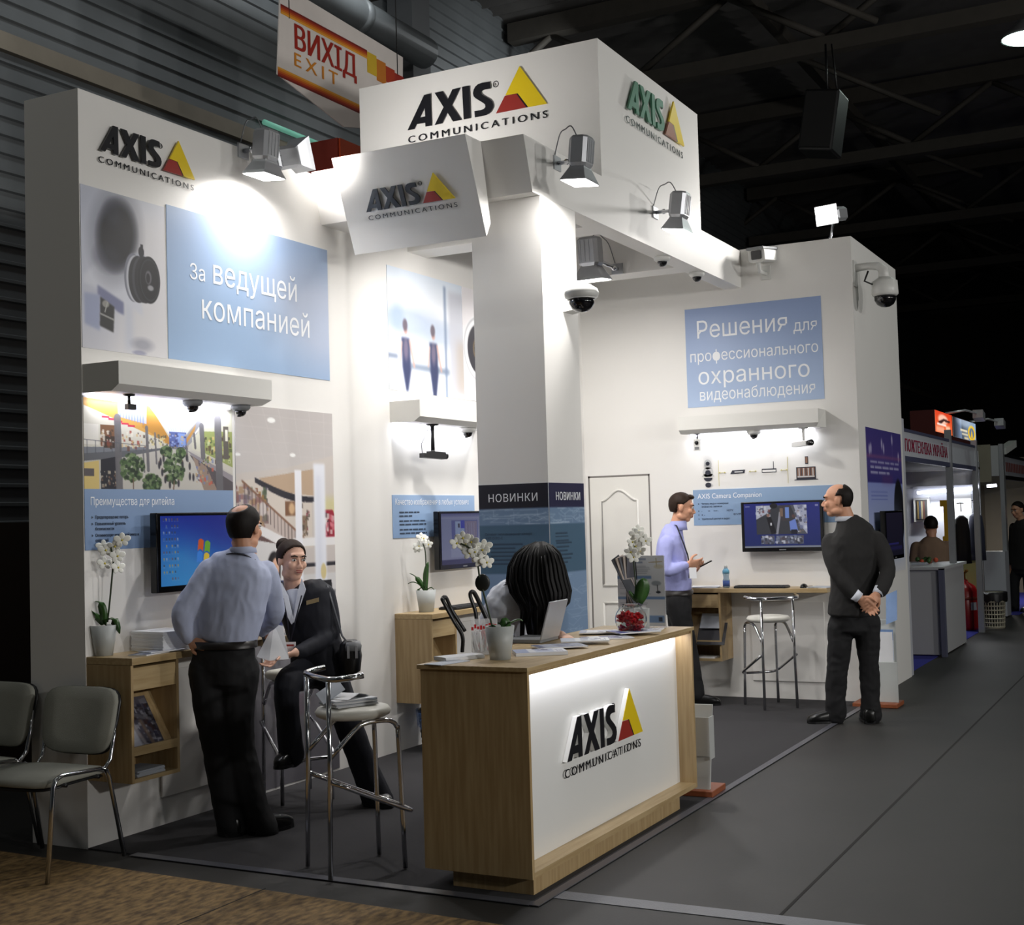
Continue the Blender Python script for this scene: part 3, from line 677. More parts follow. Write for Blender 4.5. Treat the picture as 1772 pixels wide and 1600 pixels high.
cv.line(.72, .34, .8, .15, .02, (224, 226, 226))
cv.poly([(.0, .55), (.4, .52), (.4, .56), (.0, .66)], (122, 126, 134)); cv.poly([(0, .62), (.4, .545), (.5, .52), (.5, .54), (.2, .66), (0, .72)], (96, 98, 104))
cv.rect(0, .3, .09, .52, (222, 218, 210)); cv.rect(.1, .3, .2, .52, (120, 84, 58)); cv.rect(.12, .42, .2, .55, (60, 46, 38)); cv.speck(.1, .36, .4, .54, 70, [(120, 70, 50), (200, 170, 120), (70, 54, 44), (226, 220, 208), (150, 60, 50)], .008, .02, rng)
for i in range(5): cv.rect(.11+.04*i, .205+.02*i, .155+.04*i, .225+.02*i, (196, 40, 76))
cv.speck(.4, .38, .54, .5, 40, [(220, 206, 150), (120, 110, 80), (80, 74, 60)], .006, .016, rng)
cv.poly([(.5, .5), (.67, .5), (.67, .53), (.5, .53)], (120, 122, 130)); cv.speck(.5, .48, .67, .51, 30, [(60, 56, 56), (150, 130, 110)], .004, .008, rng)
cv.poly([(0, .7), (.2, .66), (.5, .54), (.7, .54), (.8, .62), (1, .8), (1, 1), (0, 1)], (192, 188, 180)); cv.poly([(.66, .53), (1, .82), (1, .93), (.7, .6)], (146, 140, 146)); cv.poly([(.68, .58), (1, .9), (1, 1), (.84, 1)], (84, 78, 82))
cv.poly([(.70, .60), (.8, .72), (.88, 1), (.78, 1)], (150, 130, 116)); cv.speck(.72, .6, .85, .95, 40, [(190, 160, 120), (90, 80, 86), (200, 90, 70), (120, 130, 170)], .006, .02, rng)
cv.poly([(.78, .3), (1, .28), (1, .72), (.78, .55)], (150, 160, 96)); cv.speck(.78, .32, .99, .66, 80, [(200, 206, 160), (90, 110, 60), (220, 190, 120), (84, 66, 50), (60, 60, 50)], .008, .028, rng)
cv.rect(.93, .22, .97, .62, (96, 90, 84)); cv.rect(.945, .26, .965, .4, (226, 222, 206))
cv.poly([(0, .72), (.09, .69), (.09, 1), (0, 1)], (214, 190, 120)); cv.rect(0, .78, .06, .86, (90, 84, 86)); cv.poly([(.1, .68), (.2, .64), (.2, 1), (.1, 1)], (34, 34, 44)); cv.speck(.1, .8, .2, .97, 40, [(190, 180, 160), (40, 40, 46), (130, 100, 80)], .006, .016, rng)
for xx, wd, y0, y1 in ((.205, .045, .22, 1), (.39, .02, .3, .78), (.365, .01, .56, .8), (.445, .012, .36, .7), (.77, .035, .24, .6), (.89, .055, .14, 1), (.715, .016, .34, .5), (.66, .012, .5, .66)): cv.line(xx, y0, xx+.008, y1, wd*2.3, (104, 102, 106), .95)
for i in range(9): cv.line(.02+.05*i, .47+.008*i, .02+.05*i, .62-.008*i, .006, (70, 72, 80), .8)
cv.line(0, .47, .4, .51, .008, (90, 92, 98), .8)
for cx, cy, rx, ry in ((.295, .76, .075, .155), (.57, .76, .07, .17), (.52, .56, .035, .05), (.62, .57, .028, .05), (.42, .93, .06, .1)):
    for _ in range(170):
        a, r = rng.uniform(0, 6.28), math.sqrt(rng.random()); cv.ell(cx+rx*r*math.cos(a), cy+ry*r*math.sin(a), .010, .02, rng.choice([(38, 58, 34), (66, 92, 52), (96, 120, 76), (28, 42, 28), (120, 140, 96)]), .8, .4)
cv.line(.30, .88, .30, 1, .018, (110, 86, 70)); cv.line(.57, .9, .565, 1, .02, (110, 86, 70))
for a, c in ((.48, .68), (.49, .80), (.51, .88), (.68, .72), (.68, .84), (.705, .85), (.54, .94), (.60, .92), (.47, .72), (.66, .62), (.63, .70), (.5, .64)): cv.ell(a, c, .008, .045, (40, 38, 48), .9, .4); cv.ell(a, c-.04, .004, .01, (110, 86, 76), .9, .4)
picture('printed_photo', cv, *yw(4.935, 6.10, 1.822, 2.302), prnt, t)
cv = Cv(120, 32, BLU2); cv.grad((132, 156, 190), (120, 146, 184))
picture('text_strip', cv, *yw(4.935, 6.10, 1.507, 1.822), prnt, t)
m = MB(); yy = WY-.0055; text(m, 'Преимущества для ритейла', (4.975, yy, 1.738), EX, EZ, Z0, width=.62, cap=.043); m.build('lettering', inkw, t)
m = MB()
for z, s, wd in ((1.668, 'Предотвращение потерь', .235), (1.634, 'Повышенный уровень', .215), (1.608, 'безопасности', .13), (1.574, 'Оптимизация мерчендайзинга и', .31), (1.548, 'операций', .09)):
    text(m, s, (5.005, yy, z), EX, EZ, Z0, width=wd, cap=.017, bold=.014)
for z in (1.668, 1.634, 1.574): m.prism([(0, 0), (.012, .007), (0, .014)], (4.98, yy, z), EX, EZ, (0, -.0005, 0))
m.build('small_print', inkd, t)
# tall photo of a shop gallery
t = thing('wall_graphic', 'tall printed photo of a curving shop gallery with a smiling woman, on the long wall', 'poster', (6.62, WY, .02))
cv = Cv(140, 330, (188, 184, 182), asp=1.0/2.32)
cv.grad((186, 180, 178), (206, 202, 200), 0, .42)
for i in range(7): cv.line(.1+.16*i, 0, .3+.12*i, .17, .0025, (200, 194, 192), .6)
for i in range(5): cv.line(0, .02+.034*i, 1, .03+.034*i, .002, (200, 194, 192), .5)
cv.ell(.35, .035, .04, .007, (246, 246, 244), 1, .2); cv.ell(.56, .125, .03, .005, (246, 246, 244), 1, .2); cv.ell(.02, .13, .03, .004, (240, 240, 238), 1, .2)
cv.poly([(0, .18), (.5, .16), (1, .12), (1, .42), (0, .42)], (198, 190, 184)); cv.poly([(0, .2), (.75, .165), (.75, .43), (0, .43)], (206, 196, 186))
pts1 = [(.18+.06*i, .188+.05*math.sin(i/10*1.6)) for i in range(11)]; pts2 = [(x, y+.013+.006*math.sin(i/10*3)) for i, (x, y) in enumerate(pts1)][::-1]
cv.poly([(.22, .19), (.8, .16), (.8, .235), (.5, .228), (.3, .21)], (176, 148, 120), .8); cv.poly(pts1+pts2, (36, 34, 44))
cv.speck(0, .21, .3, .32, 110, [(110, 50, 50), (60, 50, 90), (160, 120, 60), (70, 60, 60), (196, 190, 180), (70, 84, 60)], .003, .009, rng); cv.ell(.25, .27, .035, .018, (226, 226, 224), 1, .1)
cv.rect(.47, .25, .58, .29, (120, 84, 60)); cv.ell(.54, .27, .03, .016, (214, 180, 140), .9, .5); cv.rect(.60, .29, .70, .345, (130, 110, 90)); cv.speck(.6, .25, .72, .345, 40, [(120, 40, 56), (70, 60, 50), (200, 190, 180)], .002, .006, rng)
cv.poly([(.08, .2), (.62, .335), (.62, .39), (0, .27), (0, .22)], (170, 150, 146), .45); cv.line(.06, .198, .66, .35, .006, (132, 98, 78))
for i in range(16): cv.line(.08+.035*i, .205+.009*i, .08+.035*i, .245+.0095*i, .0025, (66, 52, 54), .9)
cv.poly([(0, .28), (.62, .37), (.62, .40), (0, .33)], (222, 220, 220)); cv.poly([(.2, .335), (.62, .40), (.62, .415), (.2, .36)], (96, 72, 70)); cv.poly([(0, .34), (1, .40), (1, .62), (0, .62)], (206, 204, 204))
cv.rect(.83, .24, 1, .29, (200, 192, 110), .5, 6); cv.poly([(.86, .275), (.98, .275), (1, .29), (1, .35), (.86, .35)], (150, 30, 50)); cv.speck(.87, .285, .99, .345, 40, [(60, 30, 36), (206, 120, 130), (216, 206, 200)], .003, .007, rng); cv.ell(.87, .247, .025, .004, (70, 70, 160), .9, .3)
cv.rect(.55, .35, 1, .372, (226, 224, 224)); cv.rect(.6, .378, 1, .45, (196, 188, 184)); cv.rect(.62, .42, 1, .430, (40, 38, 46))
cv.rect(.575, .165, .645, .6, (232, 232, 238)); cv.rect(.775, .145, .90, .72, (224, 226, 234), 1, 2); cv.rect(.80, .18, .85, .7, (204, 208, 222), .6, 5)
cv.ell(.35, .425, .065, .042, (24, 20, 24), 1, .15); cv.rect(.285, .42, .33, .468, (24, 20, 24)); cv.rect(.375, .42, .41, .468, (24, 20, 24)); cv.ell(.365, .428, .035, .028, (216, 172, 146), 1, .2); cv.ell(.37, .436, .016, .004, (236, 220, 214), 1, .3)
cv.poly([(.28, .46), (.46, .46), (.52, .58), (.22, .58)], (50, 58, 104)); cv.poly([(.31, .455), (.41, .455), (.36, .53)], (230, 230, 236)); cv.poly([(.40, .46), (.47, .47), (.46, .56)], (30, 30, 44))
cv.poly([(.79, .47), (.95, .47), (.98, .62), (.8, .62)], (30, 30, 34)); cv.ell(.865, .445, .03, .022, (206, 190, 140), 1, .3)
cv.rect(0, .6, 1, 1, (120, 118, 124)); cv.grad((150, 148, 152), (76, 74, 80), .6, 1); cv.speck(0, .58, .9, .8, 60, [(100, 96, 102), (130, 126, 132), (110, 86, 100), (88, 86, 94)], .006, .02, rng); cv.rect(0, .6, 1, 1, (104, 102, 108), .45, 10)
for x_ in (.965, .985): cv.line(x_, .5, x_, .66, .004, (40, 40, 46))
picture('printed_photo', cv, *yw(6.128, 7.115, .02, 2.335), prnt, t)
# walkers photo and lens print
cv = Cv(130, 120, (236, 240, 246), asp=1.07/.88)
cv.grad((214, 224, 236), (244, 246, 250), 0, .35); cv.ell(.25, .42, .45, .14, (150, 166, 190), .7, .9); cv.ell(.7, .48, .3, .1, (176, 190, 210), .6, .9); cv.ell(.12, .40, .08, .10, (150, 170, 196), .6, .9); cv.rect(0, .70, .12, .74, (96, 110, 136), .8, 3); cv.rect(.27, .755, .80, .81, (120, 134, 156), .85, 3)
cv.rect(.80, .08, 1.0, .98, (196, 198, 208), .9, 5); cv.rect(.90, .5, 1.0, .95, (186, 168, 150), .6, 12); cv.rect(.735, .05, .765, 1, (112, 130, 160), .8, 2)
for cx, s in ((.22, 1.0), (.58, 1.06)):
    cv.poly([(cx-.055, .56), (cx+.05, .56), (cx+.055, .72), (cx+.06, .82), (cx+.02, .99*s), (cx-.01, .99*s), (cx-.05, .8)], (52, 60, 96), 1, 2)
    cv.ell(cx, .50, .022, .03, (196, 150, 136), .9, .5); cv.ell(cx-.005, .455, .03, .05, (92, 80, 92), .95, .4)
    cv.line(cx+.05, .58, cx+.10, .78, .03, (206, 164, 150), .8); cv.line(cx-.05, .60, cx-.075, .76, .022, (206, 170, 156), .8); cv.ell(cx, .65, .028, .09, (150, 130, 146), .6, .7)
cv.blurall(1)
p = picture('wall_graphic', cv, *yw(7.818, 8.885, 2.55, 3.44), prnt); tag(p, 'blurred printed photo of two people walking, left of the pillar', 'poster')
cv = Cv(100, 100, (232, 228, 230), asp=1); cx, cy = .30, .53
cv.ell(cx, cy, .30, .30, (240, 240, 242), 1, .05); cv.ell(cx, cy, .29, .29, (190, 190, 194), 1, .04); cv.ell(cx, cy, .27, .27, (236, 236, 238), 1, .05); cv.ell(cx+.01, cy, .23, .23, (44, 42, 50), 1, .05); cv.ell(cx, cy, .12, .12, (120, 104, 78), 1, .1); cv.ell(cx, cy, .10, .10, (20, 18, 22), 1, .08); cv.ell(cx, cy, .06, .06, (110, 84, 60), 1, .2); cv.ell(cx, cy, .035, .035, (14, 12, 16), 1, .2)
p = picture('wall_graphic', cv, *yw(8.89, 9.77, 2.55, 3.44), prnt); tag(p, 'pale print of a round camera lens half hidden behind the pillar', 'poster')
t = thing('wall_graphic', 'blue text strip behind the orchid and screen left of the pillar', 'poster', (8.5, WY, 1.495))
cv = Cv(120, 32, BLU2); cv.grad((150, 176, 210), (128, 156, 192)); picture('printed_sheet', cv, *yw(7.82, 9.0, 1.495, 1.802), prnt, t)
m = MB(); text(m, 'Качество изображения в любых условиях', (7.857, yy, 1.732), EX, EZ, Z0, width=1.05, cap=.045); m.build('lettering', inkw, t)
m = MB()
for z, wd in ((1.672, .27), (1.646, .17), (1.610, .36), (1.585, .36), (1.548, .35), (1.522, .37)):
    x = 7.905; r2 = random.Random(int(z*1000))
    while x < 7.905+wd: k = r2.uniform(.03, .09); m.box(x, min(x+k, 7.905+wd), yy-.0004, yy, z, z+.011); x += k+.01
m.build('small_print', inkd, t)
# end wall panels
t = thing('wall_graphic', 'blue printed panel with four lines of white lettering on the end wall', 'poster', (EXP, 3.4, 2.555))
cv = Cv(110, 80, BLU); cv.grad((140, 160, 200), (168, 188, 218)); picture('printed_sheet', cv, *xw(4.03, 2.803, 2.557, 3.44), prnt, t)
m = MB(); xx = EXP-.0055
text(m, 'Решения', (xx, 3.919, 3.170), UA, EZ, Z0, width=.818, cap=.158); text(m, 'для', (xx, 3.048, 3.155), UA, EZ, Z0, width=.205, cap=.103)
text(m, 'профессионального', (xx, 3.991, 2.962), UA, EZ, Z0, width=1.151, cap=.100); text(m, 'охранного', (xx, 3.921, 2.758), UA, EZ, Z0, width=1.0, cap=.148); text(m, 'видеонаблюдения', (xx, 3.913, 2.613), UA, EZ, Z0, width=1.034, cap=.105)
m.build('lettering', inkw, t)
t = thing('wall_graphic', 'blue text strip behind the screen on the end wall', 'poster', (EXP, 3.4, 1.507))
cv = Cv(120, 32, BLU2); cv.grad((140, 166, 198), (132, 160, 194)); picture('printed_sheet', cv, *xw(4.01, 2.66, 1.507, 1.822), prnt, t)
m = MB(); text(m, 'AXIS Camera Companion', (xx, 3.968, 1.743), UA, EZ, Z0, width=.585, cap=.046); m.build('lettering', inkw, t)
m = MB()
for z, s, wd in ((1.690, 'Четкие лица и номерные', .25), (1.664, 'знаки на записи', .19), (1.626, 'Качество изображения HDTV', .29), (1.592, 'Не нужен центральный ПК или DVR', .365), (1.556, 'Удаленный доступ к видео', .26)):
    text(m, s, (xx, 3.935, z), UA, EZ, Z0, width=wd, cap=.017, bold=.014)
for z in (1.69, 1.626, 1.592, 1.556): m.prism([(0, 0), (.012, .007), (0, .014)], (xx, 3.965, z), UA, EZ, (-.0005, 0, 0))
m.build('small_print', inkd, t)
# network diagram printed straight on the end wall
t = thing('wall_graphic', 'printed diagram of small cameras, router and laptop above the end wall strip', 'diagram', (EXP, 3.4, 1.84))
def disc(m, y, z, ry, rz, mat, dx=.002, a0=0, a1=360, n=20):
    pts = [(ry*math.cos(math.radians(a0+(a1-a0)*i/n)), rz*math.sin(math.radians(a0+(a1-a0)*i/n))) for i in range(n+1 if a1-a0 < 360 else n)]
    m.prism(pts, (EXP-dx, y, z), UA, EZ, (-.0008, 0, 0), mat)
pr_g = pm('print_pale', (196, 196, 194), .6); pr_k = pm('print_dark', (34, 36, 50), .6); pr_y = pm('print_olive', (196, 186, 110), .6); pr_s = pm('print_scene', (132, 96, 76), .6)
m = MB(); y = 3.864
disc(m, y, 2.045, .035, .045, 0); disc(m, y, 2.052, .018, .018, 1, .004); disc(m, y, 1.975, .05, .045, 0); disc(m, y, 1.972, .026, .022, 1, .004); disc(m, y, 1.935, .058, .03, 0, .002, 0, 180); disc(m, y, 1.925, .040, .030, 1, .004, 180, 360); disc(m, y, 1.862, .028, .022, 1, .004); disc(m, y-.02, 1.862, .02, .016, 0, .0035)
m.build('camera_icon', [pr_g, pr_k], t)
m = MB(); m.box(EXP-.004, EXP, 3.767, 3.765, 1.85, 2.08); m.box(EXP-.004, EXP, 3.146, 3.144, 1.85, 2.08)
for ya, yb in ((3.765, 3.70), (3.49, 3.42), (3.21, 3.145)): m.box(EXP-.004, EXP, ya, yb, 1.9655, 1.9675); m.prism([(0, -.008), (.014, 0), (0, .008)], (EXP-.003, yb+.014, 1.9665), UA, EZ, (-.001, 0, 0)); m.prism([(0, 0), (.014, .008), (.014, -.008)], (EXP-.003, ya, 1.9665), UA, EZ, (-.001, 0, 0))
m.build('link_line', pr_y, t)
m = MB(); m.prism([(0, 0), (.13, .004), (.137, .035), (.02, .032)], (EXP-.002, 3.66, 1.95), UA, EZ, (-.001, 0, 0), 0); m.box(EXP-.0035, EXP, 3.62, 3.545, 1.962, 1.972, 1); m.build('switch_icon', [pr_k, pr_g], t)
m = MB(); m.prism([(0, 0), (.13, 0), (.13, .034), (0, .034)], (EXP-.002, 3.374, 1.95), UA, EZ, (-.001, 0, 0), 0); m.prism([(.006, .006), (.124, .006), (.124, .024), (.006, .024)], (EXP-.003, 3.374, 1.95), UA, EZ, (-.001, 0, 0), 1); m.box(EXP-.003, EXP, 3.272, 3.268, 1.984, 2.045, 0); m.build('router_icon', [pr_k, white], t)
m = MB(); m.box(EXP-.003, EXP, 2.992, 2.965, 2.01, 2.075, 0); m.box(EXP-.004, EXP, 2.988, 2.969, 2.018, 2.068, 1); m.build('phone_icon', [pr_k, pr_s], t)
m = MB(); m.box(EXP-.003, EXP, 3.071, 2.903, 1.88, 1.985, 0); m.prism([(-.022, 0), (.192, 0), (.18, .007), (-.012, .007)], (EXP-.002, 3.071, 1.873), UA, EZ, (-.001, 0, 0), 0); m.box(EXP-.004, EXP, 3.062, 2.912, 1.895, 1.978, 1)
for i in range(7): m.box(EXP-.0045, EXP, 3.05-.02*i, 3.042-.02*i, 1.91, 1.975, 2+i % 2)
m.box(EXP-.0045, EXP, 3.06, 2.914, 1.897, 1.908, 2); m.build('laptop_icon', [pr_k, pr_s, pr_g, pr_k], t)
# aisle-side panel of the end wall
t = thing('wall_graphic', 'tall purple and blue printed panel on the aisle side of the end wall', 'poster', (12.1, SY, 1.03))
cv = Cv(110, 150, (170, 186, 226), asp=1.48/1.29); cv.grad((66, 58, 128), (78, 62, 130), 0, .21); cv.grad((78, 66, 136), (58, 54, 122), .21, .37); cv.grad((140, 152, 214), (176, 188, 224), .37, .7); cv.grad((176, 188, 224), (222, 222, 224), .7, 1)
for x_, y_ in ((.12, .14), (.42, .10), (.72, .06), (.47, .13), (.08, .15), (.9, .18)):
    cv.ell(x_, y_, .02, .035, (206, 200, 230), .8, .8); cv.line(x_, y_, x_, .2, .006, (150, 140, 190), .6)
cv.rect(0, .185, 1, .2, (150, 90, 130), .6, 2); cv.rect(.4, .32, .7, .37, (120, 60, 110), .4, 6)
cv.ell(.86, .58, .15, .24, (16, 16, 22), 1, .12); cv.rect(.1, .5, .9, .9, (150, 166, 206), .35, 20)
for i in range(3): cv.rect(.08, .43+.025*i, .08+.45, .437+.025*i, (110, 122, 190), .8)
for i, wd in enumerate((.78, .82, .5)):
    x_ = .09; r2 = random.Random(i)
    while x_ < .09+wd: k = r2.uniform(.08, .2); cv.rect(x_, .222+.036*i, min(x_+k, .9), .237+.036*i, (170, 168, 206), .9); x_ += k+.025
picture('printed_sheet', cv, V3((11.38, SY, 2.316)), V3((1.47, 0, 0)), V3((0, 0, -1.29)), V3((0, -.004, 0)), prnt, t)
# ------------------------------------------------------------------ flood lamps
def flood(lens, aim, plate, out, label, power, arm_in=.12, col=(1, .97, .94), spread=125, sz=1.0, cable=None):
    lens, aim, out, plate = V3(lens), V3(aim).normalized(), V3(out).normalized(), V3(plate)
    sd = aim.cross(out).normalized(); fr = sd.cross(aim).normalized()
    t = thing('flood_lamp', label, 'lamp', tuple(plate), group=None)
    def P(a, b, c): return lens - aim*(c*sz) + sd*(a*sz) + fr*(b*sz)
    m = MB()
    def rect(a, b, c): return [P(-a, -b, c), P(a, -b, c), P(a, b, c), P(-a, b, c)]
    m.loft([rect(.105, .085, 0), rect(.095, .075, .02), rect(.06, .05, .08), rect(.05, .045, .10)], smooth=False); m.build('reflector', alu, t)
    m = MB(); m.loft([rect(.098, .078, -.004), rect(.098, .078, .004)], smooth=False); m.build('lens', lensm, t)
    m = MB()
    def oct_(a, b, c):
        r = .02; return [P(x, y, c) for x, y in ((-a+r, -b), (a-r, -b), (a, -b+r), (a, b-r), (a-r, b), (-a+r, b), (-a, b-r), (-a, -b+r))]
    m.loft([oct_(.06, .05, .09), oct_(.07, .058, .11), oct_(.07, .058, .26), oct_(.06, .05, .275)], smooth=False)
    m.build('housing', alu, t)
    m = MB()
    for k in (-.045, -.015, .015, .045): m.loft([rect2 for rect2 in ([P(k-.004, -.062, .12), P(k+.004, -.062, .12), P(k+.004, .062, .12), P(k-.004, .062, .12)], [P(k-.004, -.062, .255), P(k+.004, -.062, .255), P(k+.004, .062, .255), P(k-.004, .062, .255)])], smooth=False)
    m.build('cooling_fin', alu, t)
    m = MB(); hub = P(0, 0, .15); m.tube([plate, plate+out*.06, hub], .013*sz, 10); m.sph(plate+out*.07, .02*sz, 10, 6); m.build('arm', chrome, t)
    up2 = EZ if abs(out.z) < .5 else EX
    s2 = out.cross(up2).normalized(); m = MB(); m.obox(plate+out*.004, s2*.05, up2*.045, out*.006); m.build('wall_plate', alu, t, bev=.003)
    a, e = plate+up2*.05+s2*.02, P(0, -.03, .27); mid = (a+e)/2+EZ*.11; m = MB(); m.tube([a, a.lerp(mid, .5)+EZ*.05, mid, e.lerp(mid, .5)+EZ*.045, e], .004, 6, cr=5); m.build('cable', greyp, t)
    area('flood_beam', lens+aim*.012, aim, .19*sz, .15*sz, power, col, spread)
    return t
flood(py(457, 305, 4.87), (0.0, .10, -1), py(420, 262, WY), (0, -1, 0), 'silver flood lamp shining straight down the left long wall', 13, spread=160)
flood(py(523, 268, 4.86), (.90, -.12, .30), py(470, 288, WY), (0, -1, 0), 'silver flood lamp on the long wall turned towards the sign tower', 9, spread=115)
flood(py(1003, 316, 3.22), (0, .10, -1), py(963, 283, 3.5), (0, -1, 0), 'silver flood lamp on the side beam just above the pillar', 26, spread=165)
flood(py(1172, 400, 3.2), (0, .14, -1), py(1133, 368, 3.5), (0, -1, 0), 'silver flood lamp on the aisle face of the sign tower', 13)
flood(px(1025, 485, 9.6), (.10, .0, -1), V3((9.86, px(1055, 460, 9.7).y, px(1055, 460, 9.7).z)), (-1, 0, 0), 'grey flood lamp inside the canopy right of the pillar', 29, sz=1.25, spread=170)
flood(px(1430, 372, 11.22), (-.93, .22, -.18), V3((11.45, 2.78, 3.92)), (0, 0, 1), 'flood lamp standing on top of the end wall, glaring at the viewer', 14, spread=150)
flood(V3((7.72, 4.15, 3.50)), (.30, .35, -1), V3((7.42, 4.15, 3.72)), (1, 0, 0), 'flood lamp behind the front beam, mostly hidden by the tilted sign', 21, spread=150)

# ------------------------------------------------------------------ shelves with light strips
def shelf(loc, rz, label):
    t = thing('lit_shelf', label, 'shelf', loc, rz, 'lit display shelves')
    m = MB(); pr = [(0, 2.315), (-.20, 2.312), (-.25, 2.345), (-.25, 2.462), (0, 2.462)]; L = 1.235
    n = len(pr); vs = [(0, y, z) for y, z in pr]+[(L if i not in (1,) else L-.03, y, z) for i, (y, z) in enumerate(pr)]
    m.add(vs, [tuple(reversed(range(n))), tuple(range(n, 2*n))] + [(i, (i+1) % n, n+(i+1) % n, n+i) for i in range(n)])
    m.build('shelf_body', shelfw, t, local=True)
    m = MB(); m.box(.03, L-.12, -.035, -.012, 2.296, 2.314); m.build('light_strip', ledm, t, local=True)
    M_ = WM[t]; c = M_ @ V3((L/2-.03, -.04, 2.288)); d = (M_.to_3x3() @ V3((0, .08, -1)))
    o = area('shelf_strip_glow', c, d, L-.15, .02, 3.2, (.90, .93, 1.0), 170)
    if abs(rz) > .1: o.rotation_euler = (Matrix.Rotation(rz, 4, 'Z') @ V3((0, .08, -1)).to_track_quat('-Z', 'Y').to_matrix().to_4x4()).to_euler()
    return t
UN = [((4.935, WY, 0), 0.0), ((7.82, WY, 0), 0.0), ((EXP, 4.035, 0), -math.pi/2)]
for (l, r), lb in zip(UN, ('white lit shelf on the left end of the long wall, above the mall photo', 'white lit shelf left of the pillar, below the walkers photo', 'white lit shelf on the end wall, above the network diagram')): shelf(l, r, lb)

# ------------------------------------------------------------------ cameras on show
def dome(c, r, label, down=V3((0, 0, -1)), body=whitep, group='small dome cameras'):
    t = thing('dome_camera', label, 'camera', tuple(c), group=group)
    m = MB(); m.lathe(c, [(0, 0), (r, 0), (r*1.02, r*.3), (r*.8, r*.55), (r*.6, r*.6)], 22, 0, down); m.build('housing', body, t)
    m = MB(); pr = [(r*.62*math.cos(a), r*.58+r*.62*math.sin(a)) for a in np.linspace(0, math.pi/2, 8)]; pr[-1] = (0, pr[-1][1]); m.lathe(c, pr, 20, 0, down); m.build('smoked_dome', domeb, t)
    m = MB(); m.tube([c+down*r*.9+EX*-.3*r, c+down*r*1.22+EX*-.3*r], r*.2, 10); m.build('lens_barrel', blackp, t)
    return t
dome(V3((5.617, 4.93, 2.312)), .055, 'grey dome camera under the left shelf, nearer the middle', body=greyp)
dome(V3((6.03, 4.93, 2.312)), .055, 'grey dome camera under the right end of the left shelf', body=greyp)
dome(V3((8.70, 4.93, 2.312)), .062, 'white dome camera under the shelf left of the pillar')
dome(V3((10.98, 3.39, 2.312)), .060, 'white dome camera under the middle of the end wall shelf')
dome(V3((9.40, 3.575, 3.58)), .062, 'white dome camera under the side beam, nearer the flood lamp')
dome(V3((10.18, 3.575, 3.58)), .062, 'white dome camera under the side beam, nearer the end wall')
def gadget(name, label, cat, parts, base):
    t = thing(name, label, cat, tuple(base))
    for nm, mb, mt in parts: mb.build(nm, mt, t)
    return t
# small bracket camera under left shelf
c = V3((5.13, 4.93, 2.312)); a = MB(); a.lathe(c, [(.03, 0), (.03, -.008), (.01, -.01)], 16); b = MB(); b.tube([c, c-EZ*.05], .008, 8); d = MB(); d.obox(c-EZ*.065+EX*.01, EX*.03, EY*.012, EZ*.014)
gadget('bracket_camera', 'small dark camera on a stalk under the left end of the left shelf', 'camera', [('base', a, blackp), ('stalk', b, blackp), ('camera_body', d, blackp)], c)
# black box camera on a rod
c = V3((8.165, 4.92, 2.312)); cb = py(733, 784, 4.86)
a = MB(); a.lathe(c, [(.045, 0), (.045, -.008), (.02, -.012), (.014, -.02)], 18); b = MB(); b.tube([c, V3((c.x, c.y, cb.z+.025))], .014, 10); b.sph((c.x, c.y, cb.z+.02), .018, 10, 6)
d = MB(); dr = V3((.93, -.32, -.05)).normalized(); s_ = dr.cross(EZ).normalized(); u_ = s_.cross(dr); d.obox(V3((c.x, c.y, cb.z-.012)), dr*.105, s_*.028, u_*.016); d.obox(V3((c.x, c.y, cb.z+.008))+dr*.03, dr*.07, s_*.026, u_*.014)
e = MB(); l0 = V3((c.x, c.y, cb.z-.004))+dr*.095; e.lathe(l0, [(.022, 0), (.022, .035), (.012, .04), (0, .04)], 14, 0, dr)
g = MB(); p0 = c-EX*.04; p3 = V3((c.x, c.y, cb.z))-dr*.1; g.tube([p0, p0-EX*.05-EZ*.08, p3-EX*.01+EZ*.07, p3], .003, 6)
gadget('box_camera', 'black box camera hanging on a rod under the shelf left of the pillar', 'camera', [('base', a, blackp), ('rod', b, blackp), ('camera_body', d, blackp), ('lens', e, blackg), ('cable', g, greyp)], c)
# cube camera and box camera under end-wall shelf
c = V3((10.97, 3.90, 2.312)); a = MB(); a.lathe(c, [(.025, 0), (.025, -.006), (.008, -.01), (.008, -.045)], 14); b = MB(); b.box(c.x-.02, c.x+.02, c.y-.032, c.y+.032, c.z-.15, c.z-.045); d = MB(); d.lathe(c+V3((-.02, 0, -.08)), [(.017, 0), (.017, .008), (0, .008)], 14, 0, (-1, 0, 0)); d2 = MB(); d2.box(c.x-.0215, c.x-.02, c.y-.02, c.y+.02, c.z-.14, c.z-.115)
gadget('cube_camera', 'grey cube camera with black lens under the left end of the end wall shelf', 'camera', [('mount', a, greyp), ('camera_body', b, whitep), ('lens', d, blackg), ('speaker_grille', d2, greyp)], c)
c = V3((10.98, 2.96, 2.312)); a = MB(); a.lathe(c, [(.04, 0), (.04, -.006), (.016, -.012), (.012, -.02)], 14); b = MB(); b.tube([c, c-EZ*.11], .012, 8); dr = V3((-.55, -.83, .02)).normalized(); s_ = dr.cross(EZ).normalized(); u_ = s_.cross(dr)
d = MB(); d.obox(c-EZ*.135-dr*.03, dr*.09, s_*.03, u_*.02); e = MB(); e.lathe(c-EZ*.132+dr*.05, [(.02, 0), (.026, .015), (.026, .05), (.018, .055), (0, .05)], 16, 0, dr); g = MB(); g.tube([c+EY*-.03, c+V3((0, -.08, -.05)), c+V3((0, -.06, -.11)), c-EZ*.13-dr*.1], .003, 6)
gadget('box_camera', 'white box camera with black lens hanging under the right end of the end wall shelf', 'camera', [('base', a, whitep), ('rod', b, whitep), ('camera_body', d, whitep), ('lens', e, blackg), ('cable', g, whitep)], c)
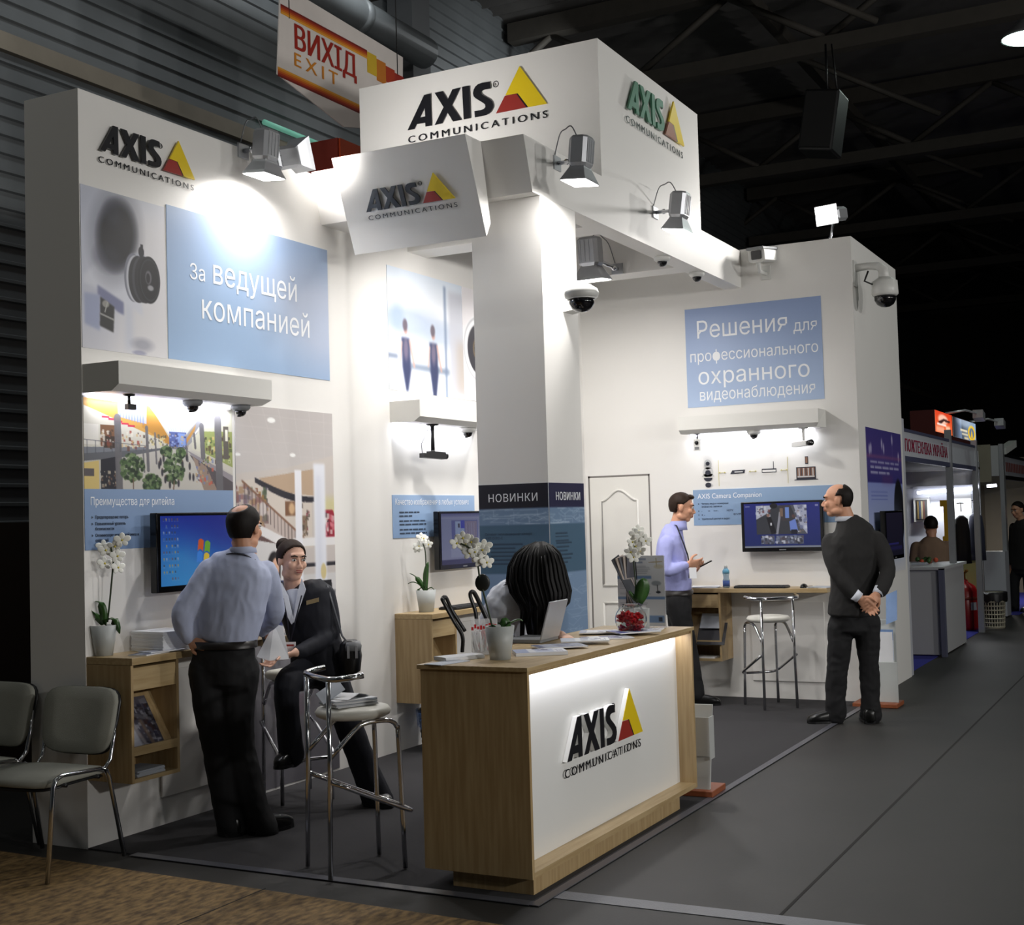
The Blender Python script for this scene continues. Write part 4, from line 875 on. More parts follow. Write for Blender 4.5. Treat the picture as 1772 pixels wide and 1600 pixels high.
# big dome on the pillar
hc = py(1006, 508, 3.22); wp = V3((7.50, 3.5, hc.z+.02))
a = MB(); a.loft([[wp+V3((x*.07, .003, z*.06)) for x, z in ((-1, -1), (1, -1), (1, 1), (-1, 1))], [wp+V3((x*.06+.02, -.08, z*.055+.01)) for x, z in ((-1, -1), (1, -1), (1, 1), (-1, 1))], [hc+V3((x*.07, .06, z*.03+.02)) for x, z in ((-1, -1), (1, -1), (1, 1), (-1, 1))]], smooth=False)
b = MB(); b.lathe(hc, [(0, .055), (.06, .05), (.098, .025), (.105, 0), (.10, -.022), (.085, -.03), (0, -.03)], 26); d = MB(); d.lathe(hc, [(.078, -.028), (.076, -.06), (.06, -.09), (.035, -.107), (0, -.112)], 24); e = MB(); e.lathe(hc, [(.09, -.03), (.084, -.036), (.078, -.03)], 24)
gadget('dome_camera', 'large white dome camera on an arm from the aisle side of the pillar', 'camera', [('arm', a, whitep), ('housing', b, whitep), ('smoked_dome', d, domeb), ('trim_ring', e, whiteg)], wp)
# bullet housing camera high on the end wall
wp = V3((EXP, px(1326, 472, EXP).y, px(1326, 472, EXP).z)); cc = px(1309, 441, 10.86)
a = MB(); a.box(EXP-.012, EXP, wp.y-.04, wp.y+.04, wp.z-.06, wp.z+.06); b = MB(); b.tube([wp+V3((-.01, 0, -.01)), wp+V3((-.10, .03, .0)), V3((cc.x+.05, cc.y, cc.z-.07)), V3((cc.x+.05, cc.y, cc.z-.04))], .018, 10)
dr = V3((-.98, .12, -.12)).normalized(); s_ = dr.cross(EZ).normalized(); u_ = s_.cross(dr)
def rr(c_, a_, b_, ch=.025): return [c_+s_*x+u_*y for x, y in ((-a_+ch, -b_), (a_-ch, -b_), (a_, -b_+ch*.6), (a_, b_-ch), (a_-ch, b_), (-a_+ch, b_), (-a_, b_-ch), (-a_, -b_+ch*.6))]
d = MB(); d.loft([rr(cc, .075, .062), rr(cc-dr*.30, .07, .06)], smooth=False); e = MB(); e.loft([rr(cc+dr*.002, .045, .038, .008), rr(cc+dr*.012, .045, .038, .008)], smooth=False)
g = MB(); g.loft([rr(cc+dr*.03+u_*.055, .08, .012, .01), rr(cc-dr*.28+u_*.055, .08, .012, .01)], smooth=False)
gadget('housed_camera', 'white housed camera on a bracket high on the end wall, facing the viewer', 'camera', [('wall_plate', a, whitep), ('bracket', b, whitep), ('housing', d, whitep), ('window', e, blackg), ('sunshield', g, greyp)], wp)
# PTZ dome on the aisle side of the end wall
hc = py(1531, 497, 2.28); wp = V3((hc.x, SY, hc.z+.16))
a = MB(); a.box(wp.x-.06, wp.x+.06, SY-.015, SY, wp.z-.13, wp.z+.09); b = MB(); b.tube([wp+V3((0, -.01, .03)), wp+V3((0, -.12, .035)), V3((hc.x, 2.33, hc.z+.185)), V3((hc.x, 2.285, hc.z+.15)), V3((hc.x, 2.28, hc.z+.05))], [.035, .03, .035, .045, .05], 14)
d = MB(); d.lathe(hc, [(0, .09), (.05, .085), (.085, .06), (.105, .05), (.11, -.06), (.095, -.075), (0, -.075)], 26); e = MB(); e.lathe(hc, [(.092, -.07), (.088, -.11), (.068, -.145), (.035, -.165), (0, -.17)], 24); g = MB(); g.tube([V3((hc.x-.06, 2.40, hc.z+.14)), V3((hc.x-.12, 2.42, hc.z+.05)), V3((hc.x-.09, 2.36, hc.z+.02))], .008, 8)
gadget('dome_camera', 'big white speed dome camera on an arm from the aisle side of the end wall', 'camera', [('wall_plate', a, whitep), ('arm', b, whitep), ('housing', d, whitep), ('smoked_dome', e, domeb), ('cable', g, blackp)], wp)

# ------------------------------------------------------------------ wall desks
def desk(loc, rz, label):
    t = thing('wall_desk', label, 'desk', loc, rz, 'maple wall desks')
    m = MB(); m.box(0, 1.27, -.31, 0, .930, .966); m.build('worktop', mapleh, t, bev=.002, local=True)
    m = MB(); m.box(0, .018, -.30, 0, .345, .929); m.build('side_panel', maple, t, local=True)
    m = MB(); m.box(.327, .345, -.30, 0, .345, .929); m.build('side_panel', maple, t, local=True)
    m = MB(); m.box(.018, .327, -.30, 0, .345, .365); m.build('bottom_panel', mapleh, t, local=True)
    m = MB(); m.box(.018, .327, -.012, 0, .365, .929); m.build('back_panel', maple, t, local=True)
    m = MB(); m.box(.020, .325, -.298, -.05, .800, .915); m.build('drawer', mapleh, t, bev=.002, local=True)
    m = MB(); m.box(.018, .327, -.30, -.284, .478, .522); m.box(.018, .327, -.284, -.02, .478, .492); m.build('shelf', mapleh, t, local=True)
    m = MB(); m.add([(.018, -.27, .50), (.327, -.27, .50), (.327, -.10, .79), (.018, -.10, .79), (.018, -.26, .495), (.327, -.26, .495), (.327, -.09, .785), (.018, -.09, .785)], [(0, 1, 2, 3), (7, 6, 5, 4), (0, 4, 5, 1), (1, 5, 6, 2), (2, 6, 7, 3), (3, 7, 4, 0)]); m.build('sloping_rest', maple, t, local=True)
    m = MB(); m.box(.52, 1.16, -.014, 0, .155, .835); m.build('cable_cover', white, t, bev=.003, local=True)
    return t
for (l, r), lb in zip(UN, ('pale maple wall desk with drawer at the left end of the long wall', 'pale maple wall desk with drawer left of the pillar', 'pale maple wall desk with drawer on the end wall')): desk(l, r, lb)

# ------------------------------------------------------------------ screens
def tv(c, u, out, cv, label, mt, w=.735, h=.43):
    c, u, out = V3(c), V3(u), V3(out); t = thing('wall_screen', label, 'screen', tuple(c-EZ*h/2))
    m = MB(); m.obox(c+out*.0, u*(w/2), EZ*(h/2), out*.025); m.build('bezel', blackg, t, bev=.006)
    m = MB(); m.obox(c-out*.045, u*.15, EZ*.12, out*.02); m.build('wall_bracket', blackp, t)
    m = MB(); m.obox(c+out*.026-EZ*(h/2-.016), u*.03, EZ*.004, out*.001); m.build('badge', greyp, t)
    picture('display', cv, c+out*.0255-u*(w/2-.028)+EZ*(h/2-.018), u*(w-.056), -EZ*(h-.052), out*.0012, mt, t)
    return t
cv = Cv(180, 104, (24, 60, 170)); cv.grad((20, 44, 150), (40, 110, 190)); cv.ell(.45, .75, .6, .5, (70, 160, 210), .55, .95); cv.ell(.9, .1, .6, .5, (14, 24, 130), .6, .95)
for i in range(10):
    for k in range(6):
        if rng.random() < .82: a, c_ = .03+.032*k, .04+.093*i; cv.rect(a, c_, a+.014, c_+.03, rng.choice([(160, 170, 190), (90, 110, 150), (110, 80, 80), (60, 66, 80), (170, 150, 90)]), .8); cv.rect(a-.003, c_+.037, a+.018, c_+.043, (150, 170, 200), .6)
def wavy(x0, y0, x1, y1, c):
    n = 8; top = [(x0+(x1-x0)*i/n, y0-.028*math.sin(math.pi*(i/n)+.2)) for i in range(n+1)]; bot = [(x0-.012+(x1-x0)*i/n, y1-.028*math.sin(math.pi*(i/n)+.2)) for i in range(n+1)][::-1]; cv.poly(top+bot, c)
wavy(.44, .37, .505, .52, (206, 90, 40)); wavy(.52, .40, .585, .55, (110, 170, 50)); wavy(.425, .545, .49, .70, (60, 130, 220)); wavy(.505, .575, .57, .73, (220, 190, 60))
tv((5.702, 4.97, 1.478), EX, -EY, cv, 'wall screen with blue desktop behind the man in the pale blue shirt', scrn)
cv = Cv(160, 94, (120, 128, 176)); cv.grad((70, 74, 140), (150, 156, 190), 0, .1); cv.grad((130, 138, 180), (150, 154, 190), .1, 1); cv.rect(.22, .14, .8, .66, (84, 92, 160)); cv.rect(.30, .16, .5, .6, (150, 170, 210)); cv.rect(.52, .16, .78, .6, (130, 120, 150)); cv.rect(.42, .14, .5, .3, (30, 50, 190)); cv.rect(.36, .2, .4, .28, (40, 40, 70)); cv.rect(.0, .9, 1, 1, (60, 60, 110)); cv.rect(.2, .68, .8, .86, (160, 166, 200))
for i in range(12): cv.line(.53+.02*i, .2, .53+.02*i, .58, .01, rng.choice([(170, 150, 150), (90, 90, 130), (160, 170, 200)]), .8)
tv((8.635, 4.97, 1.465), EX, -EY, cv, 'wall screen half hidden behind the pillar', scrn2)
cv = Cv(200, 116, (26, 38, 110)); cv.grad((30, 40, 130), (24, 40, 104)); cv.rect(.165, .05, .83, .70, (86, 88, 96))
cv.poly([(.165, .35), (.32, .12), (.5, .05), (.62, .05), (.7, .4), (.62, .7), (.165, .7)], (58, 60, 66)); cv.poly([(.165, .05), (.4, .05), (.3, .24), (.165, .36)], (186, 190, 206)); cv.poly([(.66, .05), (.83, .05), (.83, .7), (.74, .5)], (176, 180, 200)); cv.speck(.17, .06, .34, .28, 26, [(90, 96, 120), (216, 220, 230), (120, 70, 70)], .01, .03, rng); cv.speck(.68, .06, .82, .66, 40, [(120, 126, 160), (220, 222, 234), (60, 60, 80), (150, 130, 120)], .01, .035, rng)
cv.poly([(.47, .2), (.5, .2), (.45, .7), (.42, .7)], (150, 150, 160)); cv.poly([(.48, .06), (.62, .06), (.6, .4), (.49, .4)], (70, 62, 66), .9); cv.rect(.55, .1, .60, .34, (120, 150, 220)); cv.rect(.48, .12, .52, .3, (130, 106, 90)); cv.ell(.4, .06, .05, .06, (20, 20, 24))
cv.poly([(.30, .32), (.36, .30), (.43, .66), (.36, .7)], (22, 22, 28)); cv.ell(.325, .27, .022, .035, (150, 110, 96)); cv.rect(.35, .44, .37, .5, (220, 220, 226))
cv.poly([(.60, .42), (.68, .36), (.71, .62), (.61, .62)], (116, 140, 216)); cv.ell(.655, .30, .022, .04, (96, 70, 64)); cv.rect(.62, .6, .7, .7, (24, 24, 40))
for i, x_ in enumerate((.22, .42, .60)):
    cv.rect(x_, .73, x_+.18, .92, (90, 96, 116)); cv.speck(x_+.005, .74, x_+.17, .9, 40, [(210, 212, 222), (50, 52, 64), (130, 136, 160), (90, 80, 90)], .01, .03, rng)
cv.rect(0, .955, 1, 1, (130, 136, 150)); cv.rect(.02, .06, .08, .075, (190, 194, 220), .8); cv.rect(.94, .05, .98, .09, (170, 170, 196), .8)
tv((11.03, 3.182, 1.484), UA, -EX, cv, 'wall screen showing overhead camera pictures on the end wall', scrn, w=.715, h=.43)
cv = Cv(60, 40, (30, 26, 50)); cv.grad((34, 30, 52), (26, 24, 44)); cv.rect(.1, .7, .7, .74, (60, 56, 150), .8); cv.rect(.1, .78, .9, .86, (44, 40, 100), .7)
tv((11.92, 2.45, 1.375), EX, -EY, cv, 'dark wall screen on the aisle side of the end wall', scrn2)

# ------------------------------------------------------------------ reception counter
CT = .975
t = thing('reception_counter', 'maple reception counter with lit white front and large mark', 'counter', (6.0, 2.83, 0))
m = MB(); m.box(4.965, 7.025, 2.555, 3.105, .956, CT); m.build('counter_top', mapleh, t, bev=.002)
m = MB(); m.box(4.98, 5.0, 2.565, 3.095, .085, .955); m.build('end_panel', maple, t)
m = MB(); m.box(7.0, 7.02, 2.565, 3.095, .085, .955); m.build('end_panel', maple, t)
m = MB(); m.box(5.0, 7.0, 2.66, 2.68, .11, .955); m.build('front_panel', whiteg, t)
m = MB(); m.box(5.0, 7.0, 2.565, 3.095, .085, .11); m.build('ledge', mapleh, t)
m = MB(); m.box(5.035, 6.80, 2.59, 2.985, 0.006, .085); m.build('plinth', maple, t)
m = MB(); m.box(5.0, 7.0, 2.575, 2.587, .938, .955); m.build('valance', maple, t)
m = MB(); m.box(5.02, 6.98, 2.612, 2.63, .944, .954); m.build('light_strip', ledm, t)
la, lb = py(982, 1318.8, 2.634), py(1112.4, 1268.9, 2.634)
logo(t, (la.x, 2.659, la.z), UB, EZ, (0, -.026, 0), lb.x-la.x, base=True)
area('counter_strip_glow', (6.0, 2.622, .941), (0, .30, -1), 1.94, .012, 3.0, (.92, .94, 1.0), 170)

# ------------------------------------------------------------------ loose things on counter and desks
DT = .9665
def sheets(name, label, cat, c, ang, w, d, h, mats=paper, n=1, jit=0.0, group=None, fan=0.0):
    """a flat stack of paper: one mesh of slightly turned leaves"""
    m = MB(); r = random.Random(int(c[0]*997+c[1]*131))
    for i in range(n):
        a = math.radians(ang)+r.uniform(-jit, jit)+fan*i; u = V3((math.cos(a), math.sin(a), 0)); v = EZ.cross(u)
        m.obox(V3(c)+EZ*(h*(i+.5)/n)+u*r.uniform(-jit, jit)*.08+v*fan*i*.1, u*w/2, v*d/2, EZ*(h/n*.47), i % len(mats) if isinstance(mats, list) else 0)
    return one(name, m, mats, label, cat, group)
def brochure(label, c, ang, w=.21, d=.297, h=.006, cols=((210, 214, 222), (120, 140, 180), (40, 44, 80)), seed=0, tilt=None):
    r = random.Random(seed); t = thing('brochure', label, 'brochure', tuple(c), math.radians(ang), None)
    m = MB(); m.box(-w/2, w/2, -d/2, d/2, 0, h*.9); m.build('pages', paper, t, local=True)
    cv = Cv(40, 56, cols[0]); cv.rect(0, .0, 1, r.uniform(.12, .3), cols[1]); cv.rect(.1, .4, .9, .75, cols[1], .6)
    for i in range(5): cv.rect(.12, .8+.03*i, r.uniform(.4, .85), .812+.03*i, cols[2], .6)
    cv.speck(.1, .4, .9, .75, 14, list(cols), .02, .06, r)
    picture('cover', cv, WM[t] @ V3((-w/2, d/2, h*.9)), WM[t].to_3x3() @ V3((w, 0, 0)), WM[t].to_3x3() @ V3((0, -d, 0)), V3((0, 0, h*.1)), prnt, t)
    return t
def pc(x, y, z=CT): return fl(x, y, z+.0005)
p = pc(793, 1141); sheets('paper_stack', 'thin stack of white leaflets on the left end of the counter', 'papers', (p.x+.02, p.y+.005, CT+.0005), 62, .10, .21, .018, paper, 3, .06)
p = pc(770, 1146); sheets('leaflet', 'single leaflet overhanging the left corner of the counter', 'papers', (5.055, 3.0, CT+.0005), 80, .10, .2, .003, paperg)
for i, (x, y, ang, lab, cs) in enumerate((
    (934, 1131, -28, 'thick brochure on the counter front edge right of the orchid pot', ((216, 218, 226), (160, 170, 200), (60, 60, 100))),
    (968, 1121, -20, 'grey brochure behind the thick one on the counter', ((150, 156, 172), (90, 96, 124), (40, 44, 70))),
    (1012, 1113, -35, 'white brochure in the middle of the counter front', ((226, 228, 232), (190, 196, 210), (70, 74, 110))),
    (1050, 1104, -18, 'white brochure with dark edge, middle of the counter', ((224, 226, 230), (60, 58, 110), (40, 40, 80))),
    (1042, 1096, -40, 'pale brochure at the back of the counter', ((218, 220, 228), (170, 176, 196), (60, 60, 90))),
    (1098, 1098, -12, 'blue and white brochure in front of the glass bowl', ((214, 218, 228), (90, 96, 160), (40, 40, 90))),
    (1108, 1090, -50, 'white folded leaflet just left of the upright notice', ((222, 222, 226), (150, 150, 170), (90, 60, 60))))):
    p = pc(x, y); brochure(lab, (p.x, min(max(p.y, 2.70), 2.98), CT+.0006+.0075*(i % 3)), ang+62, .17, .24, .016 if i == 0 else .006, cs, i)
def petals(m, c, n_, r, r2, mat=0):
    n_ = n_.normalized(); ref = EZ if abs(n_.z) < .9 else EX; u = n_.cross(ref).normalized(); v = n_.cross(u)
    for k, (a, s) in enumerate(((90, 1), (18, 1.15), (162, 1.15), (225, .95), (315, .95))):
        a = math.radians(a); d = u*math.cos(a)+v*-math.sin(a); e = n_.cross(d)
        m.ell(c+d*r*.62*s+n_*r*.08, d*r*.55*s, e*r*.42*s, n_*r*.09, 10, 6, mat)
def orchid(label, base, rt, rb, h, stem, flowers, leaves, fr=.034, pot=frost, extra=None, zflip=0):
    t = thing('potted_orchid', label, 'plant', tuple(base)); base = V3(base)
    m = MB(); m.lathe(base, [(0, 0), (rb, 0), (rt, h), (rt*.94, h), (rt*.9, h*.86), (0, h*.86)], 26); m.build('pot', pot, t)
    m = MB(); m.lathe(base, [(0, h*.30), (rb*.96, h*.30), (rt*.84, h*.9), (0, h*.93)], 18); m.build('root_ball', barkm, t)
    m = MB(); m.tube(stem, .0045, 8, cr=5); m.build('stem', stemm, t)
    tocam = (EYEP-base); tocam.z *= .3; tocam.normalize()
    for i, c in enumerate(flowers):
        r = random.Random(i*7+int(base.x*50)); nn = (tocam+V3((r.uniform(-.5, .5), r.uniform(-.5, .5), r.uniform(-.3, .3)))).normalized()
        m = MB(); petals(m, V3(c), nn, fr*r.uniform(.9, 1.15), 0); f = m.build('flower', petalm, t)
        m = MB(); m.sph(V3(c)+nn*fr*.12, fr*.17, 8, 6); m.build('flower_heart', petaly, f)
    for (a, b_, c_, wd) in leaves:
        m = MB(); a, b_, c_ = V3(a), V3(b_), V3(c_); n = 9; L = []; Rr = []
        rings = []
        for i in range(n):
            s = i/(n-1); q_ = a*(1-s)**2+b_*2*s*(1-s)+c_*s*s; tg = ((b_-a)*(1-s)+(c_-b_)*s).normalized(); sd = tg.cross(EZ)
            sd = sd.normalized() if sd.length > .1 and abs(tg.z) < .75 else (CR-tg*CR.dot(tg)).normalized(); nr = sd.cross(tg); ww = wd*(.35+.65*math.sin(math.pi*min(1, s*.86+.14)))*(1 if s < .95 else .35)
            rings.append([q_-sd*ww+nr*ww*.25, q_+nr*.002, q_+sd*ww+nr*ww*.25, q_-nr*.003])
        m.loft(rings); m.build('leaf', leafm, t)
    return t
# orchid on the left desk
D1 = py(182, 1130, 4.93).length*0+at(182, 1130, 1).length*0
def dp(p): return (V3(p)-EYEP).dot(CF)
b0 = V3((5.07, 4.93, DT)); d0 = dp(b0); A = lambda x, y, k=0: at(x, y, d0+k)
b0 = V3((A(180, 1128).x, A(180, 1128).y, DT))
orchid('white orchid in frosted pot on the left desk', b0, .068, .045, .155, [A(186, 1076), A(190, 1040), A(195, 985), A(196, 965), A(193, 945), A(205, 938)],
       [A(183, 952), A(181, 975), A(203, 962), A(204, 982), A(199, 945), A(211, 934), A(179, 946, .03)], [(A(180, 1080), A(160, 1050), A(139, 1049), .016), (A(180, 1080), A(182, 1040), A(165, 1040), .022), (A(180, 1080), A(195, 1055), A(207, 1096), .026), (A(178, 1080), A(165, 1062), A(155, 1056), .016)], fr=.032)
# orchid by the pillar on the second desk
b0 = V3((8.02, 4.92, DT)); d0 = dp(b0)
orchid('white orchid in frosted pot on the desk left of the pillar', b0, .072, .052, .155, [A(735, 1020), A(737, 985), A(736, 955), A(732, 940)],
       [A(725, 945), A(733, 932), A(741, 942), A(729, 930), A(722, 950, .03)], [(A(736, 1022), A(722, 995), A(709, 992), .018), (A(736, 1022), A(718, 1000), A(706, 1010), .018), (A(737, 1022), A(735, 990), A(741, 972), .02), (A(737, 1022), A(730, 1010), A(722, 1024), .018), (A(738, 1022), A(746, 1012), A(751, 1020), .016)], fr=.03)
# orchid on the counter's near end
b0 = pc(866, 1140); b0.z = CT; d0 = dp(b0)
t = orchid('tall white orchid in frosted pot on the near end of the counter', b0, .068, .047, .15, [A(852, 1085), A(846, 1060), A(838, 1030), A(830, 998), A(826, 975), A(815, 950), A(797, 940)],
       [A(801, 931), A(816, 938), A(806, 942, .02), A(790, 940), A(822, 955), A(835, 952), A(813, 957), A(831, 970), A(842, 973), A(826, 962, .02), A(838, 946, .03)], [(A(862, 1090), A(880, 1080), A(868, 1070), .032), (A(862, 1090), A(848, 1075), A(852, 1088), .022), (A(868, 1090), A(895, 1066), A(905, 1074), .02), (A(858, 1092), A(866, 1105), A(876, 1096), .03)], fr=.029)
m = MB(); m.ell(A(835, 1008), CR*.034, CU*.04, CF*.006, 16, 8); m.build('round_leaf', pm('leaf_black', (24, 26, 24), .4), t)
# orchid behind the glass bowl
b0 = pc(1112, 1090); b0.z = CT; d0 = dp(b0)
t = orchid('white orchid with one broad leaf behind the glass bowl on the counter', b0, .042, .038, .12, [A(1101, 1040), A(1099, 1000), A(1096, 965), A(1098, 945)], [A(1101, 925), A(1094, 938), A(1108, 930), A(1100, 945), A(1092, 955), A(1108, 953), A(1117, 936), A(1096, 964), A(1104, 918, .02)], [(A(1104, 1042), A(1116, 1012), A(1111, 1000), .04), (A(1104, 1042), A(1094, 1030), A(1088, 1022), .012)], fr=.03)
m = MB(); m.tube([A(1096, 960), A(1099, 1003)], .003, 6); m.tube([A(1099, 960), A(1102, 1003)], .003, 6); m.build('support_clip', blackp, t)
# glass bowl of red sweets
bc = pc(1090, 1094); bc.z = CT; bc = bc - CF*.10; bc.z = CT; R_ = .086
t = thing('glass_bowl', 'round glass bowl of red sweets on the far end of the counter', 'bowl', tuple(bc))
m = MB(); pr = [(R_*math.sin(a), R_*1.0-R_*.98*math.cos(a)) for a in np.linspace(.35, 2.65, 18)]; pr = [(0, pr[0][1])]+pr+[(pr[-1][0]+.006, pr[-1][1]+.006)]; inn = [(max(r_-.003, 0), z_+(.004 if i < 2 else 0)) for i, (r_, z_) in enumerate(pr)][::-1]
m.lathe(bc+EZ*.0, [(r_, z_-pr[0][1]) for r_, z_ in pr+inn], 32); m.build('bowl', glass, t)
for k in range(110):
    a, rr_, z = random.uniform(0, 6.283), math.sqrt(random.random()), random.uniform(.02, .112); mxr = R_*.8*math.sqrt(max(.05, 1-((z-.07)/.078)**2)); c_ = bc+V3((math.cos(a)*rr_*mxr, math.sin(a)*rr_*mxr, z))
    m = MB(); d = V3((random.uniform(-1, 1), random.uniform(-1, 1), random.uniform(-.6, .6))).normalized(); e = d.orthogonal().normalized(); m.ell(c_, d*.014, e*.009, d.cross(e)*.009, 8, 6); m.obox(c_+d*.017, d*.006, e*.007, d.cross(e)*.001); m.obox(c_-d*.017, d*.006, e*.007, d.cross(e)*.001)
    one('red_sweet', m, redc, 'red wrapped sweet inside the round glass bowl', 'sweet', 'red sweets in the glass bowl')
# clear box of wrapped pens
bx = pc(827, 1132); d0 = dp(bx); 
t = thing('acrylic_box', 'clear plastic box of white and red wrapped sticks left of the big orchid pot', 'box', (bx.x, bx.y, CT))
u = V3((CR.x, CR.y, 0)).normalized(); v = V3((CF.x, CF.y, 0)).normalized(); c_ = V3((5.43, 3.015, CT)); hw, hd, hh = .061, .030, .165
m = MB(); m.obox(c_+EZ*.004, u*hw, v*hd, EZ*.003); 
for s in (-1, 1): m.obox(c_+EZ*hh/2+v*s*hd, u*hw, v*.0015, EZ*hh/2); m.obox(c_+EZ*hh/2+u*s*hw, u*.0015, v*hd, EZ*hh/2)
m.build('box_walls', acryl, t)
m = MB(); w_ = pm('sign_red', (196, 40, 44), .5)
for i in range(9): m.obox(c_+EZ*(hh-.035+random.uniform(-.008, .008))-v*(hd+.002)+u*(-.055+.0135*i), u*.005, v*.0005, EZ*random.uniform(.006, .011))
m.build('red_print', w_, t)
for k in range(26):
    m = MB(); a = random.uniform(-.035, .035); q0 = c_+u*random.uniform(-.045, .045)+v*random.uniform(-.018, .018)+EZ*random.uniform(.012, .03); dd = V3((random.uniform(-.35, .35), random.uniform(-.25, .25), 1)).normalized(); q1 = q0+dd*random.uniform(.07, .10)
    for ax in (u, v):
        lim = (hw if ax is u else hd)-.006
        k_ = (q1-c_).dot(ax)
        if abs(k_) > lim: q1 -= ax*(k_-math.copysign(lim, k_))
    m.tube([q0, q1], .005, 6); rd = k % 3 == 0
    one('wrapped_stick', m, redc if rd else paper, ('red' if rd else 'white')+' wrapped stick standing in the clear box on the counter', 'stick', ('red' if rd else 'white')+' sticks in the clear box')
# black handbag behind the box
hb = V3((5.56, 3.055, CT)); d0 = dp(hb)
t = thing('handbag', 'black handbag with two tall loop handles behind the clear box', 'bag', tuple(hb))
m = MB(); c_ = hb+EZ*.06; m.loft([[c_+CR*x*k+V3((CF.x, CF.y, 0))*y*.028+EZ*z for x, y in ((-.085, -1), (-.02, -1.3), (.045, -1), (.045, 1), (-.02, 1.3), (-.085, 1))] for z, k in ((-.06, .9), (-.02, 1.02), (.03, .8), (.05, .5))]); m.build('bag_body', pm('bag_leather', (20, 19, 20), .45, bump=.2), t)
for pts in ([A(800, 1128, -.05), A(800, 1100, -.05), A(786, 1075, -.05), A(768, 1042, -.05), A(766, 1036, -.04), A(772, 1034, -.02), A(782, 1055, 0), A(805, 1092, 0)], [A(826, 1082, .02), A(822, 1055, .02), A(814, 1032, .02), A(815, 1024, .02), A(821, 1026, .03), A(832, 1048, .05), A(846, 1078, .05)]):
    m = MB(); m.tube(pts, .0085, 8, flat=1.3, cr=6); m.build('handle', pm('bag_handle', (18, 17, 18), .4), t)
# laptop, lid towards the viewer
l0 = pc(935, 1114); d0 = dp(l0); lb_ = V3((6.06, 2.985, CT))
t = thing('laptop', 'silver laptop with its lid towards the viewer in front of the bending woman', 'laptop', tuple(lb_))
e0, e1 = A(923, 1112), A(962, 1104, .04); uu = (e1-e0); uu.z = 0; W_ = .30; uu.normalize(); uu = (V3((CR.x, CR.y, 0)).normalized()*.40+V3((CF.x, CF.y, 0)).normalized()*.92).normalized(); vv = EZ.cross(uu)
hinge = V3((lb_.x, lb_.y, CT+.012)); m = MB(); m.obox(hinge+vv*.095-EZ*.0, uu*.125, vv*.095, EZ*.010); m.build('base', greyp, t, bev=.004)
lu = (EZ*.95 - vv*.30).normalized(); lu2 = (EZ*.96-vv*.28).normalized(); nl = uu.cross(lu2); m = MB(); m.obox(hinge+EZ*.006+lu2*.10, uu*.125, lu2*.10, nl*.005); m.build('lid', pm('laptop_silver', (176, 178, 182), .35, .3), t, bev=.004)
# upright notice in clear holder and fan of leaflets
nb = V3((6.88, 2.80, CT)); d0 = dp(nb); c00, c10, c11, c01 = A(1091, 961), A(1176, 957), A(1187, 1082), A(1098, 1088)
t = thing('notice_stand', 'upright printed notice in clear holder at the far end of the counter', 'sign', tuple(nb))
cv = Cv(84, 116, (206, 208, 212)); cv.rect(.05, .04, .62, .07, (150, 158, 176)); cv.rect(.05, .085, .55, .11, (150, 158, 176))
for y_ in (.15, .17, .19, .21, .23, .25, .385, .40, .42, .44, .46, .52, .54, .67, .69, .74, .76, .78): cv.rect(.05, y_, .05+rng.uniform(.5, .66), y_+.008, (160, 164, 172))
for y_, x1_ in ((.29, .72), (.58, 1.0), (.85, .97)): cv.rect(.0, y_, x1_, y_+(.04 if y_ < .8 else .1), (116, 144, 182))
cv.ell(.82, .395, .10, .035, (150, 156, 162), 1, .3); cv.ell(.86, .52, .05, .018, (40, 46, 56), 1, .2); cv.line(.84, .42, .85, .51, .012, (60, 60, 64)); cv.rect(.85, .87, .93, .93, (50, 58, 74)); cv.line(.68, .10, .95, .09, .01, (150, 130, 80)); cv.line(.83, .04, .84, .16, .01, (160, 146, 100)); cv.ell(.88, .16, .1, .03, (190, 180, 150), .6, .3)
br = A(1187, 1082); bl = A(1098, 1088); hgt = (c01-c00).length; uu = V3((br.x-bl.x, br.y-bl.y, 0)).normalized(); W_ = .275
o_ = V3((nb.x, nb.y, CT+.004)); tl_ = o_-uu*W_/2+EZ*.395+V3((.0, .0, 0)); uu = UA.copy(); 
o_ = V3((6.93, 2.815, CT+.004))
picture('printed_sheet', cv, o_-uu*.155+EZ*.40, uu*.285, -EZ*.395, V3((-.002, 0, 0)), prnt, t)
m = MB(); m.obox(o_+EZ*.198+EX*.004-uu*.0125, EX*.0015, uu*.145, EZ*.2); m.obox(o_+EX*.02-EZ*.002-uu*.0125, EX*.04, uu*.145, EZ*.002); m.build('clear_holder', acryl, t)
o2 = o_-uu*.185; CRh_ = V3((CR.x, CR.y, 0)).normalized(); CFh_ = V3((CF.x, CF.y, 0)).normalized()
for i in range(5):
    m = MB(); k = .018*i; bot = A(1108-4*i, 1070, -.01+.012*i); bot.z = CT+.12; top = A(1064+7*i, 964-1*i, -.01+.012*i)
    axis = (top-bot); L = axis.length; axis.normalize(); sd = CRh_*.55+CFh_*.8; sd = (sd-axis*sd.dot(axis)).normalized(); nn = axis.cross(sd)
    m.obox(bot+axis*L/2, axis*L/2, sd*.05, nn*.002); one('leaflet', m, pm('leaflet_print_%d' % i, [(70, 72, 78), (190, 176, 166), (96, 98, 106), (176, 164, 156), (84, 84, 92)][i], .4), 'upright leaflet %s of the fan behind the glass bowl' % ['first from the left', 'second from the left', 'in the middle', 'fourth from the left', 'last on the right'][i], 'leaflet', 'fan of upright leaflets')
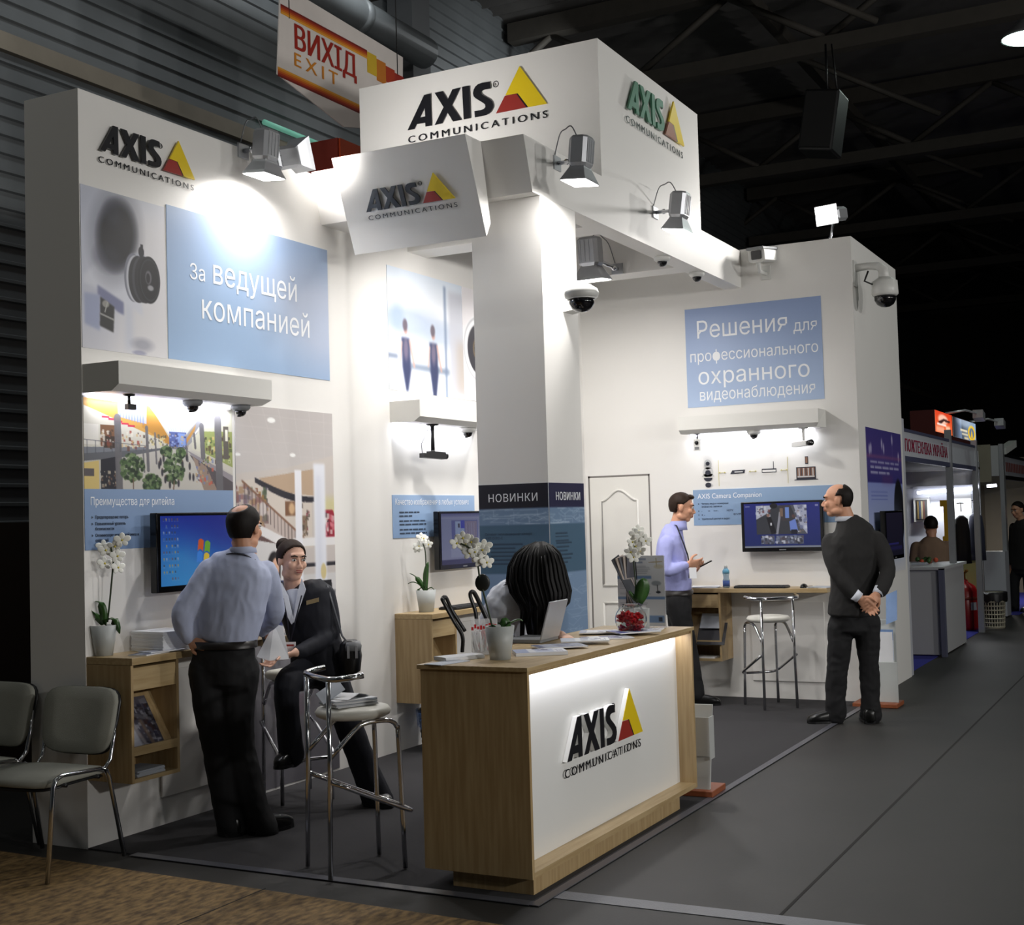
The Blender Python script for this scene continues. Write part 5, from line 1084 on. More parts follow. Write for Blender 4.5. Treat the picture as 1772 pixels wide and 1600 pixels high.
m = MB(); q_ = A(1104, 1072, .0); q_.z = CT; m.box(q_.x-.05, q_.x+.05, q_.y-.03, q_.y+.03, CT, CT+.125); one('leaflet_holder', m, acryl, 'clear block holder under the fan of leaflets', 'holder')
# left desk: paper block and brochures
p = py(250, 1126, 4.86)
m = MB(); r = random.Random(3)
for i in range(14):
    u = V3((math.cos(-.12+r.uniform(-.02, .02)), math.sin(-.12), 0)); v = EZ.cross(u); m.obox(V3((5.335, 4.905, DT+.0075*(i+.5)))+u*r.uniform(-.003, .003), u*.115, v*.125, EZ*.0034)
one('paper_stack', m, paper, 'tall block of white brochures on the left desk', 'papers')
brochure('dark edged brochure lying at the front of the left desk', (5.13, 4.82, DT+.0006), 8, .20, .11, .006, ((150, 156, 170), (50, 56, 90), (30, 34, 60)), 11)
brochure('pale crumpled brochure under the hand side of the left desk', (5.22, 4.815, DT+.007), -10, .22, .11, .005, ((206, 208, 214), (120, 126, 150), (60, 60, 80)), 12)
m = MB(); u = V3((.98, .17, 0)); 
t = thing('magazine', 'magazine with a dark city photo leaning in the left cabinet', 'magazine', (5.08, 4.79, .5))
cv = Cv(60, 84, (70, 68, 80)); cv.speck(0, 0, 1, 1, 170, [(30, 28, 34), (110, 108, 116), (150, 150, 160), (60, 40, 40), (40, 40, 60)], .01, .05, random.Random(9)); cv.poly([(.1, .2), (.9, .45), (.9, .52), (.1, .3)], (130, 128, 136), .7, 2); cv.poly([(0, .75), (.3, .6), (.35, 1), (0, 1)], (190, 192, 204), .9, 3); cv.poly([(.2, .4), (.32, .4), (.5, 1), (.4, 1)], (150, 146, 150), .8, 2); cv.poly([(.5, .45), (.6, .45), (.72, 1), (.62, 1)], (120, 100, 84), .7, 2); cv.ell(.12, .66, .1, .02, (170, 50, 40), .9, .3); cv.rect(0, 0, 1, .16, (96, 94, 102), .7, 3)
sl = V3((0, .17, .29)).normalized(); o_ = V3((4.957, 4.777, .505)); sl2 = sl
picture('cover', cv, o_+sl*.275+V3((0, -.006, .004)), V3((.225, 0, 0)), -sl*.275, EX.cross(sl).normalized()*.002, prnt, t)
m = MB(); m.obox(o_+sl*.1375+EX*.1125+V3((0, -.002, .001)), EX*.1125, sl*.1375, EX.cross(sl)*.0035); m.build('pages', paper, t)
sheets('brochure_stack', 'grey brochures lying in the bottom of the left cabinet', 'papers', (5.09, 4.86, .3655), 2, .20, .16, .03, paperg, 4, .05)
# second desk: keyboard and cables, end wall desk: bottle, keyboard, mouse, papers
def keyboard(c, u, label):
    t = thing('keyboard', label, 'keyboard', tuple(c)); u = V3(u); v = EZ.cross(u); c = V3(c)
    m = MB(); m.obox(c+EZ*.009, u*.225, v*.075, EZ*.0085); m.build('tray', blackp, t, bev=.004)
    m = MB()
    for i in range(16):
        for k in range(5): m.obox(c+EZ*.0195+u*(-.205+.0273*i)+v*(-.055+.027*k), u*.0115, v*.0115, EZ*.0025)
    m.build('keys', pm('key_caps', (30, 30, 34), .6), t); return t
keyboard((8.42, 4.85, DT), (1, 0, 0), 'black keyboard on the desk left of the pillar')
keyboard((10.90, 3.345, DT), (0, -1, 0), 'black keyboard on the end wall desk')
bt = V3((10.93, 3.668, DT)); t = thing('water_bottle', 'small clear water bottle with blue label on the end wall desk', 'bottle', tuple(bt))
m = MB(); m.lathe(bt, [(0, .002), (.026, 0), (.030, .01), (.030, .065), (.024, .08), (.024, .10), (.030, .125), (.029, .145), (.014, .17), (.013, .178), (0, .178)], 20); m.build('bottle_body', pm('bottle_plastic', (190, 214, 230), .1, trans=.5), t)
m = MB(); m.lathe(bt, [(.0308, .012), (.0308, .062)], 20); m.build('bottle_label', pm('label_blue', (66, 96, 168), .4), t)
m = MB(); m.lathe(bt, [(.0305, .122), (.0300, .145), (.015, .168)], 20); m.build('shoulder_print', pm('label_cyan', (110, 176, 206), .4), t)
m = MB(); m.lathe(bt, [(.014, .176), (.014, .196), (0, .197)], 16); m.build('cap', whitep, t)
mb_ = V3((10.91, 2.985, DT)); t = thing('computer_mouse', 'black mouse beside the keyboard on the end wall desk', 'mouse', tuple(mb_))
m = MB(); m.ell(mb_+EZ*.001, (.055, 0, 0), (0, .032, 0), (0, 0, .034), 18, 10); m.build('shell', blackg, t); m = MB(); m.tube([mb_+V3((.05, 0, .01)), mb_+V3((.12, .03, .004)), mb_+V3((.2, -.02, .004))], .002, 6); m.build('cable', blackp, t); m = MB(); m.box(mb_.x-.045, mb_.x-.02, mb_.y-.002, mb_.y+.002, DT+.028, DT+.036); m.build('wheel', greyp, t)
sheets('paper_stack', 'loose leaflets left of the bottle on the end wall desk', 'papers', (10.95, 3.86, DT+.0004), 12, .18, .24, .012, [paper, paperg], 3, .2)
sheets('paper_stack', 'flat white papers right of the mouse on the end wall desk', 'papers', (10.95, 2.84, DT+.0004), -8, .2, .18, .008, [paper, paperg], 2, .15)
m = MB(); m.obox(V3((10.865, 3.79, .575)), V3((.055, 0, .09)), EY*-.125, V3((.0035, 0, -.002))); t = one('brochure', m, pm('brochure_dark', (44, 44, 50), .35), 'dark brochure leaning in the end wall cabinet', 'brochure')
m = MB(); m.obox(V3((10.845, 3.86, .514)), V3((.009, 0, .014)), EY*-.052, V3((.003, 0, -.002))); m.build('yellow_stripe', pm('stripe_yellow', (206, 176, 40), .5), t)
m = MB(); m.obox(V3((10.905, 3.80, .68)), V3((.04, 0, .06)), EY*-.10, V3((.003, 0, -.002))); one('leaflet', m, paperg, 'white leaflet standing behind the dark brochure in the end wall cabinet', 'leaflet')
sheets('paper_stack', 'white sheets lying in the bottom of the end wall cabinet', 'papers', (10.92, 3.86, .3655), 86, .2, .17, .012, paper, 2, .06)

# ------------------------------------------------------------------ stools and chairs
def stool(label):
    t = thing('bar_stool', label, 'stool', (0, 0, 0), 0, 'chrome bar stools')
    m = MB(); m.lathe((0.02, 0, .70), [(0, 0), (.15, 0), (.172, .012), (.178, .028), (.165, .046), (.12, .053), (0, .055)], 30); m.build('seat', seatw, t, local=True)
    for s in (-1, 1):
        m = MB(); y = .14*s
        m.tube([(.20, y*1.08, .006), (.185, y, .60), (.178, y, .655), (.15, y, .683), (.10, y, .69), (.02, y, .685), (-.03, y, .66), (-.15, y*.98, .545)], .0115, 12, cr=3); m.build('leg', chrome, t, local=True)
        m = MB(); m.tube([(-.165, y*1.03, .006), (-.155, y, .50), (-.155, y, .895)], .0115, 12); m.build('leg', chrome, t, local=True)
    m = MB(); m.tube([(-.02, -.228, .914), (-.09, -.218, .905), (-.135, -.19, .90), (-.155, -.14, .898), (-.163, 0, .898), (-.155, .14, .898), (-.135, .19, .90), (-.09, .218, .905), (-.03, .225, .912)], .014, 12); m.build('back_rail', chrome, t, local=True)
    m = MB(); m.tube([(-.155, -.158, .44), (.10, -.160, .325), (.19, -.160, .285), (.235, -.14, .265), (.25, -.10, .26), (.25, .10, .26), (.235, .14, .265), (.19, .160, .285), (.10, .160, .325), (-.155, .158, .44)], .011, 12, cr=3); m.build('foot_ring', chrome, t, local=True)
    return t
st = stool('chrome bar stool with papers on its white seat, nearest the viewer')
st.location = (5.10, 3.565, 0.006); st.rotation_euler = (0, 0, math.radians(-33))
dup(st, (6.31, 4.80, 0.006), math.radians(-124), 'chrome bar stool that the seated woman uses')
dup(st, (10.60, 3.20, 0.006), math.radians(42), 'chrome bar stool standing in front of the end wall desk')
# papers on the nearest stool
S0 = V3((5.10, 3.565, .763)); 
sheets('paper_stack', 'thick pile of white papers on the nearest bar stool', 'papers', S0, 62, .16, .22, .032, [paper, paper, paperg], 7, .10)
m = MB(); r = random.Random(2)
rings = [[S0+EZ*(.035+.02*math.sin(a*3.1)**2)+V3((-.09+.18*a, .06*b_, 0)) for a in (0, .25, .5, .75, 1)] for b_ in (-1, -.4, .3, 1)]
m.add([p for rg in rings for p in rg]+[p-EZ*.003 for rg in rings for p in rg], [(i*5+j, i*5+j+1, (i+1)*5+j+1, (i+1)*5+j) for i in range(3) for j in range(4)]+[(20+i*5+j, 20+(i+1)*5+j, 20+(i+1)*5+j+1, 20+i*5+j+1) for i in range(3) for j in range(4)], smooth=True)
one('crumpled_sheet', m, paper, 'crumpled white sheet on top of the papers on the nearest stool', 'papers')
m = MB(); m.obox(S0+V3((-.06, .06, .065)), V3((.045, -.03, .03)), V3((.02, .035, .02)), V3((0, 0, .0015))); one('folded_leaflet', m, paperg, 'folded leaflet propped up on the papers on the nearest stool', 'papers')
def chair(label):
    t = thing('visitor_chair', label, 'chair', (0, 0, 0), 0, 'grey visitor chairs')
    def pad(c, u, v, n_, a, b_, th, mt, nm, curve=0.0, taper=0.0):
        m = MB(); N_ = 22; rings = []
        def ol(k, off):
            r = []
            for i in range(N_):
                an = 2*math.pi*i/N_; ca, sa = math.cos(an), math.sin(an); x = math.copysign(abs(ca)**.45, ca)*a*k; y = math.copysign(abs(sa)**.45, sa)*b_*k
                x *= 1+taper*y/b_
                r.append(V3(c)+V3(u)*x+V3(v)*y+V3(n_)*(off+curve*(x/a)**2))
            return r
        rings = [ol(.93, -th), ol(1, -th*.6), ol(1, th*.2), ol(.95, th*.8), ol(.6, th*1.1), ol(.1, th*1.12)]; m.loft(rings); return m.build(nm, mt, t, local=True)
    # local: the sitter looks along +x
    pad((.0, 0, .445), (1, 0, 0), (0, 1, 0), (0, 0, 1), .215, .235, .022, fabg, 'seat', -.02); pad((.0, 0, .418), (1, 0, 0), (0, 1, 0), (0, 0, 1), .21, .23, .008, blackp, 'seat_shell', -.02)
    bu, bn = V3((-.22, 0, 1)).normalized(), V3((1, 0, .22)).normalized()
    pad((-.255, 0, .655), (0, 1, 0), bu, bn, .225, .165, .018, fabg, 'backrest', .02, .06); pad((-.277, 0, .650), (0, 1, 0), bu, bn, .228, .168, .010, blackp, 'back_shell', .02, .06)
    for s in (-1, 1):
        y = .245*s
        m = MB(); m.tube([(.265, y*1.06, .003), (.205, y, .42), (.19, y, .452), (.15, y, .466), (-.10, y, .452), (-.15, y, .44)], .0125, 10, flat=.8); m.build('leg', chrome, t, local=True)
        m = MB(); m.tube([(-.255, y*1.06, .003), (-.17, y, .40), (-.15, y, .44), (-.12, y, .45)], .0125, 10, flat=.8); m.build('leg', chrome, t, local=True)
        m = MB(); m.tube([(-.10, y*.82, .42), (-.17, y*.86, .43), (-.215, y*.88, .475), (-.235, y*.88, .55), (-.262, y*.88, .68)], .0105, 10); m.build('back_support', chrome, t, local=True)
    m = MB(); m.tube([(.12, -.245, .415), (.12, .245, .415)], .01, 8); m.tube([(-.1, -.245, .415), (-.1, .245, .415)], .01, 8); m.build('cross_bar', blackp, t, local=True)
    return t
ch = chair('grey padded visitor chair in front of the end of the long wall')
ch.location = (4.585, 4.985, .012); ch.rotation_euler = (0, 0, math.radians(184))
dup(ch, (4.62, 5.60, .012), math.radians(178), 'grey padded visitor chair cut off by the left picture edge')

# ------------------------------------------------------------------ leaflet racks, bins
def rack(loc, rz, label, fill, prints):
    t = thing('leaflet_rack', label, 'rack', loc, rz)
    wm = pm('rack_sheet', (196, 198, 196), .45, .2)
    m = MB(); m.box(-.15, .15, -.13, .13, .0, .035); m.build('foot', woodr, t, bev=.005, local=True)
    m = MB(); m.add([(-.12, -.085, .03), (.12, -.085, .03), (.12, .02, .50), (-.12, .02, .50), (-.12, -.065, .03), (.12, -.065, .03), (.12, .032, .50), (-.12, .032, .50)], [(0, 1, 2, 3), (7, 6, 5, 4), (0, 4, 5, 1), (1, 5, 6, 2), (2, 6, 7, 3), (3, 7, 4, 0)]); m.build('sloping_sheet', wm, t, local=True)
    m = MB(); m.box(-.125, .125, -.075, -.068, .22, .44); m.box(-.125, -.119, -.07, .02, .2, .44); m.box(.119, .125, -.07, .02, .2, .44); m.build('pocket', acryl if prints else wm, t, local=True)
    m = MB(); m.tube([(0, .05, .03), (0, .05, .46)], .016, 8); m.build('post', woodr, t, local=True)
    if prints:
        m = MB(); m.box(-.105, .105, -.062, -.05, .24, .56); m.build('leaflet_bundle', fill, t, local=True)
    return t
rk1 = rack((7.25, 2.67, 0.006), math.radians(-88), 'white metal leaflet rack on a wooden foot behind the far end of the counter', paper, False)
t = thing('leaflet_rack', 'white metal leaflet rack on a wooden foot at the aisle corner of the end wall', 'rack', (11.0, 2.40, 0.001))
m = MB(); m.box(10.83, 11.1, 2.24, 2.60, .001, .035); m.build('foot', woodr, t, bev=.005)
m = MB(); m.box(10.93, 10.945, 2.25, 2.50, .035, .36); m.build('front_sheet', pm('rack_white', (190, 194, 192), .5), t, bev=.003)
m = MB(); m.box(11.02, 11.035, 2.27, 2.49, .035, .70); m.build('back_sheet', MATS['rack_white'], t, bev=.003)
cv = Cv(30, 40, (196, 206, 222)); cv.rect(0, 0, 1, .35, (120, 150, 196)); cv.rect(.3, .55, .9, .85, (46, 60, 90)); picture('leaflet', cv, V3((10.99, 2.475, .62)), V3((0, -.19, 0)), V3((0, 0, -.25)), V3((-.003, 0, 0)), prnt, t)
m = MB(); m.box(10.985, 11.02, 2.29, 2.47, .33, .60); m.build('leaflet_bundle', paper, t)
m = MB(); m.obox(V3((11.0, 2.29, .80)), V3((.02, 0, .12)), V3((0, -.045, .02)), V3((.002, 0, 0))); m.build('upper_leaflet', pm('leaf_blue', (130, 160, 206), .5), t)
def basket(c, rt, rb, h, mt, rows, cols, name, label, liner=None, lm=None):
    t = thing(name, label, 'bin', tuple(c)); c = V3(c); m = MB()
    m.lathe(c, [(0, .0), (rb, 0), (rb, .02), (0, .02)], 24)
    for k in range(rows+1):
        z = .02+(h-.02)*k/rows; r = rb+(rt-rb)*z/h; m.lathe(c, [(r-.004, z-.008), (r+.002, z-.008), (r+.002, z+.008), (r-.004, z+.008), (r-.004, z-.008)], 28)
    for k in range(cols):
        a = 2*math.pi*k/cols; d = V3((math.cos(a), math.sin(a), 0)); e = EZ.cross(d); r0, r1 = rb-.001, rt-.001
        m.add([c+d*r0-e*.006+EZ*.01, c+d*r0+e*.006+EZ*.01, c+d*r1+e*.006+EZ*h, c+d*r1-e*.006+EZ*h, c+d*(r0-.005)-e*.006+EZ*.01, c+d*(r0-.005)+e*.006+EZ*.01, c+d*(r1-.005)+e*.006+EZ*h, c+d*(r1-.005)-e*.006+EZ*h], [(0, 1, 2, 3), (7, 6, 5, 4), (0, 4, 5, 1), (1, 5, 6, 2), (2, 6, 7, 3), (3, 7, 4, 0)])
    m.build('basket', mt, t)
    if liner:
        m = MB(); r = random.Random(4); n = 30; rings = []
        for z, k in ((h*.35, .93), (h*.8, .97), (h*1.01, 1.02), (h*1.04, 1.08), (h*.98, 1.12), (h*(1-liner), 1.16)):
            rr = rb+(rt-rb)*min(z/h, 1); rings.append([c+V3((math.cos(2*math.pi*i/n), math.sin(2*math.pi*i/n), 0))*(rr*k*(1+.03*math.sin(i*2.3)))+EZ*(z+(.02*math.sin(i*1.7) if k > 1.1 else 0)) for i in range(n)])
        m.loft(rings, caps=False); m.build('bin_liner', lm, t)
    return t
basket((8.02, 4.86, .006), .13, .10, .27, blackp, 7, 30, 'waste_basket', 'black waste basket with a blue bag under the desk left of the pillar', .45, bagb)
# ------------------------------------------------------------------ people
CRh = V3((CR.x, CR.y, 0)).normalized(); CFh = V3((CF.x, CF.y, 0)).normalized()
def ringp(c, a, b, n=24, p=2.3):
    r = []
    for i in range(n):
        t = 2*math.pi*i/n; ca, sa = math.cos(t), math.sin(t)
        r.append(c + a*math.copysign(abs(ca)**(2/p), ca) + b*math.copysign(abs(sa)**(2/p), sa))
    return r
def torso(m, secs, side, p=2.35):
    """secs: (centre, half width, half depth); side: the body's sideways direction"""
    cs = [V3(s[0]) for s in secs]; rings = []
    for i, (c, hw, hd) in enumerate(secs):
        t = (cs[min(i+1, len(cs)-1)]-cs[max(i-1, 0)]).normalized(); sd = (side-t*side.dot(t)).normalized(); fw = t.cross(sd)
        if i == 0: rings.append(ringp(cs[0]-t*hd*.25, sd*hw*.6, fw*hd*.6, 24, p))
        rings.append(ringp(cs[i], sd*hw, fw*hd, 24, p))
        if i == len(cs)-1: rings.append(ringp(cs[i]+t*hd*.3, sd*hw*.5, fw*hd*.5, 24, p))
    m.loft(rings)
def limb(m, pts, rs, n=14, flat=None):
    pts = [V3(p) for p in pts]; P, Rr = [], []
    for i in range(len(pts)-1):
        for k in range(5):
            t = k/5; P.append(pts[i].lerp(pts[i+1], t)); Rr.append(rs[i]+(rs[i+1]-rs[i])*t)
    P.append(pts[-1]); Rr.append(rs[-1])
    for _ in range(2):
        Q = P[:]
        for i in range(1, len(P)-1): Q[i] = (P[i-1]+P[i]*2+P[i+1])/4
        P = Q
    m.tube(P, Rr, n); m.sph(P[0], Rr[0]*.98, 14, 8); m.sph(P[-1], Rr[-1]*.98, 14, 8)
def fuse(m, vox, it=4):
    me = bpy.data.meshes.new('tmp'); me.from_pydata([tuple(v) for v in m.v], [], m.f); me.update()
    o = bpy.data.objects.new('tmp', me); COL.objects.link(o)
    r = o.modifiers.new('r', 'REMESH'); r.mode = 'VOXEL'; r.voxel_size = vox; r.adaptivity = 0
    s = o.modifiers.new('s', 'SMOOTH'); s.factor = .5; s.iterations = it
    dg = bpy.context.evaluated_depsgraph_get(); e = bpy.data.meshes.new_from_object(o.evaluated_get(dg))
    n = len(e.vertices); co = np.empty(n*3, np.float32); e.vertices.foreach_get('co', co); no = np.empty(n*3, np.float32)
    e.vertices.foreach_get('normal', no); fs = [tuple(p.vertices) for p in e.polygons]
    COL.objects.unlink(o); bpy.data.objects.remove(o); bpy.data.meshes.remove(me); bpy.data.meshes.remove(e)
    return co.reshape(-1, 3), no.reshape(-1, 3), fs
def garment(name, m, mat, parent, vox=.009, amp=.006, freq=(9, 9, 5), it=3, seed=0, cut=None):
    co, no, fs = fuse(m, vox, it)
    if amp:
        for i in range(len(co)):
            p = V3((co[i][0]*freq[0]+seed, co[i][1]*freq[1], co[i][2]*freq[2]))
            k = noise.noise(p)*.7+abs(noise.noise(p*2.1+V3((5, 1, 2))))*-.6
            co[i] += no[i]*amp*k
    if cut is not None:
        keep = [cut(V3(c)) for c in co]; fs = [f for f in fs if all(keep[i] for i in f)]
    b = MB(); b.add([tuple(c) for c in co], fs, 0, True)
    o = b.build(name, mat, parent)
    if cut is not None:
        sd = o.modifiers.new('thick', 'SOLIDIFY'); sd.thickness = .006; sd.offset = -1
    return o
def head(m, c, fw, up, s=1.0, fem=False):
    ns = .82 if fem else 1.0
    fw = fw.normalized(); up = (up-fw*up.dot(fw)).normalized(); rt = fw.cross(up)
    def E(r, f, u, a, b, d): m.ell(c+rt*r*s+fw*f*s+up*u*s, rt*a*s, fw*b*s, up*d*s, 20, 14)
    E(0, -.012, .035, .073, .093, .083); E(0, .018, -.032, .059 if fem else .063, .072, .080); E(0, .045, -.088, .034 if fem else .040, .036, .026)
    E(0, .070 if fem else .074, .034, .050, .018, .016)
    for q_ in (-1, 1): E(q_*.036, .066, -.022, .024, .022, .026); E(q_*.074, -.008, -.005, .010, .019, .031); E(q_*(.038 if fem else .045), .005, -.072, .020 if fem else .022, .042, .028)
    m.tube([c+(fw*.082+up*.014)*s, c+(fw*(.096 if fem else .098)-up*.008)*s, c+(fw*(.104 if fem else .110)-up*.027)*s], [.006*s, .009*ns*s, .011*ns*s], 10); E(0, .101 if fem else .106, -.029, .012*ns, .011, .009)
    for q_ in (-1, 1): E(q_*.012, .098, -.034, .008, .010, .008)
    E(0, .088, -.056, .024, .012, .012); E(0, .088, -.068, .019, .011, .007)
    return rt, fw, up
def face(m, c, fw, up, s=1.0, dark=1, lip=2, white_=3):
    fw = fw.normalized(); up = (up-fw*up.dot(fw)).normalized(); rt = fw.cross(up)
    for q_ in (-1, 1):
        e = c+(rt*q_*.031+fw*.083+up*.006)*s
        m.ell(e, rt*.0145*s, fw*.008*s, up*.0075*s, 12, 8, white_); m.ell(e+fw*.0055*s, rt*.0062*s, fw*.0045*s, up*.0062*s, 10, 6, dark)
        m.tube([e+(-rt*.014+up*.0075+fw*.004)*s, e+(up*.0095+fw*.007)*s, e+(rt*.014+up*.0075+fw*.004)*s], .0022*s, 6, dark)
        m.tube([c+(rt*q_*.014+fw*.094+up*.026)*s, c+(rt*q_*.032+fw*.092+up*.032)*s, c+(rt*q_*.050+fw*.080+up*.026)*s], [.004*s, .0045*s, .003*s], 8, dark)
    m.ell(c+(fw*.091-up*.053)*s, rt*.023*s, fw*.011*s, up*.0055*s, 14, 8, lip); m.ell(c+(fw*.091-up*.063)*s, rt*.019*s, fw*.011*s, up*.006*s, 14, 8, lip)
def hair_cap(c, fw, up, mat, parent, test, s=1.0, extra=None, fat=1.0):
    fw = fw.normalized(); up = (up-fw*up.dot(fw)).normalized(); rt = fw.cross(up); m = MB(); n, k = 56, 40; vs = []
    for i in range(k+1):
        t = math.pi*i/k
        for j in range(n):
            a = 2*math.pi*j/n; dr, df, du = math.sin(t)*math.cos(a), math.sin(t)*math.sin(a), math.cos(t)
            h = test(dr, df, du); rough = 1+.018*noise.noise(V3((dr*9, df*9, du*3)))
            zz = du*(.092 if du > 0 else .118)*fat
            q_ = .66+.34*max(0, min(1, h)); q_ *= rough if h > .9 else 1
            vs.append(c+(rt*dr*.080*fat*q_+fw*(df*.101*fat*q_-.012)+up*(zz*q_+.032))*s)
    fs = [(i*n+j, (i+1)*n+j, (i+1)*n+(j+1) % n, i*n+(j+1) % n) for i in range(k) for j in range(n)]
    m.add(vs, fs, 0, True)
    if extra: extra(m, rt, fw, up)
    return m.build('hair', mat, parent)
def ss(x, a, b): t = max(0, min(1, (x-a)/(b-a))); return t*t*(3-2*t)
def hand(m, w_, d, nrm, thumb, curl=.35, s=1.0, spread=.0):
    """w_ wrist, d towards the fingers, nrm out of the palm, thumb = +1/-1 side along d x nrm"""
    d = d.normalized(); nrm = (nrm-d*nrm.dot(d)).normalized(); l = d.cross(nrm)*thumb
    rings = [ringp(w_+d*t*s, l*a*s, nrm*b*s, 16, 2.6) for t, a, b in ((-.012, .024, .018), (.0, .027, .018), (.03, .036, .016), (.065, .041, .0145), (.092, .040, .012), (.098, .030, .008))]
    m.loft(rings)
    for k, (of, L, cu) in enumerate(((.031, .070, .8), (.0105, .079, 1.0), (-.0105, .073, 1.1), (-.030, .058, 1.25))):
        p = w_+(d*.088+l*of)*s; dr = (d+l*of*spread*10).normalized(); a = curl*cu; pts = [p]
        for fr in (.46, .31, .23):
            ax = dr*math.cos(a)+nrm*math.sin(a); p = p+ax*L*fr*s; pts.append(p); dr, nr2 = ax, None; a = curl*cu*.9
            nrm_l = (nrm-dr*nrm.dot(dr)); nrm_k = nrm_l.normalized() if nrm_l.length > .15 else -d
            if nrm_l.length <= .15: a = 0
        m.tube(pts, [.0088*s, .0085*s, .0078*s, .0066*s], 8); m.sph(pts[0], .0092*s, 8, 6); m.sph(pts[-1], .0067*s, 8, 6)
    q0 = w_+(d*.022+l*.028)*s; q1 = q0+(d*.55+l*.65+nrm*.35).normalized()*.040*s; q2 = q1+(d*.85+l*.25+nrm*.35).normalized()*.032*s; q3 = q2+(d*.95+nrm*.3).normalized()*.024*s
    m.tube([q0, q1, q2, q3], [.0135*s, .0115*s, .0095*s, .0078*s], 8); m.sph(q3, .0079*s, 8, 6)
def shoe(c, d, parent, L=.285, W=.048, name='shoe'):
    d = V3((d.x, d.y, 0)).normalized(); l = EZ.cross(d); m = MB()
    prof = ((-.42, .034, .070), (-.38, .040, .085), (-.22, .040, .092), (-.05, .044, .075), (.18, .050, .066), (.36, .047, .056), (.48, .034, .042), (.53, .014, .026))
    m.loft([ringp(c+d*t*L+EZ*(h*1.2/2+.004), l*w_*W/.048, EZ*h*1.2/2, 18, 3.0) for t, w_, h in prof]); o = m.build(name, shoem, parent)
    m = MB(); m.loft([[c+d*t*L+l*q_*w_*1.04*W/.048+EZ*z for q_, z in ((-1, .0), (1, .0), (1, .018), (-1, .018))] for t, w_, h in prof], smooth=False); m.build('sole', blackp, o)
    return o
def finish_body(m, parent, mats, vox=.006, extras=None):
    co, no, fs = fuse(m, vox, 3); b = MB(); b.add([tuple(c) for c in co], fs, 0, True)
    if extras: extras(b)
    return b.build('body', mats, parent)
FZ = .006

# --- man with his back to us at the left desk
D = 6.85
J = lambda x, y, k=0.0: at(x, y, D+k)
f1 = (CFh*.93+CRh*.36).normalized(); s1 = f1.cross(EZ)
base = J(420, 1450); base.z = FZ
P = thing('person', 'man in pale blue shirt and black trousers, back to us, one hand on his hip', 'person', tuple(base))
hc1 = J(423, 914, .02); hf1 = (CFh*.95+CRh*.35-EZ*.06).normalized()
bm = MB(); head(bm, hc1, hf1, EZ, 1.03); limb(bm, [hc1-EZ*.05-hf1*.02, J(424, 960)], [.056, .062])
torso(bm, [(J(390, 1150), .14, .09), (J(392, 1100), .14, .095), (J(408, 1020), .15, .10), (J(415, 978), .13, .075), (J(422, 960), .06, .05)], s1)
LW = J(328, 1103, -.03)
limb(bm, [J(368, 990), J(315, 1064, -.05), LW], [.030, .033, .029]); hand(bm, LW+V3((0, 0, -.01)), (J(362, 1112, -.09)-LW).normalized(), (CFh*.9-EZ*.2), -1, .18, 1.0)
limb(bm, [J(462, 992, .05), J(480, 1062, .14), J(452, 1092, .30)], [.030, .033, .029]); hand(bm, J(452, 1092, .30), (f1*.6-CRh*.6-EZ*.1), -EZ, -1, .5)
for pts in ([J(362, 1140), J(378, 1290, -.02), J(398, 1430)], [J(414, 1140), J(414, 1290), J(452, 1428)]): limb(bm, pts, [.075, .05, .04])
finish_body(bm, P, [skin, haird, lips, eyew], extras=lambda b: face(b, hc1, hf1, EZ, 1.03))
def h1(r, f, u):
    lower = ss(u, -.80, -.70) if f < -.1 else ss(u, -.45+1.1*f, -.3+1.1*f)
    bald = ss(math.sqrt((u-.86)**2+(f+.42)**2+r*r), .36, .62)
    return lower*max(bald, .12)
hair_cap(hc1, hf1, EZ, haird, P, h1, 1.04)
sm = MB()
torso(sm, [(J(389, 1107), .170, .120), (J(390, 1098), .176, .126), (J(391, 1075), .190, .130), (J(400, 1040), .196, .134), (J(409, 1008), .190, .130), (J(413, 986), .184, .116), (J(417, 970), .160, .098), (J(421, 959), .092, .078), (J(423, 952), .068, .066)], s1)
limb(sm, [J(366, 988), J(341, 1024, -.03), J(315, 1064, -.06), J(318, 1086, -.05), J(326, 1101, -.035)], [.072, .070, .064, .056, .046])
limb(sm, [J(459, 990, .05), J(479, 1060, .14), J(455, 1088, .28)], [.070, .054, .044])
garment('shirt', sm, shirtb, P, .009, .012, (11, 11, 5))
m = MB(); m.loft([ringp(hc1-EZ*.095-hf1*.018, s1*.062, f1*.066, 24), ringp(hc1-EZ*.128-hf1*.02, s1*.070, f1*.074, 24), ringp(hc1-EZ*.13-hf1*.02, s1*.064, f1*.068, 24), ringp(hc1-EZ*.097-hf1*.018, s1*.056, f1*.06, 24)], caps=False); m.build('collar', shirtb, P)
m = MB(); m.tube([hc1-EZ*.135-hf1*.092-s1*.05, hc1-EZ*.130-hf1*.10, hc1-EZ*.138-hf1*.088+s1*.05, hc1-EZ*.165-hf1*.03+s1*.082], .007, 8, flat=.4); m.build('lanyard', lanym, P)
m = MB(); cb = J(388, 1112); m.loft([ringp(cb-EZ*.024, s1*.178, f1*.130, 36, 2.35), ringp(cb+EZ*.014, s1*.178, f1*.130, 36, 2.35), ringp(cb+EZ*.014, s1*.166, f1*.118, 36, 2.35), ringp(cb-EZ*.024, s1*.166, f1*.118, 36, 2.35)], caps=False); m.build('belt', beltm, P)
tm = MB(); torso(tm, [(J(386, 1180), .160, .118), (J(386, 1150), .172, .124), (J(388, 1117), .167, .118)], s1)
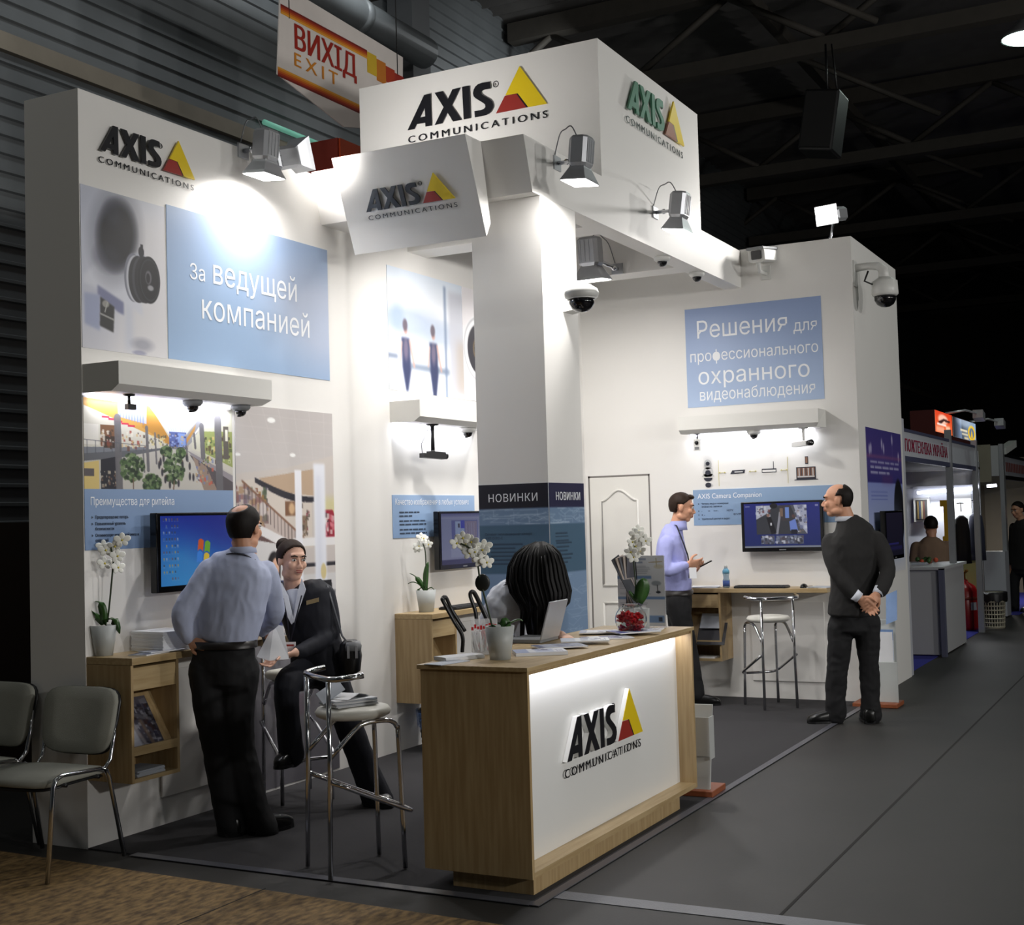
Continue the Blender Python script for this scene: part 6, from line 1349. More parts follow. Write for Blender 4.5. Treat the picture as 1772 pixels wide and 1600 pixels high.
limb(tm, [J(360, 1160), J(366, 1220, -.01), J(380, 1300, -.02), J(393, 1400, -.01), J(402, 1440)], [.108, .10, .084, .076, .078]); limb(tm, [J(414, 1160), J(408, 1220), J(414, 1300), J(440, 1400), J(458, 1438)], [.108, .10, .086, .076, .076])
garment('trousers', tm, trous, P, .010, .012, (8, 8, 6), seed=4)
for x, y, dd in ((392, 1453, f1*.8-s1*.6), (458, 1450, f1*.9+s1*.3)): c = J(x, y); c.z = FZ; shoe(c+f1*.05, dd, P)

# --- seated woman in a dark suit
D = 7.55
f2 = (-CFh*.92-CRh*.36).normalized(); s2 = f2.cross(EZ)
base = J(590, 1395); base.z = FZ
P = thing('person', 'seated woman in a dark suit and white collar holding white papers, hair in a bun', 'person', tuple(base))
hc2 = J(505, 970, -.05); hf2 = (-CFh*.80+CRh*.62-EZ*.03).normalized(); up2_ = (EZ+CRh*.05).normalized()
bm = MB(); head(bm, hc2, hf2, up2_, .98, True); limb(bm, [hc2-EZ*.05-hf2*.015, J(507, 1015, .0)], [.046, .052])
torso(bm, [(J(552, 1160), .15, .10), (J(543, 1105), .115, .085), (J(528, 1050), .125, .09), (J(520, 1026), .10, .055), (J(509, 1012), .05, .046)], s2)
HW = J(512, 1129, -.27)
limb(bm, [J(562, 1026), J(573, 1092, -.02), HW], [.028, .031, .026]); hand(bm, HW, (J(488, 1137, -.30)-HW), (CFh*.3+EZ*.8-CRh*.1), 1, .30, .93)
HW2 = J(476, 1128, -.30)
limb(bm, [J(474, 1028, -.06), J(462, 1085, -.1), HW2], [.028, .031, .026]); hand(bm, HW2, (J(470, 1140, -.34)-HW2), EZ, -1, .4, .93)
limb(bm, [J(525, 1160), J(493, 1176, -.30), J(503, 1300, -.22)], [.075, .05, .036]); limb(bm, [J(572, 1165), J(602, 1250, -.10), J(650, 1382, -.08)], [.075, .05, .036])
finish_body(bm, P, [skinp, hairb, lips, eyew], extras=lambda b: face(b, hc2, hf2, up2_, .98))
def h2(r, f, u): return ss(u, -.62, -.5) if f < -.35 else ss(u, -.30+1.55*max(0, f-.30), -.18+1.55*max(0, f-.30))
hair_cap(hc2, hf2, up2_, hairb, P, h2, 1.0, lambda m, rt, fw, up: m.sph(hc2+up*.085-fw*.105, .044, 16, 10))
jm = MB()
torso(jm, [(J(556, 1168), .178, .125), (J(552, 1145), .172, .122), (J(545, 1105), .150, .112), (J(533, 1060), .165, .122), (J(525, 1030), .178, .105), (J(519, 1016), .140, .080)], s2)
limb(jm, [J(560, 1028), J(571, 1062, -.01), J(575, 1094, -.03), J(545, 1116, -.16), J(517, 1128, -.25)], [.066, .060, .056, .048, .042]); limb(jm, [J(476, 1030, -.06), J(463, 1085, -.1), J(474, 1124, -.27)], [.064, .054, .042])
garment('jacket', jm, suitn, P, .009, .009, (10, 10, 6), seed=2)
lp = lambda x, y, k: J(x, y, k)
m = MB()
for tri in ([(487, 1008, -.10), (478, 1028, -.14), (504, 1080, -.165), (508, 1072, -.160), (498, 1030, -.13)], [(522, 1000, -.10), (529, 1020, -.12), (512, 1070, -.160), (505, 1080, -.165), (516, 1020, -.12)]):
    pts = [lp(*q_) for q_ in tri]; n_ = len(pts); m.add(pts+[p_+CFh*.012 for p_ in pts], [tuple(range(n_)), tuple(reversed(range(n_, 2*n_)))]+[(i, n_+i, n_+(i+1) % n_, (i+1) % n_) for i in range(n_)])
m.build('shirt_collar', shirtw, P)
vm = MB(); torso(vm, [(J(507, 1076, -.118), .012, .012), (J(508, 1050, -.098), .035, .02), (J(508, 1022, -.07), .052, .03)], s2); vm.build('blouse', shirtw, P)
m = MB(); m.tube([J(490, 1035, -.17), J(497, 1070, -.185), J(501, 1108, -.20)], .005, 8, flat=.5); m.tube([J(522, 1030, -.15), J(512, 1070, -.18), J(503, 1108, -.20)], .005, 8, flat=.5); m.build('lanyard', lanym, P)
m = MB(); cc = J(502, 1118, -.215); m.obox(cc, CRh*.032, EZ*.024, CFh*.002); o = m.build('badge', paper, P); m = MB(); m.obox(cc-CFh*.0025+EZ*.006, CRh*.022, EZ*.005, CFh*.0005); m.build('badge_print', inkr, o)
m = MB(); cc = J(541, 1040, -.135); m.obox(cc, CRh*.034+EZ*.008, EZ*.012, CFh*.002+CRh*.001); m.build('name_pin', pm('pin_tan', (170, 150, 110), .4, .3), P)
tm = MB(); torso(tm, [(J(556, 1180), .15, .11), (J(554, 1160), .165, .118)], s2)
limb(tm, [J(535, 1162, -.02), J(494, 1178, -.30), J(498, 1240, -.26), J(505, 1306, -.22)], [.098, .076, .066, .074]); limb(tm, [J(572, 1166), J(601, 1246, -.10), J(632, 1330, -.09), J(655, 1388, -.08)], [.100, .080, .080, .092])
garment('trousers', tm, suitn, P, .010, .008, (8, 8, 6), seed=6)
c = J(500, 1318, -.24); c.z = J(500, 1318, -.24).z-.02; shoe(c, f2, P, .24, .040); c = J(652, 1402, -.10); c.z = FZ; shoe(c, f2*.5+CRh*.6, P, .25, .042)
# papers and bag she holds
m = MB(); pts = [J(444, 1136, -.40), J(474, 1079, -.34), J(489, 1083, -.33), J(500, 1140, -.36), J(466, 1143, -.41)]; n_ = len(pts); m.add(pts+[p_+CFh*.004 for p_ in pts], [tuple(range(n_)), tuple(reversed(range(n_, 2*n_)))]+[(i, n_+i, n_+(i+1) % n_, (i+1) % n_) for i in range(n_)])
one('paper_sheet', m, paper, 'white papers held on the seated woman\'s lap', 'papers')
cb = J(606, 1135, -.12); t = thing('shoulder_bag', 'small dark bag with grey buckles at the hip of the seated woman', 'bag', tuple(cb-EZ*.1))
m = MB(); m.loft([ringp(cb+EZ*z+CRh*.0, CRh*a, CFh*.07, 18, 3) for z, a in ((-.095, .035), (-.085, .055), (0, .066), (.07, .055), (.09, .035))]); m.build('bag_body', pm('bag_black', (14, 14, 15), .4, bump=.2), t)
m = MB(); m.loft([ringp(cb+EZ*z+CRh*(.02)-CFh*.03, CRh*a, CFh*.05, 14, 3) for z, a in ((.035, .046), (.06, .05), (.085, .04))]); m.build('flap', greyp, t)
for k in (-.02, .025): m = MB(); m.obox(cb+CRh*(k+.02)-CFh*.078+EZ*.03, CRh*.007, EZ*.035, CFh*.003); m.build('buckle', alu, t)
m = MB(); m.tube([cb+EZ*.085-CRh*.02, J(592, 1100, -.10), J(580, 1060, -.075), J(566, 1012, -.06)], .008, 8, flat=.5); m.build('strap', pm('strap_grey', (60, 62, 68), .6), t)

# --- woman bending over the counter, long black hair hanging
D = 7.15
f3 = (CRh*.60-CFh*.55).normalized(); s3 = f3.cross(EZ)
base = J(868, 1290, .35); base.z = FZ
P = thing('person', 'woman with long black hanging hair and white blouse bending over the counter', 'person', (base.x, base.y, FZ))
hc3 = J(934, 990, -.12); hf3 = (CRh*.45-CFh*.30-EZ*.80).normalized(); hu3 = (CRh*.55-CFh*.45+EZ*.55).normalized()
bm = MB(); head(bm, hc3, hf3, hu3, .92, True); limb(bm, [hc3-hu3*.05, J(898, 1012)], [.048, .054])
torso(bm, [(J(866, 1190, .25), .145, .10), (J(868, 1130, .18), .12, .09), (J(878, 1065, .08), .13, .095), (J(888, 1030, .02), .10, .06), (J(898, 1012), .05, .046)], s3)
limb(bm, [J(862, 1030, .10), J(850, 1085, .10), J(893, 1115, -.05)], [.028, .032, .027]); hand(bm, J(893, 1115, -.05), (CRh*.8-CFh*.4-EZ*.2), -EZ, -1, .35, .93)
limb(bm, [J(925, 1045, -.12), J(945, 1095, -.05), J(972, 1100, -.22)], [.028, .032, .027]); hand(bm, J(972, 1100, -.22), (CRh*.3-CFh*.8-EZ*.1), -EZ, 1, .35, .93)
LG_ = [[base+s3*q_*.09+EZ*(J(866, 1190, .25).z-FZ), base+s3*q_*.095+EZ*.47, base+s3*q_*.09+EZ*.08] for q_ in (-1, 1)]
for pts in LG_: limb(bm, pts, [.08, .052, .038])
finish_body(bm, P, [skinp, hairk, lips, eyew], extras=lambda b: face(b, hc3, hf3, hu3, .92))
sm = MB()
torso(sm, [(J(865, 1185, .24), .165, .118), (J(867, 1135, .19), .150, .112), (J(877, 1070, .09), .165, .118), (J(886, 1034, .03), .160, .10), (J(894, 1016, .0), .105, .075), (J(902, 1008, -.02), .058, .056)], s3)
limb(sm, [J(864, 1032, .08), J(852, 1060, .09), J(850, 1088, .08), J(885, 1113, -.03)], [.068, .060, .055, .042]); limb(sm, [J(921, 1046, -.10), J(943, 1095, -.06), J(966, 1102, -.18)], [.064, .052, .04])
garment('blouse', sm, shirtw, P, .009, .014, (13, 13, 8), seed=3)
hm = MB(); hr = [(934, 938, .02, -.10), (932, 945, .070, -.10), (930, 960, .115, -.10), (929, 980, .140, -.10), (930, 1002, .150, -.10), (936, 1025, .150, -.11), (941, 1044, .126, -.13), (937, 1062, .092, -.14), (930, 1080, .062, -.14), (925, 1096, .038, -.14), (921, 1108, .014, -.14)]
rings = []
for x, y, r_, k in hr:
    c = J(x, y, k); r_ *= 1.04; rings.append([c+CRh*(r_*math.cos(a)*(1+.05*math.sin(7*a)))+CFh*(r_*.86*math.sin(a)*(1+.05*math.sin(9*a)))+EZ*.006*math.sin(5*a) for a in np.linspace(0, 2*math.pi, 40, endpoint=False)])
hm.loft(rings); r = random.Random(5)
for k in range(70):
    j = r.randrange(40); i0 = r.randrange(1, 4); L_ = [rings[i][j]+(rings[i][j]-J(hr[i][0], hr[i][1], hr[i][3]))*.012 for i in range(i0, min(i0+r.randrange(4, 8), len(rings)))]
    hm.tube(L_, [.003]+[.007]*(len(L_)-2)+[.002], 6)
for k in range(90):
    a = r.uniform(0, 6.283); x0 = 938+44*math.cos(a); d0 = -.13-.10*math.sin(a)
    y1 = r.uniform(1060, 1118) if math.cos(a) < .3 else r.uniform(1050, 1082); hm.tube([J(x0*.9+93, 1000, d0*.6), J(x0, 1030, d0), J(x0*.75+236-4, 1055, d0), J(938+26*math.cos(a)+r.uniform(-6, 6)-8, y1, d0)], [.012, .012, .009, .003], 6)
hm.tube([J(905, 998, -.02), J(885, 1005, -.02), J(872, 1020, -.03), J(866, 1045, -.05)], [.03, .03, .02, .006], 8); hm.tube([J(905, 1002, -.04), J(893, 1020, -.05), J(880, 1050, -.07)], [.025, .018, .005], 8)
hm.build('hair', hairk, P)
m = MB(); m.tube([J(866, 1016, -.04), J(884, 1006, -.06), J(904, 1008, -.10), J(918, 1040, -.22), J(922, 1085, -.22), J(921, 1100, -.21)], .008, 8, flat=.5); m.build('lanyard', lanym, P)
tm = MB(); torso(tm, [(J(866, 1215, .28), .155, .115), (J(865, 1180, .24), .162, .116)], s3)
for pts in LG_: limb(tm, pts, [.10, .074, .07])
garment('trousers', tm, trous, P, .012, .006, seed=9)
for q_ in (-1, 1): shoe(base+s3*q_*.09+f3*.06, f3, P, .25, .042)

# --- man in a lilac shirt in profile by the end wall
D = 11.12
f4 = (CRh*.97-CFh*.12).normalized(); s4 = f4.cross(EZ)
base = J(1196, 1214); base.z = FZ
P = thing('person', 'man in a lilac shirt and dark trousers in profile, looking at his phone', 'person', tuple(base))
hc4 = J(1180, 878); hf4 = (CRh*.96-CFh*.10-EZ*.16).normalized(); hu4 = (EZ+CRh*.08).normalized()
bm = MB(); head(bm, hc4, hf4, hu4, 1.03); limb(bm, [hc4-EZ*.05-f4*.02, J(1169, 918)], [.054, .060])
torso(bm, [(J(1172, 1040), .14, .095), (J(1167, 1000), .13, .095), (J(1162, 955), .15, .10), (J(1163, 930), .14, .075), (J(1167, 918), .06, .05)], s4)
w4 = J(1189, 977, -.20); limb(bm, [J(1153, 938, -.17), J(1152, 988, -.22), w4], [.030, .033, .028]); hand(bm, w4, (J(1216, 974, -.14)-w4), (CFh*.85+EZ*.4), 1, .32, 1.05)
w4b = J(1192, 985, .06); limb(bm, [J(1165, 938, .17), J(1163, 990, .2), w4b], [.030, .033, .028]); hand(bm, w4b, (J(1216, 983, -.03)-w4b), (EZ*.7-CFh*.6), -1, .55, 1.05)
LG4 = [[J(1172, 1040, -.09), J(1190, 1120, -.09), J(1205, 1200, -.09)], [J(1172, 1040, .09), J(1178, 1120, .09), J(1184, 1200, .09)]]
for pts in LG4: limb(bm, pts, [.078, .052, .04])
finish_body(bm, P, [skin, hairb, lips, eyew], vox=.0055, extras=lambda b: face(b, hc4, hf4, hu4, 1.03))
def h4(r, f, u): return ss(u, -.78, -.68) if f < -.30 else ss(u, -.16+1.15*max(0, f-.25), -.02+1.15*max(0, f-.25))
hair_cap(hc4, hf4, hu4, hairb, P, h4, 1.05, lambda m, rt, fw, up: m.ell(hc4+up*.098+fw*.058, rt*.05, fw*.035, up*.022, 16, 8))
sm = MB(); torso(sm, [(J(1173, 1020), .163, .116), (J(1172, 1010), .170, .124), (J(1166, 985), .172, .128), (J(1162, 955), .188, .132), (J(1161, 937), .188, .116), (J(1163, 923), .160, .096), (J(1167, 912), .088, .076)], s4)
limb(sm, [J(1153, 940, -.16), J(1150, 966, -.20), J(1152, 988, -.22), J(1168, 984, -.22), J(1184, 978, -.21)], [.070, .062, .057, .050, .042]); limb(sm, [J(1163, 940, .16), J(1163, 990, .19), J(1187, 985, .08)], [.068, .055, .042])
garment('shirt', sm, shirtl, P, .010, .012, (11, 11, 6), seed=7)
m = MB(); m.loft([ringp(hc4-EZ*.112-f4*.030, s4*.062, f4*.066, 24), ringp(hc4-EZ*.150-f4*.040, s4*.072, f4*.076, 24), ringp(hc4-EZ*.190-f4*.048, s4*.090, f4*.090, 24), ringp(hc4-EZ*.190-f4*.048, s4*.075, f4*.078, 24), ringp(hc4-EZ*.114-f4*.03, s4*.054, f4*.058, 24)], caps=False); m.build('collar', shirtl, P)
m = MB(); m.tube([hc4-EZ*.13-f4*.10-s4*.0, hc4-EZ*.15-f4*.05+s4*.085, J(1181, 935, -.16), J(1190, 960, -.15), J(1194, 985, -.13), J(1193, 1000, -.12)], .007, 8, flat=.5); m.build('lanyard', lanym, P)
m = MB(); cc = J(1199, 991, -.24); m.obox(cc, CRh*.030, EZ*.045, CFh*.002); m.build('badge', paper, P)
m = MB(); cb = J(1173, 1024); m.loft([ringp(cb-EZ*.022, s4*.174, f4*.130, 30, 2.35), ringp(cb+EZ*.016, s4*.174, f4*.130, 30, 2.35), ringp(cb+EZ*.02, s4*.155, f4*.11, 30, 2.35), ringp(cb-EZ*.018, s4*.155, f4*.11, 30, 2.35)], caps=False); m.build('belt', beltm, P)
tm = MB(); torso(tm, [(J(1173, 1060), .155, .118), (J(1173, 1040), .166, .122), (J(1173, 1026), .162, .116)], s4)
for (a, b_, c_) in LG4: limb(tm, [a, b_, c_], [.104, .082, .074])
garment('trousers', tm, trous, P, .011, .010, seed=8)
for q_ in LG4: c = V3((q_[2].x, q_[2].y, FZ)); shoe(c+f4*.05, f4, P)
m = MB(); c = J(1221, 975, -.12); m.obox(c, CRh*.050+EZ*.024, CFh*.03-EZ*.0, EZ*.0045-CRh*.0025); one('mobile_phone', m, blackg, 'dark phone in the hands of the man in the lilac shirt', 'phone', bev=.002)

# --- man in a dark suit, hands clasped behind his back
D = 9.93
f5 = (CFh*.86-CRh*.5).normalized(); s5 = f5.cross(EZ)
base = J(1470, 1252); base.z = .0
P = thing('person', 'balding man in a dark suit seen from behind, hands clasped behind his back', 'person', tuple(base))
hc5 = J(1449, 866); hf5 = (-CRh*.93+CFh*.34-EZ*.03).normalized()
bm = MB(); head(bm, hc5, hf5, EZ, 1.05); limb(bm, [hc5-EZ*.04-hf5*.03, J(1468, 908)], [.060, .066])
torso(bm, [(J(1479, 1070), .15, .10), (J(1480, 1010), .15, .10), (J(1478, 950), .17, .11), (J(1474, 922), .15, .08), (J(1468, 908), .065, .055)], s5)
wl, wr = J(1487, 1034, -.20), J(1519, 1027, -.20)
limb(bm, [J(1434, 935), J(1447, 990, -.10), wl], [.030, .034, .030]); limb(bm, [J(1522, 930), J(1537, 985, -.08), wr], [.030, .034, .030])
hand(bm, wl, (CRh*.72-EZ*.70), (-CFh*.5-EZ*.2), -1, .45, 1.06); hand(bm, wr, (-CRh*.62-EZ*.62-CFh*.25), (CFh*.6), 1, .6, 1.06)
LG5 = [[J(1458, 1075), J(1447, 1150), J(1446, 1236)], [J(1500, 1075), J(1505, 1150), J(1507, 1236)]]
for pts in LG5: limb(bm, pts, [.08, .054, .042])
finish_body(bm, P, [skin, haird, lips, eyew], vox=.0055, extras=lambda b: face(b, hc5, hf5, EZ, 1.05))
def h5(r, f, u):
    side = ss(u, -.80, -.70) if f < -.28 else ss(u, -.08, .06)
    top = 1-ss(u, .55, .72) if f > -.40 else 1
    front = 1-ss(f, .22-.55*max(u, 0), .36-.55*max(u, 0))
    return side*top*front
hair_cap(hc5, hf5, EZ, haird, P, h5, 1.06)
jm = MB(); torso(jm, [(J(1478, 1062), .218, .142), (J(1478, 1045), .215, .140), (J(1479, 1005), .200, .134), (J(1478, 960), .212, .140), (J(1477, 936), .214, .122), (J(1474, 920), .190, .108), (J(1469, 906), .125, .090), (J(1465, 896), .078, .076)], s5)
limb(jm, [J(1438, 938), J(1440, 964, -.05), J(1449, 992, -.11), J(1480, 1030, -.19)], [.076, .070, .062, .050]); limb(jm, [J(1516, 934), J(1529, 960, -.04), J(1538, 988, -.09), J(1524, 1022, -.19)], [.076, .070, .062, .050])
garment('jacket', jm, suit, P, .010, .011, (9, 9, 6), seed=5)
m = MB(); m.loft([ringp(J(1462, 893), s5*.068, f5*.068, 24), ringp(J(1464, 901), s5*.080, f5*.078, 24), ringp(J(1464, 902), s5*.070, f5*.07, 24), ringp(J(1462, 894), s5*.060, f5*.060, 24)], caps=False); m.build('shirt_collar', shirtw, P)
for w_, e_ in ((wr, J(1528, 1010, -.16)), (wl, J(1476, 1026, -.19))):
    d = (w_-e_).normalized(); m = MB(); m.tube([w_-d*.045, w_+d*.004], [.046, .040], 16); m.build('cuff', shirtw, P)
tm = MB(); torso(tm, [(J(1479, 1090), .165, .12), (J(1479, 1060), .178, .125)], s5)
limb(tm, [J(1456, 1078), J(1449, 1150), J(1446, 1210), J(1446, 1238)], [.106, .084, .078, .080]); limb(tm, [J(1500, 1078), J(1504, 1150), J(1506, 1210), J(1507, 1238)], [.104, .080, .074, .080])
garment('trousers', tm, trous, P, .010, .014, (8, 8, 9), seed=1)
c = J(1444, 1254); c.z = .004; shoe(c-CRh*.06, -CRh*.96-CFh*.1, P, .275, .052); c = J(1507, 1252); c.z = .004; shoe(c+f5*.03, CFh*.9+CRh*.1, P, .29, .05)

# --- people at the stands further on
D = 19.9
base = J(1770, 1064); base.z = 0
P = thing('person', 'man in dark clothes walking at the right picture edge, far down the aisle', 'person', tuple(base))
f6 = (-CRh*.8-CFh*.4).normalized(); s6 = f6.cross(EZ); hc6 = J(1761, 882); bm = MB(); head(bm, hc6, (f6-EZ*.2).normalized(), EZ, 1.05); limb(bm, [hc6-EZ*.05, J(1768, 900)], [.055, .065]); torso(bm, [(J(1772, 970), .13, .09), (J(1772, 905), .15, .09)], s6)
for q_ in (-1, 1): limb(bm, [J(1771, 912)+s6*q_*.19, J(1773, 945)+s6*q_*.24, J(1768, 975)+s6*q_*.2], [.04, .035, .028]); hand(bm, J(1768, 975)+s6*q_*.2, -EZ, f6, q_, .4, 1.05); limb(bm, [J(1772, 975)+s6*q_*.09, base+s6*q_*.1+EZ*.5+f6*.04*q_, base+s6*q_*.1+EZ*.08+f6*.06*q_], [.08, .052, .04])
finish_body(bm, P, [skin, haird, lips, eyew], vox=.009, extras=lambda b: face(b, hc6, (f6-EZ*.2).normalized(), EZ, 1.05))
hair_cap(hc6, (f6-EZ*.2).normalized(), EZ, haird, P, h4, 1.06)
jm = MB(); torso(jm, [(J(1772, 985), .20, .14), (J(1772, 945), .20, .135), (J(1771, 912), .205, .12), (J(1769, 899), .09, .08)], s6)
for q_ in (-1, 1): limb(jm, [J(1771, 912)+s6*q_*.18, J(1773, 945)+s6*q_*.24, J(1768, 972)+s6*q_*.21], [.075, .062, .052])
garment('jacket', jm, suit, P, .014, .01, seed=3); tm = MB(); torso(tm, [(J(1772, 992), .16, .12), (J(1772, 975), .17, .12)], s6)
for q_ in (-1, 1): limb(tm, [J(1772, 985)+s6*q_*.09, base+s6*q_*.1+EZ*.5+f6*.04*q_, base+s6*q_*.1+EZ*.08+f6*.06*q_], [.105, .082, .08])
garment('trousers', tm, trous, P, .014, .01, seed=2)
for q_ in (-1, 1): shoe(base+s6*q_*.1+f6*(.05+.06*q_), f6, P)
D = 16.3
base = J(1614, 1040); base.z = .006; base = V3((16.75, 2.98, .006))
P = thing('person', 'person in a beige top with dark hair seated inside the next stand, back turned', 'person', tuple(base))
D = (base-EYEP).dot(CF); f7 = (CFh*.9+CRh*.2).normalized(); s7 = f7.cross(EZ); hc7 = J(1611, 910); bm = MB(); head(bm, hc7, f7, EZ, 1.0); limb(bm, [hc7-EZ*.05, J(1612, 930)], [.05, .06]); torso(bm, [(J(1612, 1010), .13, .09), (J(1612, 940), .15, .09)], s7)
for q_ in (-1, 1): limb(bm, [J(1612, 945)+s7*q_*.18, J(1612, 985)+s7*q_*.22, J(1612, 990)+s7*q_*.15+f7*.25], [.04, .035, .028]); hand(bm, J(1612, 990)+s7*q_*.15+f7*.25, f7, -EZ, q_, .4); limb(bm, [J(1612, 1015)+s7*q_*.1, J(1612, 1015)+s7*q_*.12+f7*.4, V3((base.x, base.y, .08))+s7*q_*.12+f7*.4], [.08, .055, .04])
finish_body(bm, P, [skin, haird, lips, eyew], vox=.010); hair_cap(hc7, f7, EZ, haird, P, h2, 1.04)
jm = MB(); torso(jm, [(J(1612, 1018), .19, .13), (J(1612, 975), .19, .13), (J(1612, 945), .20, .12), (J(1612, 930), .09, .08)], s7)
for q_ in (-1, 1): limb(jm, [J(1612, 946)+s7*q_*.175, J(1612, 985)+s7*q_*.22, J(1612, 990)+s7*q_*.16+f7*.22], [.075, .06, .045])
garment('jumper', jm, pm('jumper_beige', (136, 112, 92), .9), P, .014, .01); tm = MB()
for q_ in (-1, 1): limb(tm, [J(1612, 1018)+s7*q_*.1, J(1612, 1018)+s7*q_*.12+f7*.4, V3((base.x, base.y, .09))+s7*q_*.12+f7*.4], [.10, .08, .07])
garment('trousers', tm, trous, P, .014, .008)
for q_ in (-1, 1): shoe(V3((base.x, base.y, .006))+s7*q_*.12+f7*.46, f7, P)
zs = J(1612, 1018).z-.09; t = thing('stool', 'plain stool under the seated person in the next stand', 'stool', tuple(base))
m = MB(); m.lathe((base.x, base.y, zs-.05), [(0, 0), (.17, 0), (.17, .04), (0, .045)], 20); m.build('seat', blackp, t)
for a in (45, 135, 225, 315): m = MB(); d = V3((math.cos(math.radians(a)), math.sin(math.radians(a)), 0)); m.tube([base+d*.17, V3((base.x, base.y, zs-.05))+d*.12], .012, 8); m.build('leg', chrome, t)
# ------------------------------------------------------------------ stands further down the aisle
fas = pm('fascia_white', (186, 188, 196), .5, namt=.02); dkf = pm('fascia_rail', (70, 72, 96), .5); redl = pm('fascia_red', (150, 40, 70), .5); gp = pm('grey_partition', (176, 176, 178), .6, namt=.02)
b = MB(); b.box(13.1, 18.6, 2.60, 7.5, .0005, .005); struct(b.build('floor_blue', bluec))
b = MB(); b.box(20.6, 30, 2.45, 7.5, .0005, .005); struct(b.build('floor_blue', bluec))
t = thing('exhibition_booth', 'white modular stand with red lettered fascia next along the aisle', 'booth', (15.8, 2.6, 0))
m = MB(); m.box(12.99, 13.10, 2.54, 2.60, 0, 2.48); m.build('post', fas, t)
m = MB(); m.box(15.73, 15.80, 2.53, 2.60, .93, 2.50); m.build('post', alu, t)
m = MB(); m.box(17.68, 17.76, 2.53, 2.60, 0, 2.46); m.build('post', alu, t)
m = MB(); m.box(18.3, 18.38, 2.6, 2.67, 0, 2.2); m.build('post', alu, t)
m = MB(); m.box(13.10, 17.68, 2.555, 2.575, 2.12, 2.36); m.build('fascia_panel', fas, t)
m = MB(); m.box(13.10, 17.68, 2.545, 2.585, 2.36, 2.39); m.box(13.10, 17.68, 2.545, 2.585, 2.07, 2.12); m.build('fascia_rail', dkf, t)
m = MB(); text(m, 'ПОЖТЕХНІКА УКРАЇНА', (13.2, 2.553, 2.17), EX, EZ, V3((0, 0, 0)), width=2.42, cap=.125, bold=.025); m.build('fascia_lettering', redl, t)
m = MB(); m.box(18.4, 18.46, 2.62, 7.0, 0, 2.35); m.build('back_partition', pm('partition_white', (214, 216, 222), .6), t)
m = MB(); m.box(13.10, 18.4, 6.95, 7.0, 0, 2.4); m.build('side_partition', fas, t)
m = MB(); m.box(13.12, 18.4, 2.6, 6.9, 2.10, 2.13); m.build('soffit_grid', pm('soffit', (120, 116, 110), .8), t)
t = thing('tube_light', 'bright white fluorescent tube along the back of the next stand', 'lamp', (18.3, 3.1, 1.80))
m = MB(); m.tube([(18.28, 3.40, 1.815), (18.28, 2.66, 1.845)], .022, 10); m.build('tube', tubem, t)
m = MB(); m.box(18.30, 18.40, 2.64, 3.46, 1.86, 1.90); m.build('batten', fas, t)
area('tube_glow', (18.22, 3.03, 1.80), (-.5, 0, -1), .7, .03, 12, (.92, .95, 1), 175)
m = MB(); m.tube([(18.1, 2.48, 1.87), (18.1, 2.36, 1.875)], .02, 8); o = one('tube_light', m, tubem, 'short lit tube end at the right side of the next stand', 'lamp')
# counter of the next stand
t = thing('booth_counter', 'grey panelled counter of the next stand with dark bin in front', 'counter', (15.2, 2.7, 0))
m = MB(); m.box(14.74, 14.78, 2.52, 3.3, .02, .93); m.build('end_panel', gp, t)
m = MB(); m.box(14.78, 16.25, 2.53, 2.56, .02, .93); m.build('front_panel', gp, t)
m = MB(); m.box(14.70, 14.79, 2.50, 2.55, .0, .95); m.build('corner_post', pm('post_blue', (90, 92, 112), .5), t)
m = MB(); m.box(14.70, 16.3, 2.50, 3.3, .935, .965); m.build('counter_top', gp, t)
basket(fl(1599, 1128), .13, .10, .30, blackp, 6, 24, 'waste_basket', 'dark waste basket in front of the grey counter of the next stand', .3, pm('bag_dark', (40, 52, 80), .3))
basket(fl(1720, 1086), .165, .14, .46, pm('basket_cream', (186, 180, 160), .5), 8, 26, 'waste_basket', 'cream basket with a black bag at the far edge of the next stand', .22, blackp)
p = fl(1672, 1090)
t = thing('fire_extinguisher', 'large red wheeled extinguisher drum beside the cream basket', 'extinguisher', tuple(p))
m = MB(); m.lathe(p, [(0, .01), (.15, .01), (.17, .05), (.17, .50), (.13, .58), (.05, .63), (.04, .66), (0, .66)], 26); m.build('cylinder', pm('extinguisher_red', (150, 18, 22), .3), t)
m = MB(); m.lathe(p, [(.172, .40), (.176, .42), (.172, .44)], 26); m.build('band', redp, t)
m = MB(); m.tube([p+V3((0, 0, .66)), p+V3((0, 0, .74)), p+V3((-.05, -.05, .78))], .02, 8); m.build('valve', pm('valve_brass', (150, 110, 50), .4, .6), t)
m = MB(); m.obox(p+V3((-.12, -.125, .32)), V3((.03, -.03, 0)), EZ*.05, V3((.002, .002, 0))); m.build('paper_tag', paperg, t)
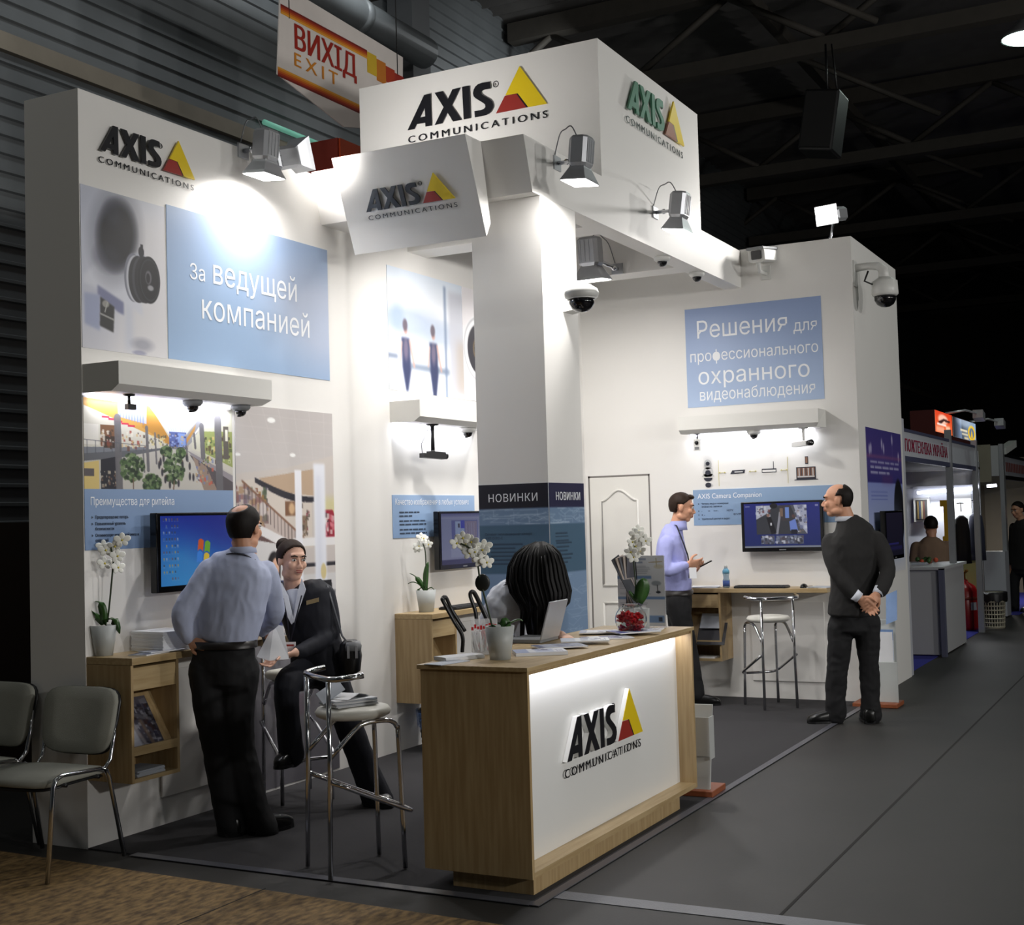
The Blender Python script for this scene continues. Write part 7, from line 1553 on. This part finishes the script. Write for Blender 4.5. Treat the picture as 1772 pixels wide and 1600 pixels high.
# framed cabinet, folders, yellow stand, jackets, papers
t = thing('wall_cabinet', 'small white framed cabinet with dark books on the back of the next stand', 'cabinet', (18.36, 3.36, 1.42))
m = MB(); m.box(18.34, 18.40, 3.26, 3.47, 1.42, 1.75); m.build('frame', whitep, t); m = MB(); m.box(18.335, 18.34, 3.29, 3.44, 1.45, 1.72); m.build('inside', pm('inside_dark', (60, 56, 52), .7), t)
for i in range(5):
    m = MB(); m.box(18.325, 18.334, 3.42-.026*i, 3.40-.026*i, 1.46, 1.70); m.build('book', [paperg, pm('book_%d' % i, [(120, 100, 60), (60, 70, 90), (150, 140, 110), (90, 60, 50), (60, 60, 60)][i], .6)][1], t)
m = MB(); m.box(18.345, 18.40, 2.72, 2.98, 1.30, 1.78); m.box(18.34, 18.346, 2.76, 2.80, 1.35, 1.42); one('white_board', m, whitep, 'white panel board on the back of the next stand right of the yellow pole', 'board')
ys = V3((17.4, 2.89, .0)); t = thing('yellow_stand', 'tall yellow equipment pole on the counter side of the next stand', 'stand', tuple(ys))
m = MB(); m.box(17.38, 17.43, 2.86, 2.92, .0, 1.68); m.build('pole', pm('stand_yellow', (190, 150, 30), .5), t)
m = MB(); m.box(17.37, 17.44, 2.80, 2.96, 1.62, 1.70); m.box(17.37, 17.44, 2.82, 2.94, 1.15, 1.24); m.build('head', MATS['stand_yellow'], t)
m = MB(); m.box(17.3, 17.5, 2.78, 3.0, 0.006, .04); m.build('foot', blackp, t)
for i, (x, y, lb) in enumerate(((1665, 930, 'dark coat hanging behind the second post of the next stand'), (1690, 925, 'dark blue coat hanging at the right end of the next stand'))):
    c = px(x, y, 17.9+.25*i); m = MB(); m.loft([[c+V3((math.cos(a)*.07*k, math.sin(a)*.10*k, z*.8)) for a in np.linspace(0, 2*math.pi, 14, endpoint=False)] for z, k in ((-.42, 1.1), (-.2, 1.05), (.1, 1), (.3, .8), (.36, .3))]); m.tube([c+EZ*.34, c+EZ*.45], .006, 6); m.tube([c+V3((-.3, 0, .45)), c+V3((.2, 0, .45))], .008, 6)
    one('coat', m, pm('coat_%d' % i, [(24, 22, 24), (28, 30, 48)][i], .9), lb, 'coat')
c = fl(1716, 1075); m = MB(); m.box(18.25, 18.27, c.y-.02, c.y+.30, .35, .92); m.box(18.25, 18.3, c.y-.02, c.y+.3, 0, .35); one('display_stand', m, pm('paper_yellow', (150, 150, 96), .6), 'yellowish leaflet stand behind the cream basket', 'stand')
c = px(1572, 965, 15.0); m = MB(); m.box(15.3, 15.5, 2.80, 2.95, .966, .99); one('paper_stack', m, paperg, 'papers on the counter of the next stand', 'papers')
c = V3((15.6, 2.80, .966)); m = MB()
for i in range(12): a = i*1.9; m.sph(c+V3((.05*math.cos(a)*(i % 3), .07*math.sin(a)*(i % 3), .03+.008*(i % 4))), .028, 8, 6, i % 2)
one('flower_bowl', m, [pm('flowers_orange', (190, 80, 50), .6), leafm], 'small bowl of orange flowers on the counter of the next stand', 'flowers')
# lit sign tower above the next stand
t = thing('lit_sign_box', 'lit orange and blue sign box above the next stand', 'sign', (17.2, 2.9, 2.49))
m = MB(); m.box(15.76, 18.85, 2.70, 2.98, 2.39, 2.745); m.build('box', pm('sign_dark_red', (70, 14, 10), .6), t)
cv = Cv(60, 24, (226, 84, 40)); cv.grad((214, 60, 26), (236, 110, 60)); cv.ell(.45, .35, .28, .22, (250, 220, 200), .8, .4); cv.poly([(.15, .5), (.5, .3), (.9, .35), (.8, .45), (.5, .42), (.3, .6)], (60, 30, 26)); cv.rect(.1, .56, .62, .64, (250, 236, 226)); cv.rect(.05, .7, .5, .95, (244, 190, 160), .7, 2); cv.rect(.6, .6, .85, 1, (250, 230, 200), .7, 2)
lit = colmat('lit_sign_print', .4, 1.1); picture('orange_panel', cv, V3((15.77, 2.70, 2.742)), V3((1.15, 0, 0)), V3((0, 0, -.25)), V3((0, -.004, 0)), lit, t)
cv = Cv(60, 24, (50, 64, 84)); cv.grad((30, 30, 34), (150, 176, 206), horiz=True); cv.grad((30, 28, 30), (120, 140, 170), x0=0, x1=.35, horiz=True); cv.ell(.80, .58, .17, .40, (236, 190, 40), 1, .08); cv.ell(.80, .58, .11, .27, (90, 110, 140), 1, .08); cv.poly([(.80, .36), (.85, .82), (.75, .82)], (236, 190, 40)); cv.rect(.3, .5, .6, .6, (236, 224, 190), .9); cv.rect(.36, .68, .62, .78, (236, 224, 190), .9); cv.rect(.46, .86, .64, .96, (230, 210, 160), .8); cv.ell(.5, .1, .3, .25, (190, 206, 226), .6, .8)
picture('blue_panel', cv, V3((17.0, 2.70, 2.735)), V3((1.84, 0, 0)), V3((0, 0, -.25)), V3((0, -.004, 0)), lit, t)
for i, X in enumerate((16.6, 18.5)):
    t = thing('arm_spotlight', ['small spotlight on an arm over the orange sign', 'small spotlight on an arm over the blue sign'][i], 'lamp', (X, 2.7, 2.75))
    m = MB(); m.tube([(X, 2.72, 2.75), (X+.1, 2.5, 2.78), (X+.4, 2.42, 2.76)], .014, 8); m.build('arm', alu, t)
    m = MB(); m.obox((X+.5, 2.40, 2.73), (.10, 0, -.02), (0, .06, 0), (.01, 0, .05)); m.build('head', alu, t)
# third stand
t = thing('exhibition_booth', 'distant grey stand with a pale red lettered fascia at the right picture edge', 'booth', (22, 2.7, 0))
m = MB(); m.box(20.46, 20.56, 2.62, 3.6, 2.05, 2.50); m.build('side_fascia', gp, t)
m = MB(); m.box(20.45, 20.62, 2.56, 2.62, 0, 2.52); m.build('post', alu, t)
m = MB(); m.box(23.9, 24.0, 2.56, 2.62, 0, 2.3); m.build('post', alu, t)
m = MB(); m.box(20.62, 26, 2.58, 2.61, 2.06, 2.34); m.build('fascia_panel', fas, t)
m = MB(); m.box(20.62, 26, 2.57, 2.62, 2.34, 2.38); m.box(20.62, 26, 2.57, 2.62, 2.0, 2.06); m.build('fascia_rail', blackp, t)
m = MB(); r = random.Random(8); x = 20.85; m.box(20.8, 23.6, 2.5785, 2.5805, 2.10, 2.28, 1)
while x < 23.5: m.box(x, x+.12, 2.575, 2.579, 2.12, 2.26); m.box(x, x+.03, 2.574, 2.578, 2.12, 2.26); x += .20
m.build('fascia_lettering', [pm('fascia_rust', (160, 84, 76), .5), fas], t)
m = MB(); m.box(25.9, 26.0, 2.7, 6.5, 0, 2.5); m.box(20.6, 26, 3.6, 3.66, 0, 2.0); m.build('partition', pm('partition_beige', (150, 140, 122), .6), t)
m = MB(); m.box(20.1, 20.5, 2.55, 2.9, .02, .95); m.build('low_panel', fas, t)
m = MB(); m.obox((20.9, 2.55, 2.48), (.22, -.05, .06), (.02, .06, 0), (0, .0, .05)); m.build('clip_lamp', whitep, t)
area('far_booth_light', (23.5, 3.0, 1.95), (0, 0, -1), .8, .3, 22, (1, .96, .9), 175)
b = MB(); b.box(19.6, 19.63, 2.62, 2.9, 1.95, 2.48); b.box(19.6, 20.46, 2.75, 2.76, 2.46, 2.47); one('paper_banner', b, pm('banner_cream', (130, 124, 108), .7), 'cream paper banner hanging between the two distant stands', 'banner')
# steel posts in the dark depth behind the end wall
